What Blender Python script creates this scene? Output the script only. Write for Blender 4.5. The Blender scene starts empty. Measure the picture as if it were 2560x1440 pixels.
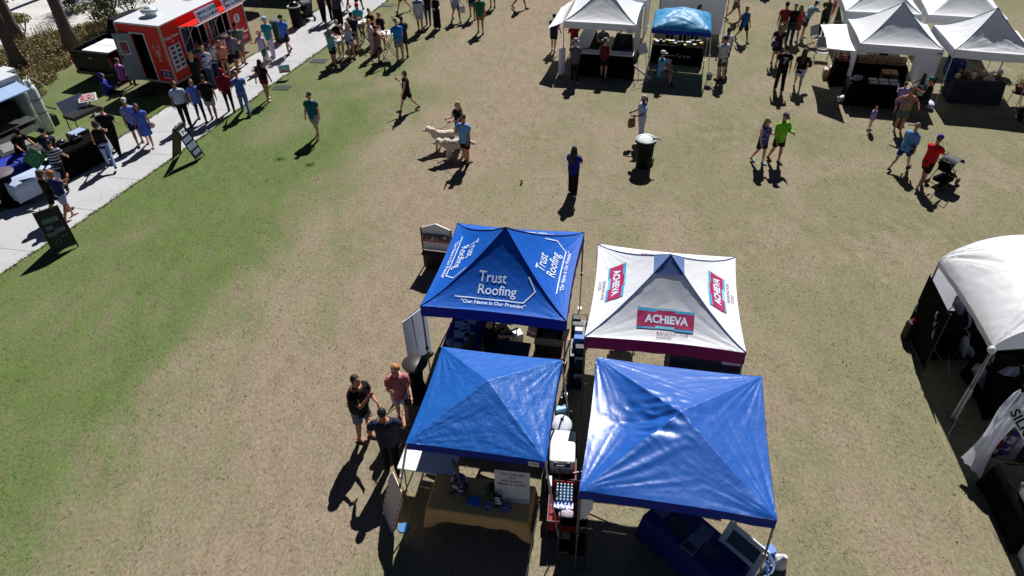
import bpy, bmesh, math, random
from mathutils import Vector, Matrix, noise
random.seed(7)
S = bpy.context.scene
R = math.radians
# ------------------------------------------------------------------ camera
FOC, PIT, ROLL, H = 1738.24, 0.68159, -0.029988, 11.5815
cd = bpy.data.cameras.new("camera"); cam = bpy.data.objects.new("camera", cd)
S.collection.objects.link(cam); S.camera = cam
cd.sensor_width = 36; cd.lens = FOC / 2560 * 36; cd.clip_end = 800; cd.clip_start = .1
cam.matrix_world = (Matrix.Translation((0, 0, H)) @ Matrix.Rotation(R(90) - PIT, 4, 'X')
                    @ Matrix.Rotation(ROLL, 4, 'Z'))
# ------------------------------------------------------------------ light
SUN_EL = 47.5; SUN_DIR = (0.284, 0.959)            # horizontal direction towards the sun
w = bpy.data.worlds.new("World"); S.world = w; w.use_nodes = True
nt = w.node_tree; bg = nt.nodes["Background"]; sky = nt.nodes.new("ShaderNodeTexSky")
sky.sky_type = 'NISHITA'; sky.sun_disc = False
sky.sun_elevation = R(SUN_EL); sky.sun_rotation = math.atan2(SUN_DIR[0], SUN_DIR[1])
nt.links.new(sky.outputs[0], bg.inputs[0]); bg.inputs[1].default_value = 0.05
sky.air_density = .22; sky.dust_density = .1; sky.ozone_density = 3.0; sky.altitude = 0
sl = bpy.data.lights.new("sun", 'SUN'); sl.energy = 5.0; sl.angle = R(.5); sl.color = (1, .975, .94)
so = bpy.data.objects.new("sun", sl); S.collection.objects.link(so)
ce = math.cos(R(SUN_EL))
so.rotation_euler = Vector((SUN_DIR[0]*ce, SUN_DIR[1]*ce, math.sin(R(SUN_EL)))).to_track_quat('Z', 'Y').to_euler()
S.view_settings.view_transform = 'Standard'; S.view_settings.look = 'None'
S.view_settings.exposure = 0.32; S.view_settings.gamma = 1


def at(px, py, z=0.0):
    """world point at height z for a point measured in the 2560x1440 survey photo"""
    X, Y = px-1280, py-720
    cr, sr = math.cos(ROLL), math.sin(ROLL)
    a = X*cr+Y*sr; u = -(-X*sr+Y*cr)
    c, s = math.cos(PIT), math.sin(PIT)
    d = Vector((a, FOC*c+u*s, -FOC*s+u*c)); t = (z-H)/d.z
    return Vector((d.x*t, d.y*t, z))


# ------------------------------------------------------------------ materials
def lin(c):
    return tuple(((x/255)/12.92 if x/255 <= .04045 else ((x/255+.055)/1.055)**2.4) for x in c)


MC = {}


def M(key, col=None, rough=.7, var=.12, scale=6., bump=0., bscale=30., metal=0., spec=.5, trans=0., pat=None, coat=0., crump=0):
    """procedural material; col is sRGB 0-255; pat=(kind, col2, scale, threshold)"""
    if key in MC: return MC[key]
    m = bpy.data.materials.new(key.replace(' ', '_')); MC[key] = m; m.use_nodes = True
    n = m.node_tree.nodes; L = m.node_tree.links; b = n["Principled BSDF"]; out = n["Material Output"]
    tc = n.new("ShaderNodeTexCoord")
    no = n.new("ShaderNodeTexNoise"); no.inputs["Scale"].default_value = scale; no.inputs["Detail"].default_value = 6
    L.new(tc.outputs["Object"], no.inputs["Vector"])
    c = lin(col)
    mx = n.new("ShaderNodeMix"); mx.data_type = 'RGBA'
    mx.inputs[6].default_value = (*[x*(1-var) for x in c], 1); mx.inputs[7].default_value = (*[min(1, x*(1+var)) for x in c], 1)
    L.new(no.outputs[0], mx.inputs[0]); o = mx.outputs[2]
    if pat:
        kind, c2, sc, th = pat
        if kind == 'stripe':
            t = n.new("ShaderNodeTexWave"); t.bands_direction = 'Z'; t.inputs["Scale"].default_value = sc
        elif kind == 'stripex':
            t = n.new("ShaderNodeTexWave"); t.bands_direction = 'X'; t.inputs["Scale"].default_value = sc
        elif kind == 'check':
            t = n.new("ShaderNodeTexChecker"); t.inputs["Scale"].default_value = sc
        else:
            t = n.new("ShaderNodeTexNoise"); t.inputs["Scale"].default_value = sc; t.inputs["Detail"].default_value = 2
        L.new(tc.outputs["Object"], t.inputs["Vector"])
        r = n.new("ShaderNodeValToRGB"); r.color_ramp.elements[0].position = th; r.color_ramp.elements[1].position = min(1, th+.03)
        L.new(t.outputs[1 if kind in ('check',) else 0], r.inputs[0])
        m2 = n.new("ShaderNodeMix"); m2.data_type = 'RGBA'; m2.inputs[7].default_value = (*lin(c2), 1)
        L.new(r.outputs[0], m2.inputs[0]); L.new(o, m2.inputs[6]); o = m2.outputs[2]
    L.new(o, b.inputs["Base Color"])
    b.inputs["Roughness"].default_value = rough; b.inputs["Metallic"].default_value = metal
    b.inputs["Specular IOR Level"].default_value = spec; b.inputs["Coat Weight"].default_value = coat
    if bump:
        bn = n.new("ShaderNodeTexNoise"); bn.inputs["Scale"].default_value = bscale; bn.inputs["Detail"].default_value = 5
        L.new(tc.outputs["Object"], bn.inputs["Vector"])
        if crump:
            wp_ = n.new("ShaderNodeTexNoise"); wp_.inputs["Scale"].default_value = 1.7; wp_.inputs["Detail"].default_value = 3; L.new(tc.outputs["Object"], wp_.inputs["Vector"])
            ad = n.new("ShaderNodeVectorMath"); ad.operation = 'MULTIPLY_ADD'; L.new(wp_.outputs[1], ad.inputs[0]); ad.inputs[1].default_value = (.5, .5, .5); L.new(tc.outputs["Object"], ad.inputs[2])
            bn = n.new("ShaderNodeTexVoronoi"); bn.inputs["Scale"].default_value = crump; bn.inputs["Detail"].default_value = 2; L.new(ad.outputs[0], bn.inputs["Vector"])
        bp = n.new("ShaderNodeBump"); bp.inputs["Strength"].default_value = bump; bp.inputs["Distance"].default_value = .02
        L.new(bn.outputs[0], bp.inputs["Height"]); L.new(bp.outputs[0], b.inputs["Normal"])
    if trans:
        tr = n.new("ShaderNodeBsdfTranslucent"); L.new(o, tr.inputs[0])
        ms = n.new("ShaderNodeMixShader"); ms.inputs[0].default_value = trans
        L.new(b.outputs[0], ms.inputs[1]); L.new(tr.outputs[0], ms.inputs[2]); L.new(ms.outputs[0], out.inputs[0])
    return m


def cloth(col, rough=.85, pat=None):
    return M('cloth_%d_%d_%d%s' % (*col, '_'+pat[0] if pat else ''), col, rough, .15, 9, .5, 14, spec=.25, pat=pat)


BLACK = M('black_plastic', (16, 17, 19), .5, .2)
DARK = M('black_cloth', (9, 9, 11), 1.0, .2, bump=.4, bscale=10, spec=.1)
WHITE = M('white_plastic', (222, 224, 226), .4, .04)
PAPER = M('white_paper', (215, 218, 222), .7, .04)
GREY = M('grey_metal', (120, 118, 118), .45, .1, metal=.5)
WMET = M('white_painted_metal', (200, 200, 200), .4, .05)
WOOD = M('wood', (150, 112, 74), .7, .25, 12)
CARD = M('cardboard', (186, 150, 118), .8, .08)
CHROME = M('steel', (170, 172, 176), .3, .05, metal=.9)
RED = M('red_plastic', (190, 22, 34), .4, .1)
BLUEC = M('blue_tablecloth', (10, 22, 110), .75, .12, bump=.3, bscale=8)


# ------------------------------------------------------------------ mesh builder
class MB:
    def __init__(s): s.v = []; s.f = []; s.m = []; s.T = Matrix()

    def add(s, pts, faces, mi=0):
        o = len(s.v); s.v += [s.T @ Vector(p) for p in pts]
        for f in faces: s.f.append([o+i for i in f]); s.m.append(mi)

    def box(s, c, d, mi=0, rz=0., R_=None):
        x, y, z = [q/2 for q in d]
        P = [Vector((i*x, j*y, k*z)) for k in (-1, 1) for j in (-1, 1) for i in (-1, 1)]
        m = R_ if R_ is not None else Matrix.Rotation(rz, 3, 'Z')
        P = [m @ p + Vector(c) for p in P]
        s.add(P, [(0, 2, 3, 1), (4, 5, 7, 6), (0, 1, 5, 4), (2, 6, 7, 3), (0, 4, 6, 2), (1, 3, 7, 5)], mi)

    def rbox(s, c, d, r=.03, mi=0, rz=0.):
        """box with rounded vertical corners and chamfered top"""
        x, y, z = [q/2 for q in d]; pts = []
        rings = []
        for zz, k in ((-z, .6), (-z+r*.5, 0), (z-r*.6, 0), (z-r*.15, .45), (z, 1.1)):
            ring = []
            for (sx, sy, a0) in ((1, 1, 0), (-1, 1, 90), (-1, -1, 180), (1, -1, 270)):
                for a in (0, 30, 60, 90):
                    t = R(a0+a)
                    ring.append(Vector((sx*(x-r)+math.cos(t)*r*(1-k*.5)-sx*k*r*.5*0, sy*(y-r)+math.sin(t)*r*(1-k*.5), zz)))
            rings.append(ring)
        m = Matrix.Rotation(rz, 3, 'Z')
        s.loft([[m @ p + Vector(c) for p in r_] for r_ in rings], mi)

    def loft(s, rings, mi=0, cap=True, closed=True):
        n = len(rings[0]); P = [p for r in rings for p in r]; F = []
        for i in range(len(rings)-1):
            for j in range(n if closed else n-1):
                a, b = i*n+j, i*n+(j+1) % n
                F.append((a, b, b+n, a+n))
        if cap: F.append(tuple(range(n-1, -1, -1))); F.append(tuple(range((len(rings)-1)*n, len(rings)*n)))
        s.add(P, F, mi)

    def tube(s, pts, rad, n=8, mi=0, ref=(1, 0, 0), flat=1.):
        pts = [Vector(p) for p in pts]; k = len(pts)
        if not hasattr(rad, '__len__'): rad = [rad]*k
        rings = []
        for i, p in enumerate(pts):
            d = (pts[min(i+1, k-1)]-pts[max(i-1, 0)]).normalized()
            rf = Vector(ref)
            if abs(d.dot(rf)) > .95: rf = Vector((0, 1, 0)) if abs(d.y) < .9 else Vector((0, 0, 1))
            ax = (rf-d*rf.dot(d)).normalized(); ay = d.cross(ax)
            r = rad[i]; ra, rb = r if hasattr(r, '__len__') else (r, r*flat)
            rings.append([p+ax*math.cos(2*math.pi*j/n)*ra+ay*math.sin(2*math.pi*j/n)*rb for j in range(n)])
        s.loft(rings, mi)

    def ell(s, c, r, n=10, mi=0, m=None, k=6):
        rings = []; c = Vector(c)
        for i in range(k+1):
            t = math.pi*(i+.35 if i == 0 else i-.35 if i == k else i)/k
            ring = []
            for j in range(n):
                a = 2*math.pi*j/n
                p = Vector((math.sin(t)*math.cos(a)*r[0], math.sin(t)*math.sin(a)*r[1], -math.cos(t)*r[2]))
                ring.append((m @ p if m else p)+c)
            rings.append(ring)
        s.loft(rings, mi)

    def lathe(s, prof, c=(0, 0, 0), n=24, mi=0, cap=False):
        s.loft([[Vector(c)+Vector((r*math.cos(2*math.pi*j/n), r*math.sin(2*math.pi*j/n), z)) for j in range(n)] for r, z in prof], mi, cap)

    def prism(s, pts, d, mi=0):
        """closed polygon pts (3D), extruded by vector d"""
        pts = [Vector(p) for p in pts]; d = Vector(d); n = len(pts)
        s.add(pts+[p+d for p in pts], [tuple(range(n-1, -1, -1)), tuple(range(n, 2*n))] +
              [(i, (i+1) % n, (i+1) % n+n, i+n) for i in range(n)], mi)

    def build(s, name, mats, parent=None, smooth=False, label=None, fix=True):
        me = bpy.data.meshes.new(name); me.from_pydata([tuple(p) for p in s.v], [], s.f)
        if not isinstance(mats, (list, tuple)): mats = [mats]
        for m in mats: me.materials.append(m)
        me.polygons.foreach_set('material_index', s.m)
        if fix:
            b = bmesh.new(); b.from_mesh(me); bmesh.ops.recalc_face_normals(b, faces=b.faces); b.to_mesh(me); b.free()
        if smooth: me.polygons.foreach_set('use_smooth', [True]*len(me.polygons))
        me.update()
        o = bpy.data.objects.new(name, me); S.collection.objects.link(o)
        if parent: o.parent = parent
        if label: o['label'] = label
        return o


def tag(o, label=None, cat=None, group=None, kind=None):
    for k, v in (('label', label), ('category', cat), ('group', group), ('kind', kind)):
        if v: o[k] = v
    return o


def empty(name, loc, rz, label, cat, group=None):
    o = bpy.data.objects.new(name, None); S.collection.objects.link(o); o.empty_display_size = .2
    o.location = loc; o.rotation_euler = (0, 0, rz)
    return tag(o, label, cat, group)


def dup(root, loc, rz, label=None, group=None):
    r = root.copy(); S.collection.objects.link(r); r.location = loc; r.rotation_euler = (0, 0, rz)
    if label: r['label'] = label
    if group: r['group'] = group
    for ch in list(root.children):
        c = ch.copy(); S.collection.objects.link(c); c.parent = r
        for g in ch.children:
            d = g.copy(); S.collection.objects.link(d); d.parent = c
    return r


TXT = {}


def text2d(body, size, bold=0., align='CENTER', shear=0., maxe=.05):
    key = (body, size, bold, align, shear)
    if key in TXT: return TXT[key]
    cu = bpy.data.curves.new('t', 'FONT'); cu.body = body; cu.size = size; cu.align_x = align
    cu.offset = bold; cu.shear = shear; cu.resolution_u = 3; cu.space_line = .85
    o = bpy.data.objects.new('t', cu); S.collection.objects.link(o)
    me = bpy.data.meshes.new_from_object(o.evaluated_get(bpy.context.evaluated_depsgraph_get()))
    b = bmesh.new(); b.from_mesh(me); bmesh.ops.triangulate(b, faces=b.faces)
    for _ in range(2):
        es = [e for e in b.edges if e.calc_length() > maxe*3]
        if es: bmesh.ops.subdivide_edges(b, edges=es, cuts=1); bmesh.ops.triangulate(b, faces=b.faces)
    b.verts.ensure_lookup_table()
    r = ([(v.co.x, v.co.y) for v in b.verts], [[v.index for v in f.verts] for f in b.faces])
    b.free(); bpy.data.objects.remove(o); bpy.data.curves.remove(cu); bpy.data.meshes.remove(me)
    TXT[key] = r
    return r


def text_on(mb, fn, body, size, x, y, mi=0, **k):
    vs, fs = text2d(body, size, **k)
    mb.add([fn(a+x, b+y) for a, b in vs], fs, mi)


def poly_on(mb, fn, pts, mi=0, sub=6):
    """quad (4 2D points) laid on a surface"""
    a, b, c, d = [Vector((*p, 0)) for p in pts]; P = []
    for i in range(sub+1):
        for j in range(sub+1):
            u, v = j/sub, i/sub
            p = (a*(1-u)+b*u)*(1-v)+(d*(1-u)+c*u)*v; P.append(fn(p.x, p.y))
    n = sub+1
    mb.add(P, [(i*n+j, i*n+j+1, (i+1)*n+j+1, (i+1)*n+j) for i in range(sub) for j in range(sub)], mi)


def stroke_on(mb, fn, pts, wd, mi=0):
    for (x0, y0), (x1, y1) in zip(pts, pts[1:]):
        d = Vector((x1-x0, y1-y0)); L_ = d.length; d /= L_; n = Vector((-d.y, d.x))*wd/2; e = d*wd*.5
        poly_on(mb, fn, [(x0-e.x-n.x, y0-e.y-n.y), (x1+e.x-n.x, y1+e.y-n.y), (x1+e.x+n.x, y1+e.y+n.y), (x0-e.x+n.x, y0-e.y+n.y)], mi, max(1, int(L_/.08)))


# ------------------------------------------------------------------ ground
def ground_material():
    m = bpy.data.materials.new('turf'); m.use_nodes = True; n = m.node_tree.nodes; L = m.node_tree.links
    b = n["Principled BSDF"]; b.inputs["Roughness"].default_value = .95; b.inputs["Specular IOR Level"].default_value = .1
    tc = n.new("ShaderNodeTexCoord"); sep = n.new("ShaderNodeSeparateXYZ"); L.new(tc.outputs["Object"], sep.inputs[0])

    def noi(sc, det=4, rough=.55, stretch=None, dist=0):
        t = n.new("ShaderNodeTexNoise"); t.inputs["Scale"].default_value = sc; t.inputs["Detail"].default_value = det
        t.inputs["Roughness"].default_value = rough; t.inputs["Distortion"].default_value = dist
        if stretch:
            mp = n.new("ShaderNodeMapping"); mp.inputs["Scale"].default_value = stretch[0]; mp.inputs["Rotation"].default_value = (0, 0, stretch[1])
            L.new(tc.outputs["Object"], mp.inputs[0]); L.new(mp.outputs[0], t.inputs[0])
        else: L.new(tc.outputs["Object"], t.inputs[0])
        return t.outputs[0]

    def math_(op, a, b_=None, c=None, clamp=False):
        q = n.new("ShaderNodeMath"); q.operation = op; q.use_clamp = clamp
        for i, v in enumerate((a, b_, c)):
            if v is None: continue
            if isinstance(v, (int, float)): q.inputs[i].default_value = v
            else: L.new(v, q.inputs[i])
        return q.outputs[0]

    def ramp(v, lo, hi):
        q = n.new("ShaderNodeMapRange"); q.interpolation_type = 'SMOOTHSTEP'; L.new(v, q.inputs[0])
        q.inputs[1].default_value = lo; q.inputs[2].default_value = hi; return q.outputs[0]

    def mix(f, a, c):
        q = n.new("ShaderNodeMix"); q.data_type = 'RGBA'; L.new(f, q.inputs[0])
        for i, v in ((6, a), (7, c)):
            if isinstance(v, tuple): q.inputs[i].default_value = (*v, 1)
            else: L.new(v, q.inputs[i])
        return q.outputs[2]
    big = noi(.16, 5, .6, dist=.6); mid = noi(.55, 6, .62, ((1, .55, 1), R(28)), .4); sm = noi(3.2, 6, .65, ((1, .5, 1), R(35)))
    fine = noi(17, 5, .75, ((1, .6, 1), R(20))); grit = noi(60, 3, .75)
    # left of x=-3 the turf is still green, the worn middle is straw
    xb = math_('SUBTRACT', sep.outputs[0], math_('MULTIPLY_ADD', sep.outputs[1], .20, -8.2))   # metres right of the worn strip's edge
    gx = math_('MINIMUM', math_('MULTIPLY', xb, -.20), .62)
    gx = math_('MAXIMUM', gx, -.55)
    gx = math_('SUBTRACT', gx, math_('MULTIPLY', ramp(sep.outputs[1], 26, 34), .35))
    gm = math_('ADD', gx, math_('MULTIPLY', math_('SUBTRACT', big, .5), 1.3))
    gm = math_('ADD', gm, math_('MULTIPLY', math_('SUBTRACT', mid, .5), .8))
    gm = math_('ADD', gm, math_('MULTIPLY', math_('SUBTRACT', sm, .5), .7))
    green = ramp(gm, .0, .75)
    olive = ramp(math_('ADD', math_('ADD', math_('MULTIPLY', mid, .6), math_('MULTIPLY', sm, .45)), math_('MULTIPLY', ramp(sep.outputs[0], 2, 9), .07)), .42, .66)
    strip = math_('SUBTRACT', 1.0, math_('MULTIPLY', math_('ABSOLUTE', math_('SUBTRACT', xb, 2.2)), .42), clamp=True)
    dirt = ramp(math_('ADD', math_('ADD', noi(.3, 5, .6, dist=.5), math_('MULTIPLY', strip, .20)), math_('MULTIPLY', math_('SUBTRACT', sm, .5), .4)), .47, .68)
    straw = mix(olive, (.268, .216, .155), (.186, .182, .104))
    straw = mix(math_('MULTIPLY', dirt, .75), straw, (.258, .204, .148))
    col = mix(math_('MULTIPLY', green, .95), straw, (.104, .148, .046))
    f = math_('ADD', math_('MULTIPLY', fine, .95), math_('MULTIPLY', grit, .6))
    f = math_('ADD', f, math_('MULTIPLY', sm, .45))
    f = math_('ADD', math_('MULTIPLY', math_('SUBTRACT', f, 1.0), 2.0), 1.0)
    mul = n.new("ShaderNodeVectorMath"); mul.operation = 'SCALE'; L.new(col, mul.inputs[0]); L.new(f, mul.inputs[3])
    L.new(mul.outputs[0], b.inputs["Base Color"])
    bp = n.new("ShaderNodeBump"); bp.inputs["Strength"].default_value = .45; bp.inputs["Distance"].default_value = .035
    L.new(math_('ADD', fine, math_('MULTIPLY', sm, 1.2)), bp.inputs["Height"]); L.new(bp.outputs[0], b.inputs["Normal"])
    return m


g = MB(); g.add([(-250, -200, 0), (250, -200, 0), (250, 400, 0), (-250, 400, 0)], [(0, 1, 2, 3)])
tag(g.build('ground', ground_material(), fix=False), kind='structure')

# short dry tufts and clover-sized clumps standing in the turf
rn = random.Random(5); m = MB(); cnt = 0
while cnt < 17000:
    y = 5.5+35*rn.random()**1.25; x = (rn.random()-.5)*(19+y*.78); edge_ = -15.6+(y-11)*.19+.8 if y > 11 else -30
    if x < -14.6+(y-15.57)*.236 and y > 12: cnt += 1; continue
    if noise.noise((x*.8, y*.8, 3))+.35*noise.noise((x*3, y*3, 1)) < -.12+.5*rn.random()-.25: cnt += 1; continue
    cnt += 1; mi = (0 if noise.noise((x*.4, y*.4, 8))+(.5 if x < -6 else -.25) > 0 else 1) if rn.random() < .93 else 2
    for q in range(4):
        a = rn.random()*6.28; c = Vector((x+rn.gauss(0, .035), y+rn.gauss(0, .035), 0)); d = Vector((math.cos(a), math.sin(a), 0))*(.006+.006*rn.random()); t_ = Vector((rn.gauss(0, .02), rn.gauss(0, .02), .012+.022*rn.random())); m.add([c-d, c+d, c+t_], [(0, 1, 2)], mi)
RE = [(-15.6, 11.0), (-14.26, 15.57), (-13.21, 18.13), (-12.47, 20.23), (-11.82, 22.1), (-11.18, 24.07), (-10.57, 26.12), (-9.76, 28.63), (-8.69, 31.78), (-6.31, 39.6)]
LE = [(-17.2, 16.2), (-16.0, 18.8), (-15.3, 20.9), (-14.75, 22.6), (-14.2, 24.3), (-13.5, 26.6), (-12.6, 29.1), (-11.5, 32.2), (-9.5, 39.6)]
for E_, sg_ in ((RE, 1), (LE, -1)):
    for (xa, ya), (xb_, yb_) in zip(E_, E_[1:]):
        n_ = int(math.hypot(xb_-xa, yb_-ya)*55)
        for _ in range(n_):
            t = rn.random(); x, y = xa+(xb_-xa)*t, ya+(yb_-ya)*t; x += sg_*(.05-.13*rn.random()*abs(noise.noise((x*1.5, y*1.5, 0)))*2)
            for q in range(3):
                a = rn.random()*6.28; c = Vector((x+rn.gauss(0, .03), y+rn.gauss(0, .03), .0)); d = Vector((math.cos(a), math.sin(a), 0))*.012; m.add([c-d, c+d, c+Vector((rn.gauss(0, .03), rn.gauss(0, .03), .03+.03*rn.random()))], [(0, 1, 2)], 0 if rn.random() < .6 else 1)
tag(m.build('grass', [M('blade_green', (96, 128, 58), .9, .3, 2, spec=.1), M('blade_straw', (172, 160, 120), .9, .3, 2, spec=.1), M('blade_brown', (130, 110, 86), .9, .3, 2, spec=.1)], fix=False), 'short tufts of green and straw grass all over the lawn', 'grass', kind='stuff')

CONC = M('concrete', (180, 180, 182), .9, .17, .9, .35, 40, spec=.2)
JOINT = M('concrete_joint', (150, 148, 146), .9)
Rp = [(-15.6, 11.0), (-14.26, 15.57), (-13.21, 18.13), (-12.47, 20.23), (-11.82, 22.1), (-11.18, 24.07), (-10.57, 26.12), (-9.76, 28.63), (-8.69, 31.78), (-6.31, 39.6), (-3, 50)]
Lp = [(-19.5, 12.0), (-17.2, 16.2), (-16.0, 18.8), (-15.3, 20.9), (-14.75, 22.6), (-14.2, 24.3), (-13.5, 26.6), (-12.6, 29.1), (-11.5, 32.2), (-9.5, 39.6), (-6.4, 50)]
p = MB()
p.add([(x, y, .004) for x, y in Rp]+[(x, y, .004) for x, y in Lp], [(i+1, i, i+len(Rp), i+1+len(Rp)) for i in range(len(Rp)-1)])
# control joints, one every three metres across the strip


def lerp(P, t):
    i = min(int(t), len(P)-2); f = t-i
    return Vector(P[i]).lerp(Vector(P[i+1]), f)


for k in range(10):
    t = .5+k*.9; a, b_ = lerp(Rp, t), lerp(Lp, t); d = (b_-a).normalized(); nn = Vector((-d.y, d.x))*.011
    p.add([(a.x-nn.x, a.y-nn.y, .008), (b_.x-nn.x, b_.y-nn.y, .008), (b_.x+nn.x, b_.y+nn.y, .008), (a.x+nn.x, a.y+nn.y, .008)], [(0, 1, 2, 3)], 1)
tag(p.build('path', [CONC, JOINT], fix=False), kind='structure')

# pale sand behind the scrub
SAND = M('pale_sand', (196, 194, 192), .95, .3, .8, .5, 6)
sb = MB(); pts = []
edge = [(-60, 22), (-34, 27), (-25.2, 33.2), (-24.3, 34.8), (-23.2, 35.6), (-22.2, 36.6), (-21.2, 37.6), (-20.3, 39), (-18.6, 41.5), (-16, 46), (-14, 60), (-60, 60)]
rr = []
for i in range(len(edge)):
    a, b_ = Vector(edge[i]), Vector(edge[(i+1) % len(edge)])
    for k in range(6):
        q = a.lerp(b_, k/6); q += Vector((noise.noise((q.x, q.y, 0)), noise.noise((q.x, q.y, 9))))*.5; rr.append((q.x, q.y, .005))
sb.add(rr, [tuple(range(len(rr)))]); tag(sb.build('sand', SAND, fix=False), kind='structure')

# ------------------------------------------------------------------ canopies
def square_from(FL, FR, depth=None):
    """square plan from its two front corners"""
    a, b = Vector(FL[:2]), Vector(FR[:2]); d = b-a; L_ = depth or d.length; n = Vector((-d.y, d.x)).normalized()*L_
    return [a, b, b+n, a+n]


class Canopy:
    def __init__(s, C, ze, zp, p=1.3, bow=.03, sag=.03, wr=.012, seed=1, vault=False, fine=1., extra=None):
        s.extra = extra
        s.C = [Vector((c[0], c[1], 0)) for c in C]; s.ze, s.zp, s.p, s.bow, s.sag, s.wr, s.seed, s.vault, s.fine = ze, zp, p, bow, sag, wr, seed, vault, fine
        s.half = (s.C[1]-s.C[0]).length/2

    def pt(s, u, v, off=0.):
        r = max(abs(u), abs(v)); w_ = min(abs(u), abs(v))/max(r, 1e-6); k = 1-s.bow*(1-w_*w_)*r
        uu, vv = u*k, v*k; a, b, c, d = s.C
        q = (a*(1-uu)*(1-vv)+b*(1+uu)*(1-vv)+c*(1+uu)*(1+vv)+d*(1-uu)*(1+vv))/4
        if s.vault:
            z = s.ze+(s.zp-s.ze)*max(0, 1-abs(u)**2.2)**.8*(1-.10*abs(v)**3)
        else:
            z = s.ze+(s.zp-s.ze)*max(0, 1-r)**s.p-s.sag*(1-w_*w_)*math.sin(math.pi*(1-r))
        e = 0.; H_ = s.half
        for i, (cu, cv) in enumerate(((-1, -1), (1, -1), (1, 1), (-1, 1))):
            dx, dy = (u-cu)*H_, (v-cv)*H_; dd = math.hypot(dx, dy)
            if dd < 2.2:
                th = math.atan2(dy, dx)
                n1 = .5-2.2*abs(noise.noise((th*5.5+i*7, dd*.30, s.seed))); n2 = .4-2*abs(noise.noise((th*13+i*3, dd*.5, s.seed+5)))
                e += s.wr*math.exp(-dd/1.0)*min(1, dd/.12)*(n1*1.5+n2*.9)
        n3 = noise.noise((u*H_*2.2+s.seed, v*H_*3.5, 3)); n4 = noise.noise((u*H_*7, v*H_*7, s.seed)); n5 = abs(noise.noise((u*H_*4+9, v*H_*4, s.seed+.5)))
        e += s.wr*s.fine*(.45*n3+.22*n4-.5*n5)*min(1, (1-r)*6)
        if s.extra: e += s.extra(u, v)
        return Vector((q.x, q.y, z+e+off))

    def panel(s, k, off=.006):
        """side k (0 front, 1 right, 2 back, 3 left): metres along the eave, metres in from it"""
        h = s.half

        def fn(a, b):
            a, b = a/h, b/h
            u, v = ((a, -1+b), (1-b, a), (-a, 1-b), (-1+b, -a))[k]
            return s.pt(u, v, off)
        return fn

    def build(s, name, label, cat, mat, vmat, vh=.26, group=None, legs=True, legmat=GREY, splay=0., N=56, piping=None, walls=(), wallmat=None, sides=(0, 1, 2, 3), cap=None, legx=None):
        c = sum(s.C, Vector())/4; root = empty(name, c, 0, label, cat, group); s.root = root; inv = Matrix.Translation(-c)
        m = MB(); m.T = inv; P = []
        for j in range(N+1):
            for i in range(N+1): P.append(s.pt(-1+2*i/N, -1+2*j/N))
        F = []
        for j in range(N):
            for i in range(N):
                a, b, cc, d = j*(N+1)+i, j*(N+1)+i+1, (j+1)*(N+1)+i+1, (j+1)*(N+1)+i
                F += [(a, b, cc), (a, cc, d)] if (i-N/2+.5)*(j-N/2+.5) > 0 else [(a, b, d), (b, cc, d)]
        m.add(P, F); m.build('canopy_top', mat, root, True)
        # valance
        m = MB(); m.T = inv
        ring = []
        for k in range(4):
            if k not in sides: continue
            fn = s.panel(k, 0); n = 40; top = []; mid_ = []; low = []
            nrm = ((0, -1), (1, 0), (0, 1), (-1, 0))[k]
            for i in range(n+1):
                a = -s.half+2*s.half*i/n; q = fn(a, 0)
                wv = noise.noise((a*3, k*5, s.seed))*.02*math.sin(math.pi*i/n)
                o = Vector((nrm[0]*wv, nrm[1]*wv, 0))
                top.append(q+Vector((nrm[0]*.004, nrm[1]*.004, 0))); mid_.append(q+o+Vector((0, 0, -vh*.5))); low.append(q+o*2+Vector((nrm[0]*.012, nrm[1]*.012, -vh+noise.noise((a*2, k, s.seed))*.012)))
            m.loft([top, mid_, low], 0, False, False)
            if len(sides) < 4: m.build('valance', vmat, root, True); m = MB(); m.T = inv
        if len(sides) == 4: m.build('valance', vmat, root, True)
        if piping:
            m = MB(); m.T = inv
            for su, sv in ((-1, -1), (1, -1), (1, 1), (-1, 1)):
                m.tube([s.pt(su*t, sv*t, .006) for t in [i/24 for i in range(0, 25)]], .011, 5)
            m.build('seam', piping, root)  # navy piping on one tent; on white tents it paints the ridge-fold shade
        if cap:
            m = MB(); m.T = inv; P = []
            for j in range(17):
                for i in range(17): P.append(s.pt((-1+i/8)*.2, (-1+j/8)*.2, .012))
            m.add(P, [(j*17+i, j*17+i+1, (j+1)*17+i+1, (j+1)*17+i) for j in range(16) for i in range(16)]); m.build('peak_cap', cap, root, True)  # doubled peak patch; its blue-grey colour is painted shade
        if legs:
            for k, q in enumerate(s.C):
                t = q.lerp(c, .012); o = (q-c).normalized()*splay
                if legx and k in legx: f = Vector((*legx[k][:2], 0))
                else: f = t+o
                m = MB(); m.T = inv; top = Vector((t.x, t.y, s.ze-.02)); f.z = .01; mid_ = top.lerp(f, .52)
                m.tube([top, mid_], .021, 6); m.tube([mid_, f], .015, 6); m.box(tuple(mid_), (.06, .06, .07)); m.box(tuple(f+Vector((0, 0, .004))), (.11, .11, .012))
                m.build('leg', legmat, root)
            for k in range(4):
                m = MB(); m.T = inv
                a, b = s.C[k].lerp(c, .07), s.C[(k+1) % 4].lerp(c, .07)
                for t0, t1 in ((0, .5), (.5, 1)):
                    p0, p1 = a.lerp(b, t0), a.lerp(b, t1)
                    m.tube([p0+Vector((0, 0, s.ze-.05)), p1+Vector((0, 0, s.ze-vh-.02))], .010, 5); m.tube([p0+Vector((0, 0, s.ze-vh-.02)), p1+Vector((0, 0, s.ze-.05))], .010, 5)
                m.build('truss', BLACK, root)
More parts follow.
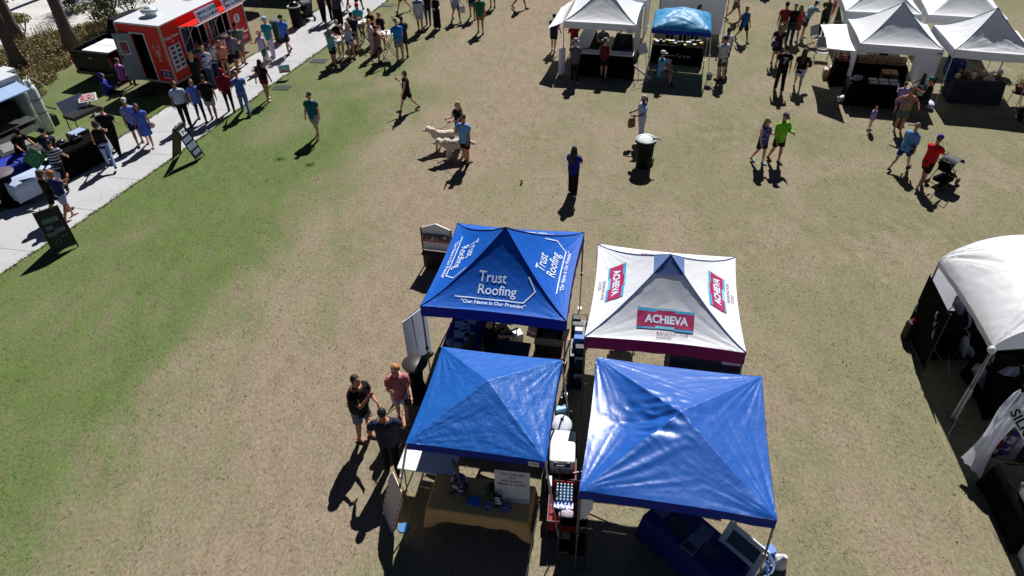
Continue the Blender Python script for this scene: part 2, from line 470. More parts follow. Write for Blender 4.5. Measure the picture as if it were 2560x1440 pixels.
            if not s.vault:
                m = MB(); m.T = inv; m.tube([c+Vector((0, 0, s.ze-.5)), c+Vector((0, 0, s.zp-.05))], .018, 6); m.build('centre_pole', legmat, root)
        for k, z0, a0, a1 in walls:
            m = MB(); m.T = inv; fn = s.panel(k, 0); rows = []
            for t in range(9):
                row = []
                for i in range(41):
                    a = s.half*(a0+(a1-a0)*i/40); q = fn(a, .02); z = (s.ze-.03)*(1-t/8)+z0*t/8
                    q2 = (c-q).normalized(); q2.z = 0; f = noise.noise((a*4, z*.6, s.seed))*.05*(t/8+.15)
                    row.append(Vector((q.x, q.y, z))+q2*(f+.02))
                rows.append(row)
            m.loft(rows, 0, False, False); m.build('side_wall', wallmat or mat, root, True)
        return root

    def local(s, m): m.T = Matrix.Translation(-s.root.location)


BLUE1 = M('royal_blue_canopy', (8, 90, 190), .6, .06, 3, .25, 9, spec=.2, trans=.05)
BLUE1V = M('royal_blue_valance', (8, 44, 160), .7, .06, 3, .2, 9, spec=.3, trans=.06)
NAVY = M('navy_piping', (8, 20, 84), .8)
BLUE2 = M('glossy_blue_tarp', (24, 92, 178), .44, .05, 3, .5, 22, spec=.42, trans=.03, crump=5)
BLUE3 = M('glossy_blue_tarp_large', (24, 88, 176), .40, .05, 3, .32, 16, spec=.62, trans=.03, crump=3.2)
BLUE4 = M('cyan_blue_canopy', (52, 150, 208), .5, .08, 3, .3, 12, spec=.5, trans=.15)
WTENT = M('white_canopy_fabric', (240, 243, 248), .6, .02, 3, .2, 8, spec=.3, trans=.16)
WWALL = M('white_tent_wall', (226, 230, 240), .6, .04, 3, .2, 6, spec=.3, trans=.3)
MARO = M('maroon_valance', (150, 16, 88), .7, .08, 3, .2, 9, trans=.15)
INKW = M('white_print', (215, 228, 245), .7, .02)
INKB = M('blue_print', (60, 165, 210), .7, .02); INKD = M('light_blue_print', (120, 200, 225), .7, .02)
INKM = M('magenta_print', (168, 14, 84), .7, .02); INKT = M('grey_plum_print', (92, 66, 100), .8, .02)
INKK = M('black_print', (18, 20, 26), .8); PIPB = M('blue_grey_seam', (96, 124, 176), .8)  # the blue-grey carries the shade of folds on white canopies

C1 = Canopy([at(1050, 765, 2.33), at(1416, 803, 2.33), at(1461, 581, 2.33), at(1143, 558, 2.33)], 2.33, 3.38, 1.45, .035, .03, .012, 3)
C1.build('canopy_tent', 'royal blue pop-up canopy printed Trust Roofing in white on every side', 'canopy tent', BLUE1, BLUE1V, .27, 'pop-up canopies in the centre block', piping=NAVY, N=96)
for k in range(4):
    m = MB(); C1.local(m); fn = C1.panel(k, .017)
    text_on(m, fn, 'Trust', .27, -.13, .62, bold=.002, align='CENTER'); text_on(m, fn, 'Roofing', .27, 0., .385, bold=.002)
    stroke_on(m, fn, [(-.85, .285), (.60, .275), (.80, .52), (.63, .76)], .024)
    text_on(m, fn, '\u201cOur Name is Our Promise\u201d', .118, -.03, .155, bold=.002)
    m.build('printed_lettering', INKW, C1.root, fix=False)

C2 = Canopy([at(1461, 842, 2.33), at(1866, 882, 2.33), at(1839, 643, 2.33), at(1495, 610, 2.33)], 2.33, 3.34, 1.42, .04, .03, .012, 8)
C2.build('canopy_tent', 'white pop-up canopy with maroon valance printed ACHIEVA banking for good', 'canopy tent', WTENT, MARO, .30, 'pop-up canopies in the centre block', piping=PIPB, cap=PIPB, N=96)
for k in range(4):
    m = MB(); C2.local(m); fn = C2.panel(k, .015)
    for i in range(3):
        x0 = -.555+i*.37; dy = (.012, .03, .012)[i]-(i*.006)
        poly_on(m, fn, [(x0, .30+dy-.03), (x0+.37, .30+dy-.03), (x0+.37, .62+dy+.03), (x0, .62+dy+.03)], 1 if i != 1 else 2)
    fn2 = C2.panel(k, .018)
    for i in range(3):
        x0 = -.555+i*.37; dy = (.0, .035, .0)[i]
        poly_on(m, fn2, [(x0, .315+dy), (x0+.37, .315+dy), (x0+.37, .60+dy), (x0, .60+dy)], 3)
    text_on(m, C2.panel(k, .022), 'ACHIEVA', .20, .02, .40, bold=.008)
    text_on(m, fn, 'BANKING FOR', .095, -.16, .175, 4, align='LEFT'); text_on(m, fn, 'GOOD', .095, -.16, .085, 4, align='LEFT')
    text_on(m, fn, 'TM', .03, .125, .12, 4, align='LEFT')
    m.build('printed_lettering', [INKW, INKB, INKD, INKM, INKT], C2.root, fix=False)

C3 = Canopy([at(1014, 1108, 2.04), at(1365, 1155, 2.04), at(1406, 900, 2.04), at(1105, 867, 2.04)], 2.04, 2.54, .95, .02, .015, .011, 15, fine=1.3)
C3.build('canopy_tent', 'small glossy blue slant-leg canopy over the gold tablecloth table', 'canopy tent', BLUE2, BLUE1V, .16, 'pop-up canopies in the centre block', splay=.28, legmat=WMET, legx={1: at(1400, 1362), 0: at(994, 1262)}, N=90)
m = MB(); C3.local(m); fn0 = C3.panel(0, 0)


def val_fn(cn, k, vh, out=.03):
    f0 = cn.panel(k, 0); nrm = ((0, -1), (1, 0), (0, 1), (-1, 0))[k]
    return lambda a, b: Vector((f0(a, 0).x+nrm[0]*out, f0(a, 0).y+nrm[1]*out, f0(a, 0).z-b))


vf = val_fn(C3, 0, .16); poly_on(m, vf, [(.92, .02), (.92, .14), (1.10, .14), (1.10, .02)], 0)
vf2 = val_fn(C3, 0, .16, .034)
stroke_on(m, vf2, [(.96, .09), (1.0, .06), (1.02, .09), (1.05, .05), (1.07, .09)], .012, 1)
m.build('maker_label', [PAPER, INKK], C3.root, fix=False)

def big_folds(u, v):
    """slack left panel, one long pulled fold from the front left corner, crumple by the peak"""
    r = max(abs(u), abs(v)); e = 0.
    if u < 0 and -u > abs(v): e -= .17*math.sin(math.pi*(1-r))*(1-abs(v)/max(-u, 1e-4))**.7
    for a0, L_, w_, A in ((27, 1.6, .045, .032), (17, 1.1, .035, .022), (38, 1.3, .04, .02), (9, 1.3, .03, .016)):
        x, y = (u+1), (v+1); d = math.hypot(x, y); th = math.atan2(y, x)
        if d > .02: e += A*math.exp(-((th-R(a0+4*d))*d/w_)**2)*min(1, d/.25)*max(0, 1-d/L_)
    for a0, L_, w_, A in ((150, .8, .04, .026), (140, .7, .03, .022), (163, .8, .03, .02), (128, .6, .03, .015)):
        x, y = (u-1), (v+1); d = math.hypot(x, y); th = math.atan2(y, x)
        if d > .02: e += A*math.exp(-((th-R(a0))*d/w_)**2)*min(1, d/.2)*max(0, 1-d/L_)
    q = math.exp(-((u+.25)**2+(v+.02)**2)/.14); e += q*.05*(.35-abs(noise.noise((u*5+v*3, v*7, 2.2)))*2)
    return e


C4 = Canopy([at(1447, 1228, 2.32), at(1943, 1302, 2.32), at(1905, 941, 2.32), at(1491, 893, 2.32)], 2.32, 2.78, 1.0, .02, .02, .010, 22, extra=big_folds)
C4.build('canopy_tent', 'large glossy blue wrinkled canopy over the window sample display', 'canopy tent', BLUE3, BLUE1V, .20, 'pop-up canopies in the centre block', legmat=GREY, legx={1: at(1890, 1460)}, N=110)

# far pair: white tent with awning, small cyan tent
ze = 2.06
Cw = square_from(at(1409, 53, ze), at(1591, 63.5, ze)); C5 = Canopy(Cw, ze, 3.15, 1.3, .03, .03, .012, 31)
C5.build('canopy_tent', 'white peaked canopy over the white display racks beside the small blue tent', 'canopy tent', WTENT, WWALL, .28, 'white market canopies', legmat=WMET, walls=[(1, .25, -1, 1)], wallmat=WWALL, piping=PIPB)
m = MB(); C5.local(m); vf = val_fn(C5, 0, .28); poly_on(m, vf, [(1.12, .13), (1.12, .34), (1.40, .34), (1.40, .13)])
vf2 = val_fn(C5, 0, .28, .034)
for k in range(4): stroke_on(m, vf2, [(1.15, .18+.035*k), (1.36, .18+.035*k)], .007, 1)
m.build('hanging_label', [PAPER, INKT], C5.root, fix=False)


def awning(tent, px, z, label, mat=WTENT, sagz=.10):
    """sheet stretched from a tent eave; px corners, z heights"""
    P = [at(x, y, zz) for (x, y), zz in zip(px, z)]; c = sum(P, Vector())/4; m = MB(); rows = []
    for j in range(13):
        row = []
        for i in range(13):
            u, v = i/12, j/12; bw = .09*math.sin(math.pi*v)*(1-2*u)*1.0
            q = (P[0]*(1-u)+P[1]*u)*(1-v)+(P[3]*(1-u)+P[2]*u)*v
            q = q+(P[1]-P[0])*bw*.6+Vector((0, 0, -sagz*math.sin(math.pi*u)*math.sin(math.pi*v)+noise.noise((u*4, v*4, z[0]))*.02)); row.append(q-tent.location)
        rows.append(row)
    m.loft(rows, 0, False, False); return m.build('awning', mat, tent, True)


awning(C5.root, [(1369, 71), (1407, 56), (1438, -4), (1403, 19)], [1.75, 2.04, 2.04, 1.8], '')
# second white tent straight behind it
d5 = (C5.C[3]-C5.C[0]); Cb = [q+d5*1.06+Vector((.1, 0, 0)) for q in C5.C]
C6 = Canopy(Cb, 2.1, 3.15, 1.3, .03, .03, .012, 37)
C6.build('canopy_tent', 'white walled tent directly behind the white rack tent', 'canopy tent', WTENT, WWALL, .28, 'white market canopies', legmat=WMET, walls=[(1, .05, -1, 1)], wallmat=WWALL, N=32)
# tall white walled tent behind the blue one
Fl, Fr = at(1640, 96), at(1806, 104); C7 = Canopy(square_from(Fl, Fr), 2.25, 3.3, 1.3, .03, .03, .012, 41)
C7.build('canopy_tent', 'white tent with closed front wall behind the small blue tent', 'canopy tent', WTENT, WWALL, .28, 'white market canopies', legmat=GREY, walls=[(0, .3, -.98, .94)], wallmat=WWALL, N=32)
C8 = Canopy([at(1628, 73, 1.92), at(1779, 83, 1.92), at(1779, 38, 1.92), at(1639, 28, 1.92)], 1.92, 2.42, .62, .0, -.10, .03, 45, fine=1.6)
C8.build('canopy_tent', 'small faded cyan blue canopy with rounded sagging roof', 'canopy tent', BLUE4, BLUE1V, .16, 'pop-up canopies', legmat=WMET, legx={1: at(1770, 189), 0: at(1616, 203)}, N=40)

# right block of white tents
ze = 2.06
C9 = Canopy([at(2151, 109, ze), at(2361, 125, ze), at(2318, 60, ze), at(2119, 47, ze)], ze, 3.22, 1.35, .03, .03, .010, 51)
C9.build('canopy_tent', 'white peaked canopy over the black cloth stall with wooden crates', 'canopy tent', WTENT, WWALL, .30, 'white market canopies', legmat=WMET, piping=PIPB, walls=[(1, .0, -1, .95), (3, .5, .1, .9)], wallmat=WWALL, legx={0: at(2103, 234)})
m = MB(); C9.local(m); vf = val_fn(C9, 0, .3); poly_on(m, vf, [(-1.42, .22), (-1.42, .40), (-1.12, .40), (-1.12, .22)], 0)
vf2 = val_fn(C9, 0, .3, .034); stroke_on(m, vf2, [(1.26, .15), (1.38, .15)], .05, 1)
m.build('hanging_label', [PAPER, INKM], C9.root, fix=False)
awning(C9.root, [(2068, 120), (2139, 128), (2117, 60), (2050.7, 61.4)], [1.85, 2.0, 2.02, 1.85], '', sagz=.06)
C10 = Canopy([at(2388, 124, ze), at(2600, 141, ze), at(2541, 76, ze), at(2333, 63, ze)], ze, 3.22, 1.4, .03, .03, .026, 57)
C10.build('canopy_tent', 'white wrinkled canopy over the clothing rail and potted plants', 'canopy tent', WTENT, WWALL, .30, 'white market canopies', legmat=WMET, piping=PIPB)
dd = C9.C[3]-C9.C[0]; nb = square_from(at(2114, 28, ze), at(2308, 37, ze))
C11 = Canopy(nb, ze, 3.2, 1.35, .03, .03, .010, 61)
C11.build('canopy_tent', 'white canopy behind the wooden crate stall with orange flag beside it', 'canopy tent', WTENT, WWALL, .30, 'white market canopies', legmat=WMET, piping=PIPB, walls=[(0, .4, -1, 1)], wallmat=WWALL)
C12 = Canopy(square_from(at(2321, 37, ze), at(2521, 49, ze)), ze, 3.2, 1.35, .03, .03, .010, 67)
C12.build('canopy_tent', 'white canopy behind the clothing stall, farthest back on the right', 'canopy tent', WTENT, WWALL, .32, 'white market canopies', legmat=WMET)

# near right: vaulted white pavilion
ve = Vector((.99, -.14, 0)); fl = Vector((9.16, 9.43, 0)); bl = Vector((9.5, 12.2, 0))
C13 = Canopy([fl, fl+ve*3.05, bl+ve*3.05, bl], 2.12, 3.0, 1, .03, .0, .03, 71, vault=True, fine=.6)
C13.build('canopy_tent', 'big white vaulted pavilion sheltering the bird sculptures', 'canopy tent', M('white_vinyl_roof', (228, 230, 232), .42, .02, 3, .3, 4, spec=.5, crump=1.6), WWALL, .12, legmat=GREY, N=72, sides=(1, 3), walls=[(2, .05, -1, 1), (1, .05, -1, 1)], wallmat=WWALL)
for v in (-1.0, 1.0):
    m = MB(); C13.local(m)
    top = [C13.pt(-1+2*i/30, v) for i in range(31)]; low = [Vector((q.x, q.y, min(q.z-.06, 1.96 if v > 0 else 2.02+.18*math.sin(math.pi*i/30)))) for i, q in enumerate(top)]
    m.loft([top, low], 0, False, False)
    m.build('gable_panel', WWALL, C13.root, True)
m = MB(); C13.local(m)
f2 = at(2380, 1046); tp = Vector((9.2, 9.45, 2.0)); m.tube([tp, Vector((f2.x, f2.y, .02))], .03, 8, 0)
m.tube([Vector((f2.x+.04, f2.y+.02, .02)), Vector((f2.x+.07, f2.y+.03, .85))], .055, 10, 0)
m.tube([tp+Vector((.02, 0, .03)), Vector((8.85, 9.0, .02))], .006, 4, 0)
m.ell((9.13, 9.40, 2.08), (.08, .08, .08), 10)
m.build('corner_weight', WMET, C13.root)
# neighbour canopy outside the frame whose shade falls in the corner
C14 = Canopy(square_from(Vector((8.25, 4.2)), Vector((11.2, 3.6))), 2.1, 3.0, 1.3, .03, .03, .01, 77)
C14.build('canopy_tent', 'white canopy nearest the camera at the right edge', 'canopy tent', WTENT, WWALL, .28, 'white market canopies', N=24, walls=[(3, .0, -1, 1), (2, 0, -1, 1)])

# ------------------------------------------------------------------ people
REM = []
SK = {'l': (206, 158, 132), 't': (178, 124, 96), 'b': (120, 78, 58), 'p': (222, 176, 150)}
HC = {'dark': (24, 18, 16), 'brown': (62, 42, 30), 'blonde': (196, 164, 112), 'grey': (150, 146, 142), 'white': (205, 202, 198), 'ginger': (168, 98, 54), 'strawb': (196, 132, 86), 'ash': (140, 118, 92)}
EYE = M('eye', (30, 24, 22), .3); LIP = M('lip', (160, 84, 78), .6); LENS = M('dark_lens', (10, 10, 12), .1, spec=.8)


def skin_mat(k): return M('skin_'+k, SK[k], .6, .06, 10, .1, 60, spec=.35)
def hair_mat(k): return M('hair_'+k, HC[k], .55, .3, 30, .6, 60, spec=.4)


def person(px, py, head, label, h=1.75, w=1., fat=1., arms=((8, 8, 12), (8, 8, 12)), legs=((0, 0), (0, 0)), lean=0, sit=False,
           top=('tee', (200, 200, 200)), bot=('shorts', (60, 60, 70)), hair=('short', 'brown'), sk='l', shoe=(40, 40, 44), hat=None,
           glasses=False, group='visitors', loc=None, near=False, turn=0, nod=0, pat=None, bpat=None, strap=None, seat=.45, cat='person', fold=False):
    k = h/1.75; root = empty('person', loc if loc is not None else at(px, py), R(head), label, cat, group)
    hz = .92 if not sit else seat+.09
    V = lambda x, y, z: Vector((x, y, z))*k
    # legs
    J = {}; low = 9
    for s_, (a, b) in zip((1, -1), legs):
        if sit: a, b = 82+a, 86+b
        hp = V(.088*s_*w, 0, hz); a1 = R(a); b1 = R(a-b)
        kn = hp+V(.03*s_ if sit else .004*s_, -math.sin(a1)*.425, -math.cos(a1)*.425); an = kn+V(0, -math.sin(b1)*.415, -math.cos(b1)*.415)
        J['l', s_] = (hp, kn, an, b1); low = min(low, an.z)
    dz = .085*k-low
    for s_ in (1, -1):
        hp, kn, an, b1 = J['l', s_]; J['l', s_] = (hp+Vector((0, 0, dz)), kn+Vector((0, 0, dz)), an+Vector((0, 0, dz)), b1)
    pel = V(0, 0, hz)+Vector((0, 0, dz)); Lm = Matrix.Rotation(R(lean), 3, 'X')  # lean > 0 tips forward (-y)
    up = lambda x, y, z: pel+Lm @ V(x, y, z)
    Xr = Vector((1, 0, 0))
    TS = [(-.07, .12, .105), (0, .155, .12), (.07, .163, .122), (.17, .142*fat, .108*fat), (.28, .150*fat**.6, .116*fat**.6), (.39, .172, .118), (.47, .172, .10), (.53, .10, .075), (.56, .062, .062)]

    def torso(mb, grow, z0, z1, belly=0, mi=0, shoulder=True):
        rs = []
        for z, a, b in TS:
            if z < z0-1e-6 or z > z1+1e-6: continue
            sc = grow+(fat-1)*.06
            ctr = up(0, -.012*fat if .1 < z < .3 else 0, z); rs.append((ctr, a*w*k+sc, b*k+sc))
        if z0 < TS[0][0]: rs.insert(0, (up(0, 0, z0), TS[1][1]*w*k+grow*1.3, TS[1][2]*k+grow*1.3))
        rings = []
        for c_, a, b in rs:
            ay = Lm @ Vector((0, 1, 0)); rings.append([c_+Xr*math.cos(2*math.pi*j/16)*a+ay*math.sin(2*math.pi*j/16)*b for j in range(16)])
        mb.loft(rings, mi)

    # arms
    A = {}
    for s_, (fl_, ab, el) in zip((1, -1), arms):
        sh = up(.178*s_*w, 0, .47); f1 = R(fl_-lean*.0); a_ = R(ab)
        ud = Vector((s_*math.sin(a_), -math.sin(f1)*math.cos(a_), -math.cos(f1)*math.cos(a_))); elb = sh+ud*.275*k
        f2_ = R(fl_+el); inw = (-.55 if fold else -.28) if el > 45 else .0
        fd = Vector((s_*(inw+math.sin(a_)*.45), -math.sin(f2_), -math.cos(f2_))).normalized(); wr_ = elb+fd*.245*k
        A[s_] = (sh, elb, wr_, ud, fd)
    b_ = MB(); torso(b_, 0, -.07, .56)
    b_.ell(up(0, .02, .03), (.15*w*k, .125*k, .12*k), 12, 0)
    for s_ in (1, -1):
        hp, kn, an, b1 = J['l', s_]
        b_.tube([hp+Vector((0, 0, .03)), hp.lerp(kn, .5), kn, kn.lerp(an, .28), kn.lerp(an, .65), an, an+Vector((0, 0, -.03))], [q*k*(.9+.1*fat) for q in (.088, .074, .054, .057, .044, .034, .034)], 10)
        fp = max(-.5, min(.9, -b1*.7)) if not sit else 0
        fw = Vector((0, -math.cos(fp), -math.sin(fp)*.8)); J['f', s_] = fw
        b_.tube([an+Vector((0, .03, -.045)), an+fw*.06*k+Vector((0, 0, -.055)), an+fw*.15*k+Vector((0, 0, -.065))], [(.034*k, .03*k), (.042*k, .03*k), (.04*k, .02*k)], 8)
        sh, elb, wr_, ud, fd = A[s_]
        b_.tube([sh+Vector((-.02*s_, 0, .0)), sh+ud*.06*k, sh.lerp(elb, .6), elb, elb.lerp(wr_, .3), wr_, wr_+fd*.02*k], [q*k for q in (.06, .054, .044, .038, .040, .026, .026)], 10)
    hc = up(0, -.015, .71); nk = up(0, .005, .54)
    hm = Lm @ Matrix.Rotation(R(turn), 3, 'Z') @ Matrix.Rotation(R(-nod), 3, 'X') if (turn or nod) else Lm.copy()
    if nod: hm = Lm @ Matrix.Rotation(R(turn), 3, 'Z') @ Matrix.Rotation(R(nod), 3, 'X')
    b_.tube([nk, hc+hm @ V(0, .03, -.05)], [.058*k, .052*k], 10)
    # head: stacked ovals, chin to crown
    hr = [(-.118, -.038, .024, .022), (-.10, -.024, .044, .056), (-.065, -.010, .060, .080), (-.02, 0, .070, .092), (.03, .004, .075, .096), (.075, .008, .068, .086), (.105, .01, .046, .058), (.118, .01, .02, .025)]
    b_.loft([[hc+hm @ (V(0, cy, z)+Vector((math.cos(2*math.pi*j/14)*a*k, math.sin(2*math.pi*j/14)*b*k, 0))) for j in range(14)] for z, cy, a, b in hr])
    b_.loft([[hc+hm @ V(x_*q, -.088-.0*q, z_) for x_, z_ in ((-.012, .03), (.012, .03), (.016, -.03), (-.016, -.03))] if q == 1 else [hc+hm @ V(x_*.7, -.112, z_) for x_, z_ in ((-.005, .02), (.005, .02), (.014, -.026), (-.014, -.026))] for q in (1, 0)])
    for s_ in (1, -1): b_.ell(hc+hm @ V(.076*s_, .01, -.005), (.012*k, .02*k, .032*k), 8, k=4)
    ex = MB()
    for s_ in (1, -1):
        ex.ell(hc+hm @ V(.030*s_, -.089, .012), (.013*k, .006*k, .007*k), 8, 1, k=4)
        ex.ell(hc+hm @ V(.030*s_, -.091, .034), (.018*k, .005*k, .004*k), 6, 1, k=3)
        # hand: palm, four curled fingers, thumb
        sh, elb, wr_, ud, fd = A[s_]; pn = fd.cross(Vector((0, 0, 1)))
        pn = pn.normalized() if pn.length > .2 else Vector((s_*1., 0, 0)); lat = fd.cross(pn).normalized()
        if lat.y > 0: lat = -lat
        inn = Vector((-s_, 0, 0)); inn = (inn-fd*inn.dot(fd)); inn = inn.normalized() if inn.length > .2 else pn
        ex.tube([wr_, wr_+fd*.03*k, wr_+fd*.085*k], [(.026*k, .018*k), (.038*k, .017*k), (.040*k, .014*k)], 8, 0, ref=tuple(lat))
        for q in range(4):
            b0 = wr_+fd*.08*k+lat*(.028-.0185*q)*k; ln = (.068, .078, .073, .056)[q]*k
            ex.tube([b0, b0+fd*ln*.45+inn*.006*k, b0+fd*ln*.75+inn*ln*.30, b0+fd*ln*.85+inn*ln*.55], [.0095*k, .009*k, .008*k, .006*k], 6)
        t0 = wr_+fd*.025*k+lat*.028*k
        ex.tube([t0, t0+fd*.035*k+lat*.018*k+inn*.01*k, t0+fd*.06*k+lat*.016*k+inn*.022*k], [.012*k, .010*k, .008*k], 6)
    ex.ell(hc+hm @ V(0, -.088, -.058), (.022*k, .008*k, .006*k), 8, 2, k=4)
    ob = b_.build('body', [skin_mat(sk), EYE, LIP], root, fix=False); REM.append((ob, .010 if near else .016, ex, 0, .0))
    vx = .011 if near else .016
    # top
    tk, tc_ = top; cm = cloth(tc_, pat=pat)
    if tk:
        t = MB(); z1 = .53 if tk not in ('tube',) else .42
        if tk in ('dress', 'tankdress'): torso(t, .024, -.07, z1)
        elif tk == 'tuck': torso(t, .024, 0, z1)
        else: torso(t, .027, -.13, z1)
        fr = {'tee': .62, 'polo': .66, 'tuck': .62, 'long': 2, 'tank': 0, 'dress': .45, 'tankdress': 0, 'tube': 0, 'hood': 2, 'wide': 1.15}[tk]
        for s_ in (1, -1):
            sh, elb, wr_, ud, fd = A[s_]
            if fr > 1.5:
                t.tube([sh+Vector((-.05*s_, 0, .0)), sh+ud*.06*k, elb, elb.lerp(wr_, .5), elb.lerp(wr_, .95)], [q*k for q in (.078, .080, .064, .055, .044)], 10)
            elif fr:
                e = sh.lerp(elb, min(fr, 1)); pts = [sh+Vector((-.05*s_, 0, 0)), sh+ud*.05*k, e]
                if fr > 1: pts.append(elb.lerp(wr_, fr-1))
                t.tube(pts, [q*k for q in (.078, .082, .076, .072)[:len(pts)]], 10)
            elif tk in ('tank', 'tankdress'): t.tube([sh+Vector((-.09*s_, 0, 0)), sh+Vector((-.035*s_, 0, .02))], [.055*k, .04*k], 8)
        if tk in ('dress', 'tankdress'):
            t.loft([[up(0, 0, .03) if False else pel+Vector((math.cos(2*math.pi*j/16)*a*k, (math.sin(2*math.pi*j/16)*b-(.0))*k, z*k)) for j in range(16)] for z, a, b in ((.10, .15, .115), (0, .185, .15), (-.2, .205, .18), (-.42, .225, .20))])
        if tk == 'hood': t.ell(hc+hm @ V(0, .03, .01), (.098*k, .112*k, .135*k), 12); t.ell(up(0, .04, .56), (.11*k, .1*k, .06*k), 10)
        if tk == 'polo': t.tube([up(0, .01, .525), up(0, -.01, .565)], [.075*k, .066*k], 12)
        ob = t.build({'dress': 'dress', 'tankdress': 'dress', 'hood': 'hooded_jacket'}.get(tk, 'shirt'), cm, root, fix=False); REM.append((ob, vx, None, .007, 7))
    bk, bc = bot
    if bk:
        t = MB(); bm_ = cloth(bc, pat=bpat)
        if bk == 'skirt':
            t.loft([[pel+Vector((math.cos(2*math.pi*j/16)*a*k*w, math.sin(2*math.pi*j/16)*b*k, z*k)) for j in range(16)] for z, a, b in ((.13, .15, .118), (.03, .18, .14), (-.15, .20, .165), (-.30, .215, .19))])
        else:
            torso(t, .018, -.07, .17 if tk == 'tuck' else .10); t.ell(up(0, .02, .02), (.168*w*k, .14*k, .125*k), 12)
            fr = {'shorts': .78, 'mini': .42, 'pants': 9, 'slim': 9, 'wide': 9}[bk]
            for s_ in (1, -1):
                hp, kn, an, b1 = J['l', s_]
                if fr < 2: t.tube([hp+Vector((0, 0, .02)), hp.lerp(kn, .3), hp.lerp(kn, fr)], [q*k for q in (.11, .104, .098 if bk == 'shorts' else .098)], 12)
                else:
                    rr_ = (.097, .083, .062, .056, .046) if bk == 'slim' else (.10, .092, .078, .07, .066) if bk == 'pants' else (.105, .10, .098, .10, .105)
                    t.tube([hp+Vector((0, 0, .02)), hp.lerp(kn, .5), kn, kn.lerp(an, .5), an+Vector((0, 0, -.01))], [q*k for q in rr_], 12)
        ob = t.build({'shorts': 'shorts', 'mini': 'shorts', 'skirt': 'skirt'}.get(bk, 'trousers'), bm_, root, fix=False); REM.append((ob, vx, None, .006, 8))
    if shoe:
        for s_ in (1, -1):
            hp, kn, an, b1 = J['l', s_]; fw = J['f', s_]; t = MB()
            t.tube([an+Vector((0, .055, -.045))*k, an+(Vector((0, .02, -.04)))*k, an+fw*.08*k+Vector((0, 0, -.05))*k, an+fw*.15*k+Vector((0, 0, -.058))*k, an+fw*.195*k+Vector((0, 0, -.064))*k], [(.03*k, .034*k), (.042*k, .044*k), (.048*k, .036*k), (.047*k, .028*k), (.028*k, .018*k)], 10)
            t.build('shoe', cloth(shoe, .6), root, True)
    # hair
    hk, hcol = hair
    if hk and tk != 'hood':
        t = MB(); t.ell(hc+hm @ V(0, .022, .028), (.084*k, .097*k, .104*k), 14, k=8)
        if hk in ('long', 'verylong'):
            e = .17 if hk == 'long' else .30
            t.tube([hc+hm @ V(0, .05, .03), hc+hm @ V(0, .075, -.06), up(0, .095, .56), up(0, .13, .56-e*.6), up(0, .125, .56-e)], [(.075*k, .05*k), (.088*k, .05*k), (.10*k, .04*k), (.085*k, .032*k), (.05*k, .02*k)], 12)
            for s_ in (1, -1): t.tube([hc+hm @ V(.06*s_, .0, .03), hc+hm @ V(.082*s_, .0, -.06), up(.09*s_, -.01, .52)], [.03*k, .032*k, .02*k], 8)
        elif hk == 'bob':
            t.tube([hc+hm @ V(0, .03, .05), hc+hm @ V(0, .045, -.05), hc+hm @ V(0, .05, -.12)], [(.092*k, .075*k), (.102*k, .075*k), (.085*k, .055*k)], 12)
        elif hk == 'tail':
            t.tube([hc+hm @ V(0, .10, .04), hc+hm @ V(0, .15, -.02), hc+hm @ V(0, .14, -.16), hc+hm @ V(0, .12, -.25)], [.025*k, .036*k, .034*k, .012*k], 8)
        elif hk == 'bun': t.ell(hc+hm @ V(0, .09, .08), (.045*k, .045*k, .04*k), 8)
        ob = t.build('hair', hair_mat(hcol), root, fix=False); REM.append((ob, .013 if not near else .009, None, .004, 25))
    if hat:
        kind, hcol = hat; t = MB(); hm_ = cloth(hcol, .8)
        if kind in ('cap', 'visor'):
            if kind == 'cap': t.loft([[hc+hm @ (V(0, .008, z)+Vector((math.cos(2*math.pi*j/16)*a*k, math.sin(2*math.pi*j/16)*b*k, 0))) for j in range(16)] for z, a, b in ((.045, .093, .112), (.08, .09, .108), (.115, .075, .09), (.138, .045, .055), (.146, .012, .015))])
            else: t.loft([[hc+hm @ (V(0, .004, z)+Vector((math.cos(2*math.pi*j/16)*a*k, math.sin(2*math.pi*j/16)*b*k, 0))) for j in range(16)] for z, a, b in ((.045, .094, .113), (.085, .092, .110))], 0, False)
            t.loft([[hc+hm @ V(x_*.8 if y_ > -.1 else x_, y_, .052+e-.3*(y_+.1)*-.25) for x_, y_ in ((-.08, -.06), (-.055, -.15), (0, -.185), (.055, -.15), (.08, -.06))] for e in (0, .008)])
        else:
            bw = {'straw': .17, 'wide': .20, 'bucket': .135}[kind]
            t.loft([[hc+hm @ (V(0, .008, z+(.012*math.cos(4*math.pi*j/20) if a > .13 else 0))+Vector((math.cos(2*math.pi*j/20)*a*k, math.sin(2*math.pi*j/20)*(a+.012)*k, 0))) for j in range(20)] for z, a in ((.040, .09), (.036, bw), (.046, bw), (.056, .096), (.12, .088), (.15, .07), (.155, .03))])
        t.build('hat', hm_, root, True)
    if glasses:
        t = MB()
        for s_ in (1, -1): t.ell(hc+hm @ V(.032*s_, -.096, .012), (.028*k, .008*k, .02*k), 8, k=4)
        t.tube([hc+hm @ V(-.078, -.01, .016), hc+hm @ V(-.062, -.085, .018), hc+hm @ V(0, -.103, .018), hc+hm @ V(.062, -.085, .018), hc+hm @ V(.078, -.01, .016)], .004*k, 5)
        t.build('sunglasses', LENS, root, True)
    if strap:
        t = MB(); pts = [up(.13, -.02, .53), up(.08, -.135, .40), up(-.05, -.155, .22), up(-.18, -.06, .06), up(-.10, .13, .12), up(.06, .15, .34), up(.13, .03, .53)]
        t.tube(pts, .009, 5); t.build('bag_strap', cloth(strap), root)
    root['hand'] = tuple(A[1][2]); return root


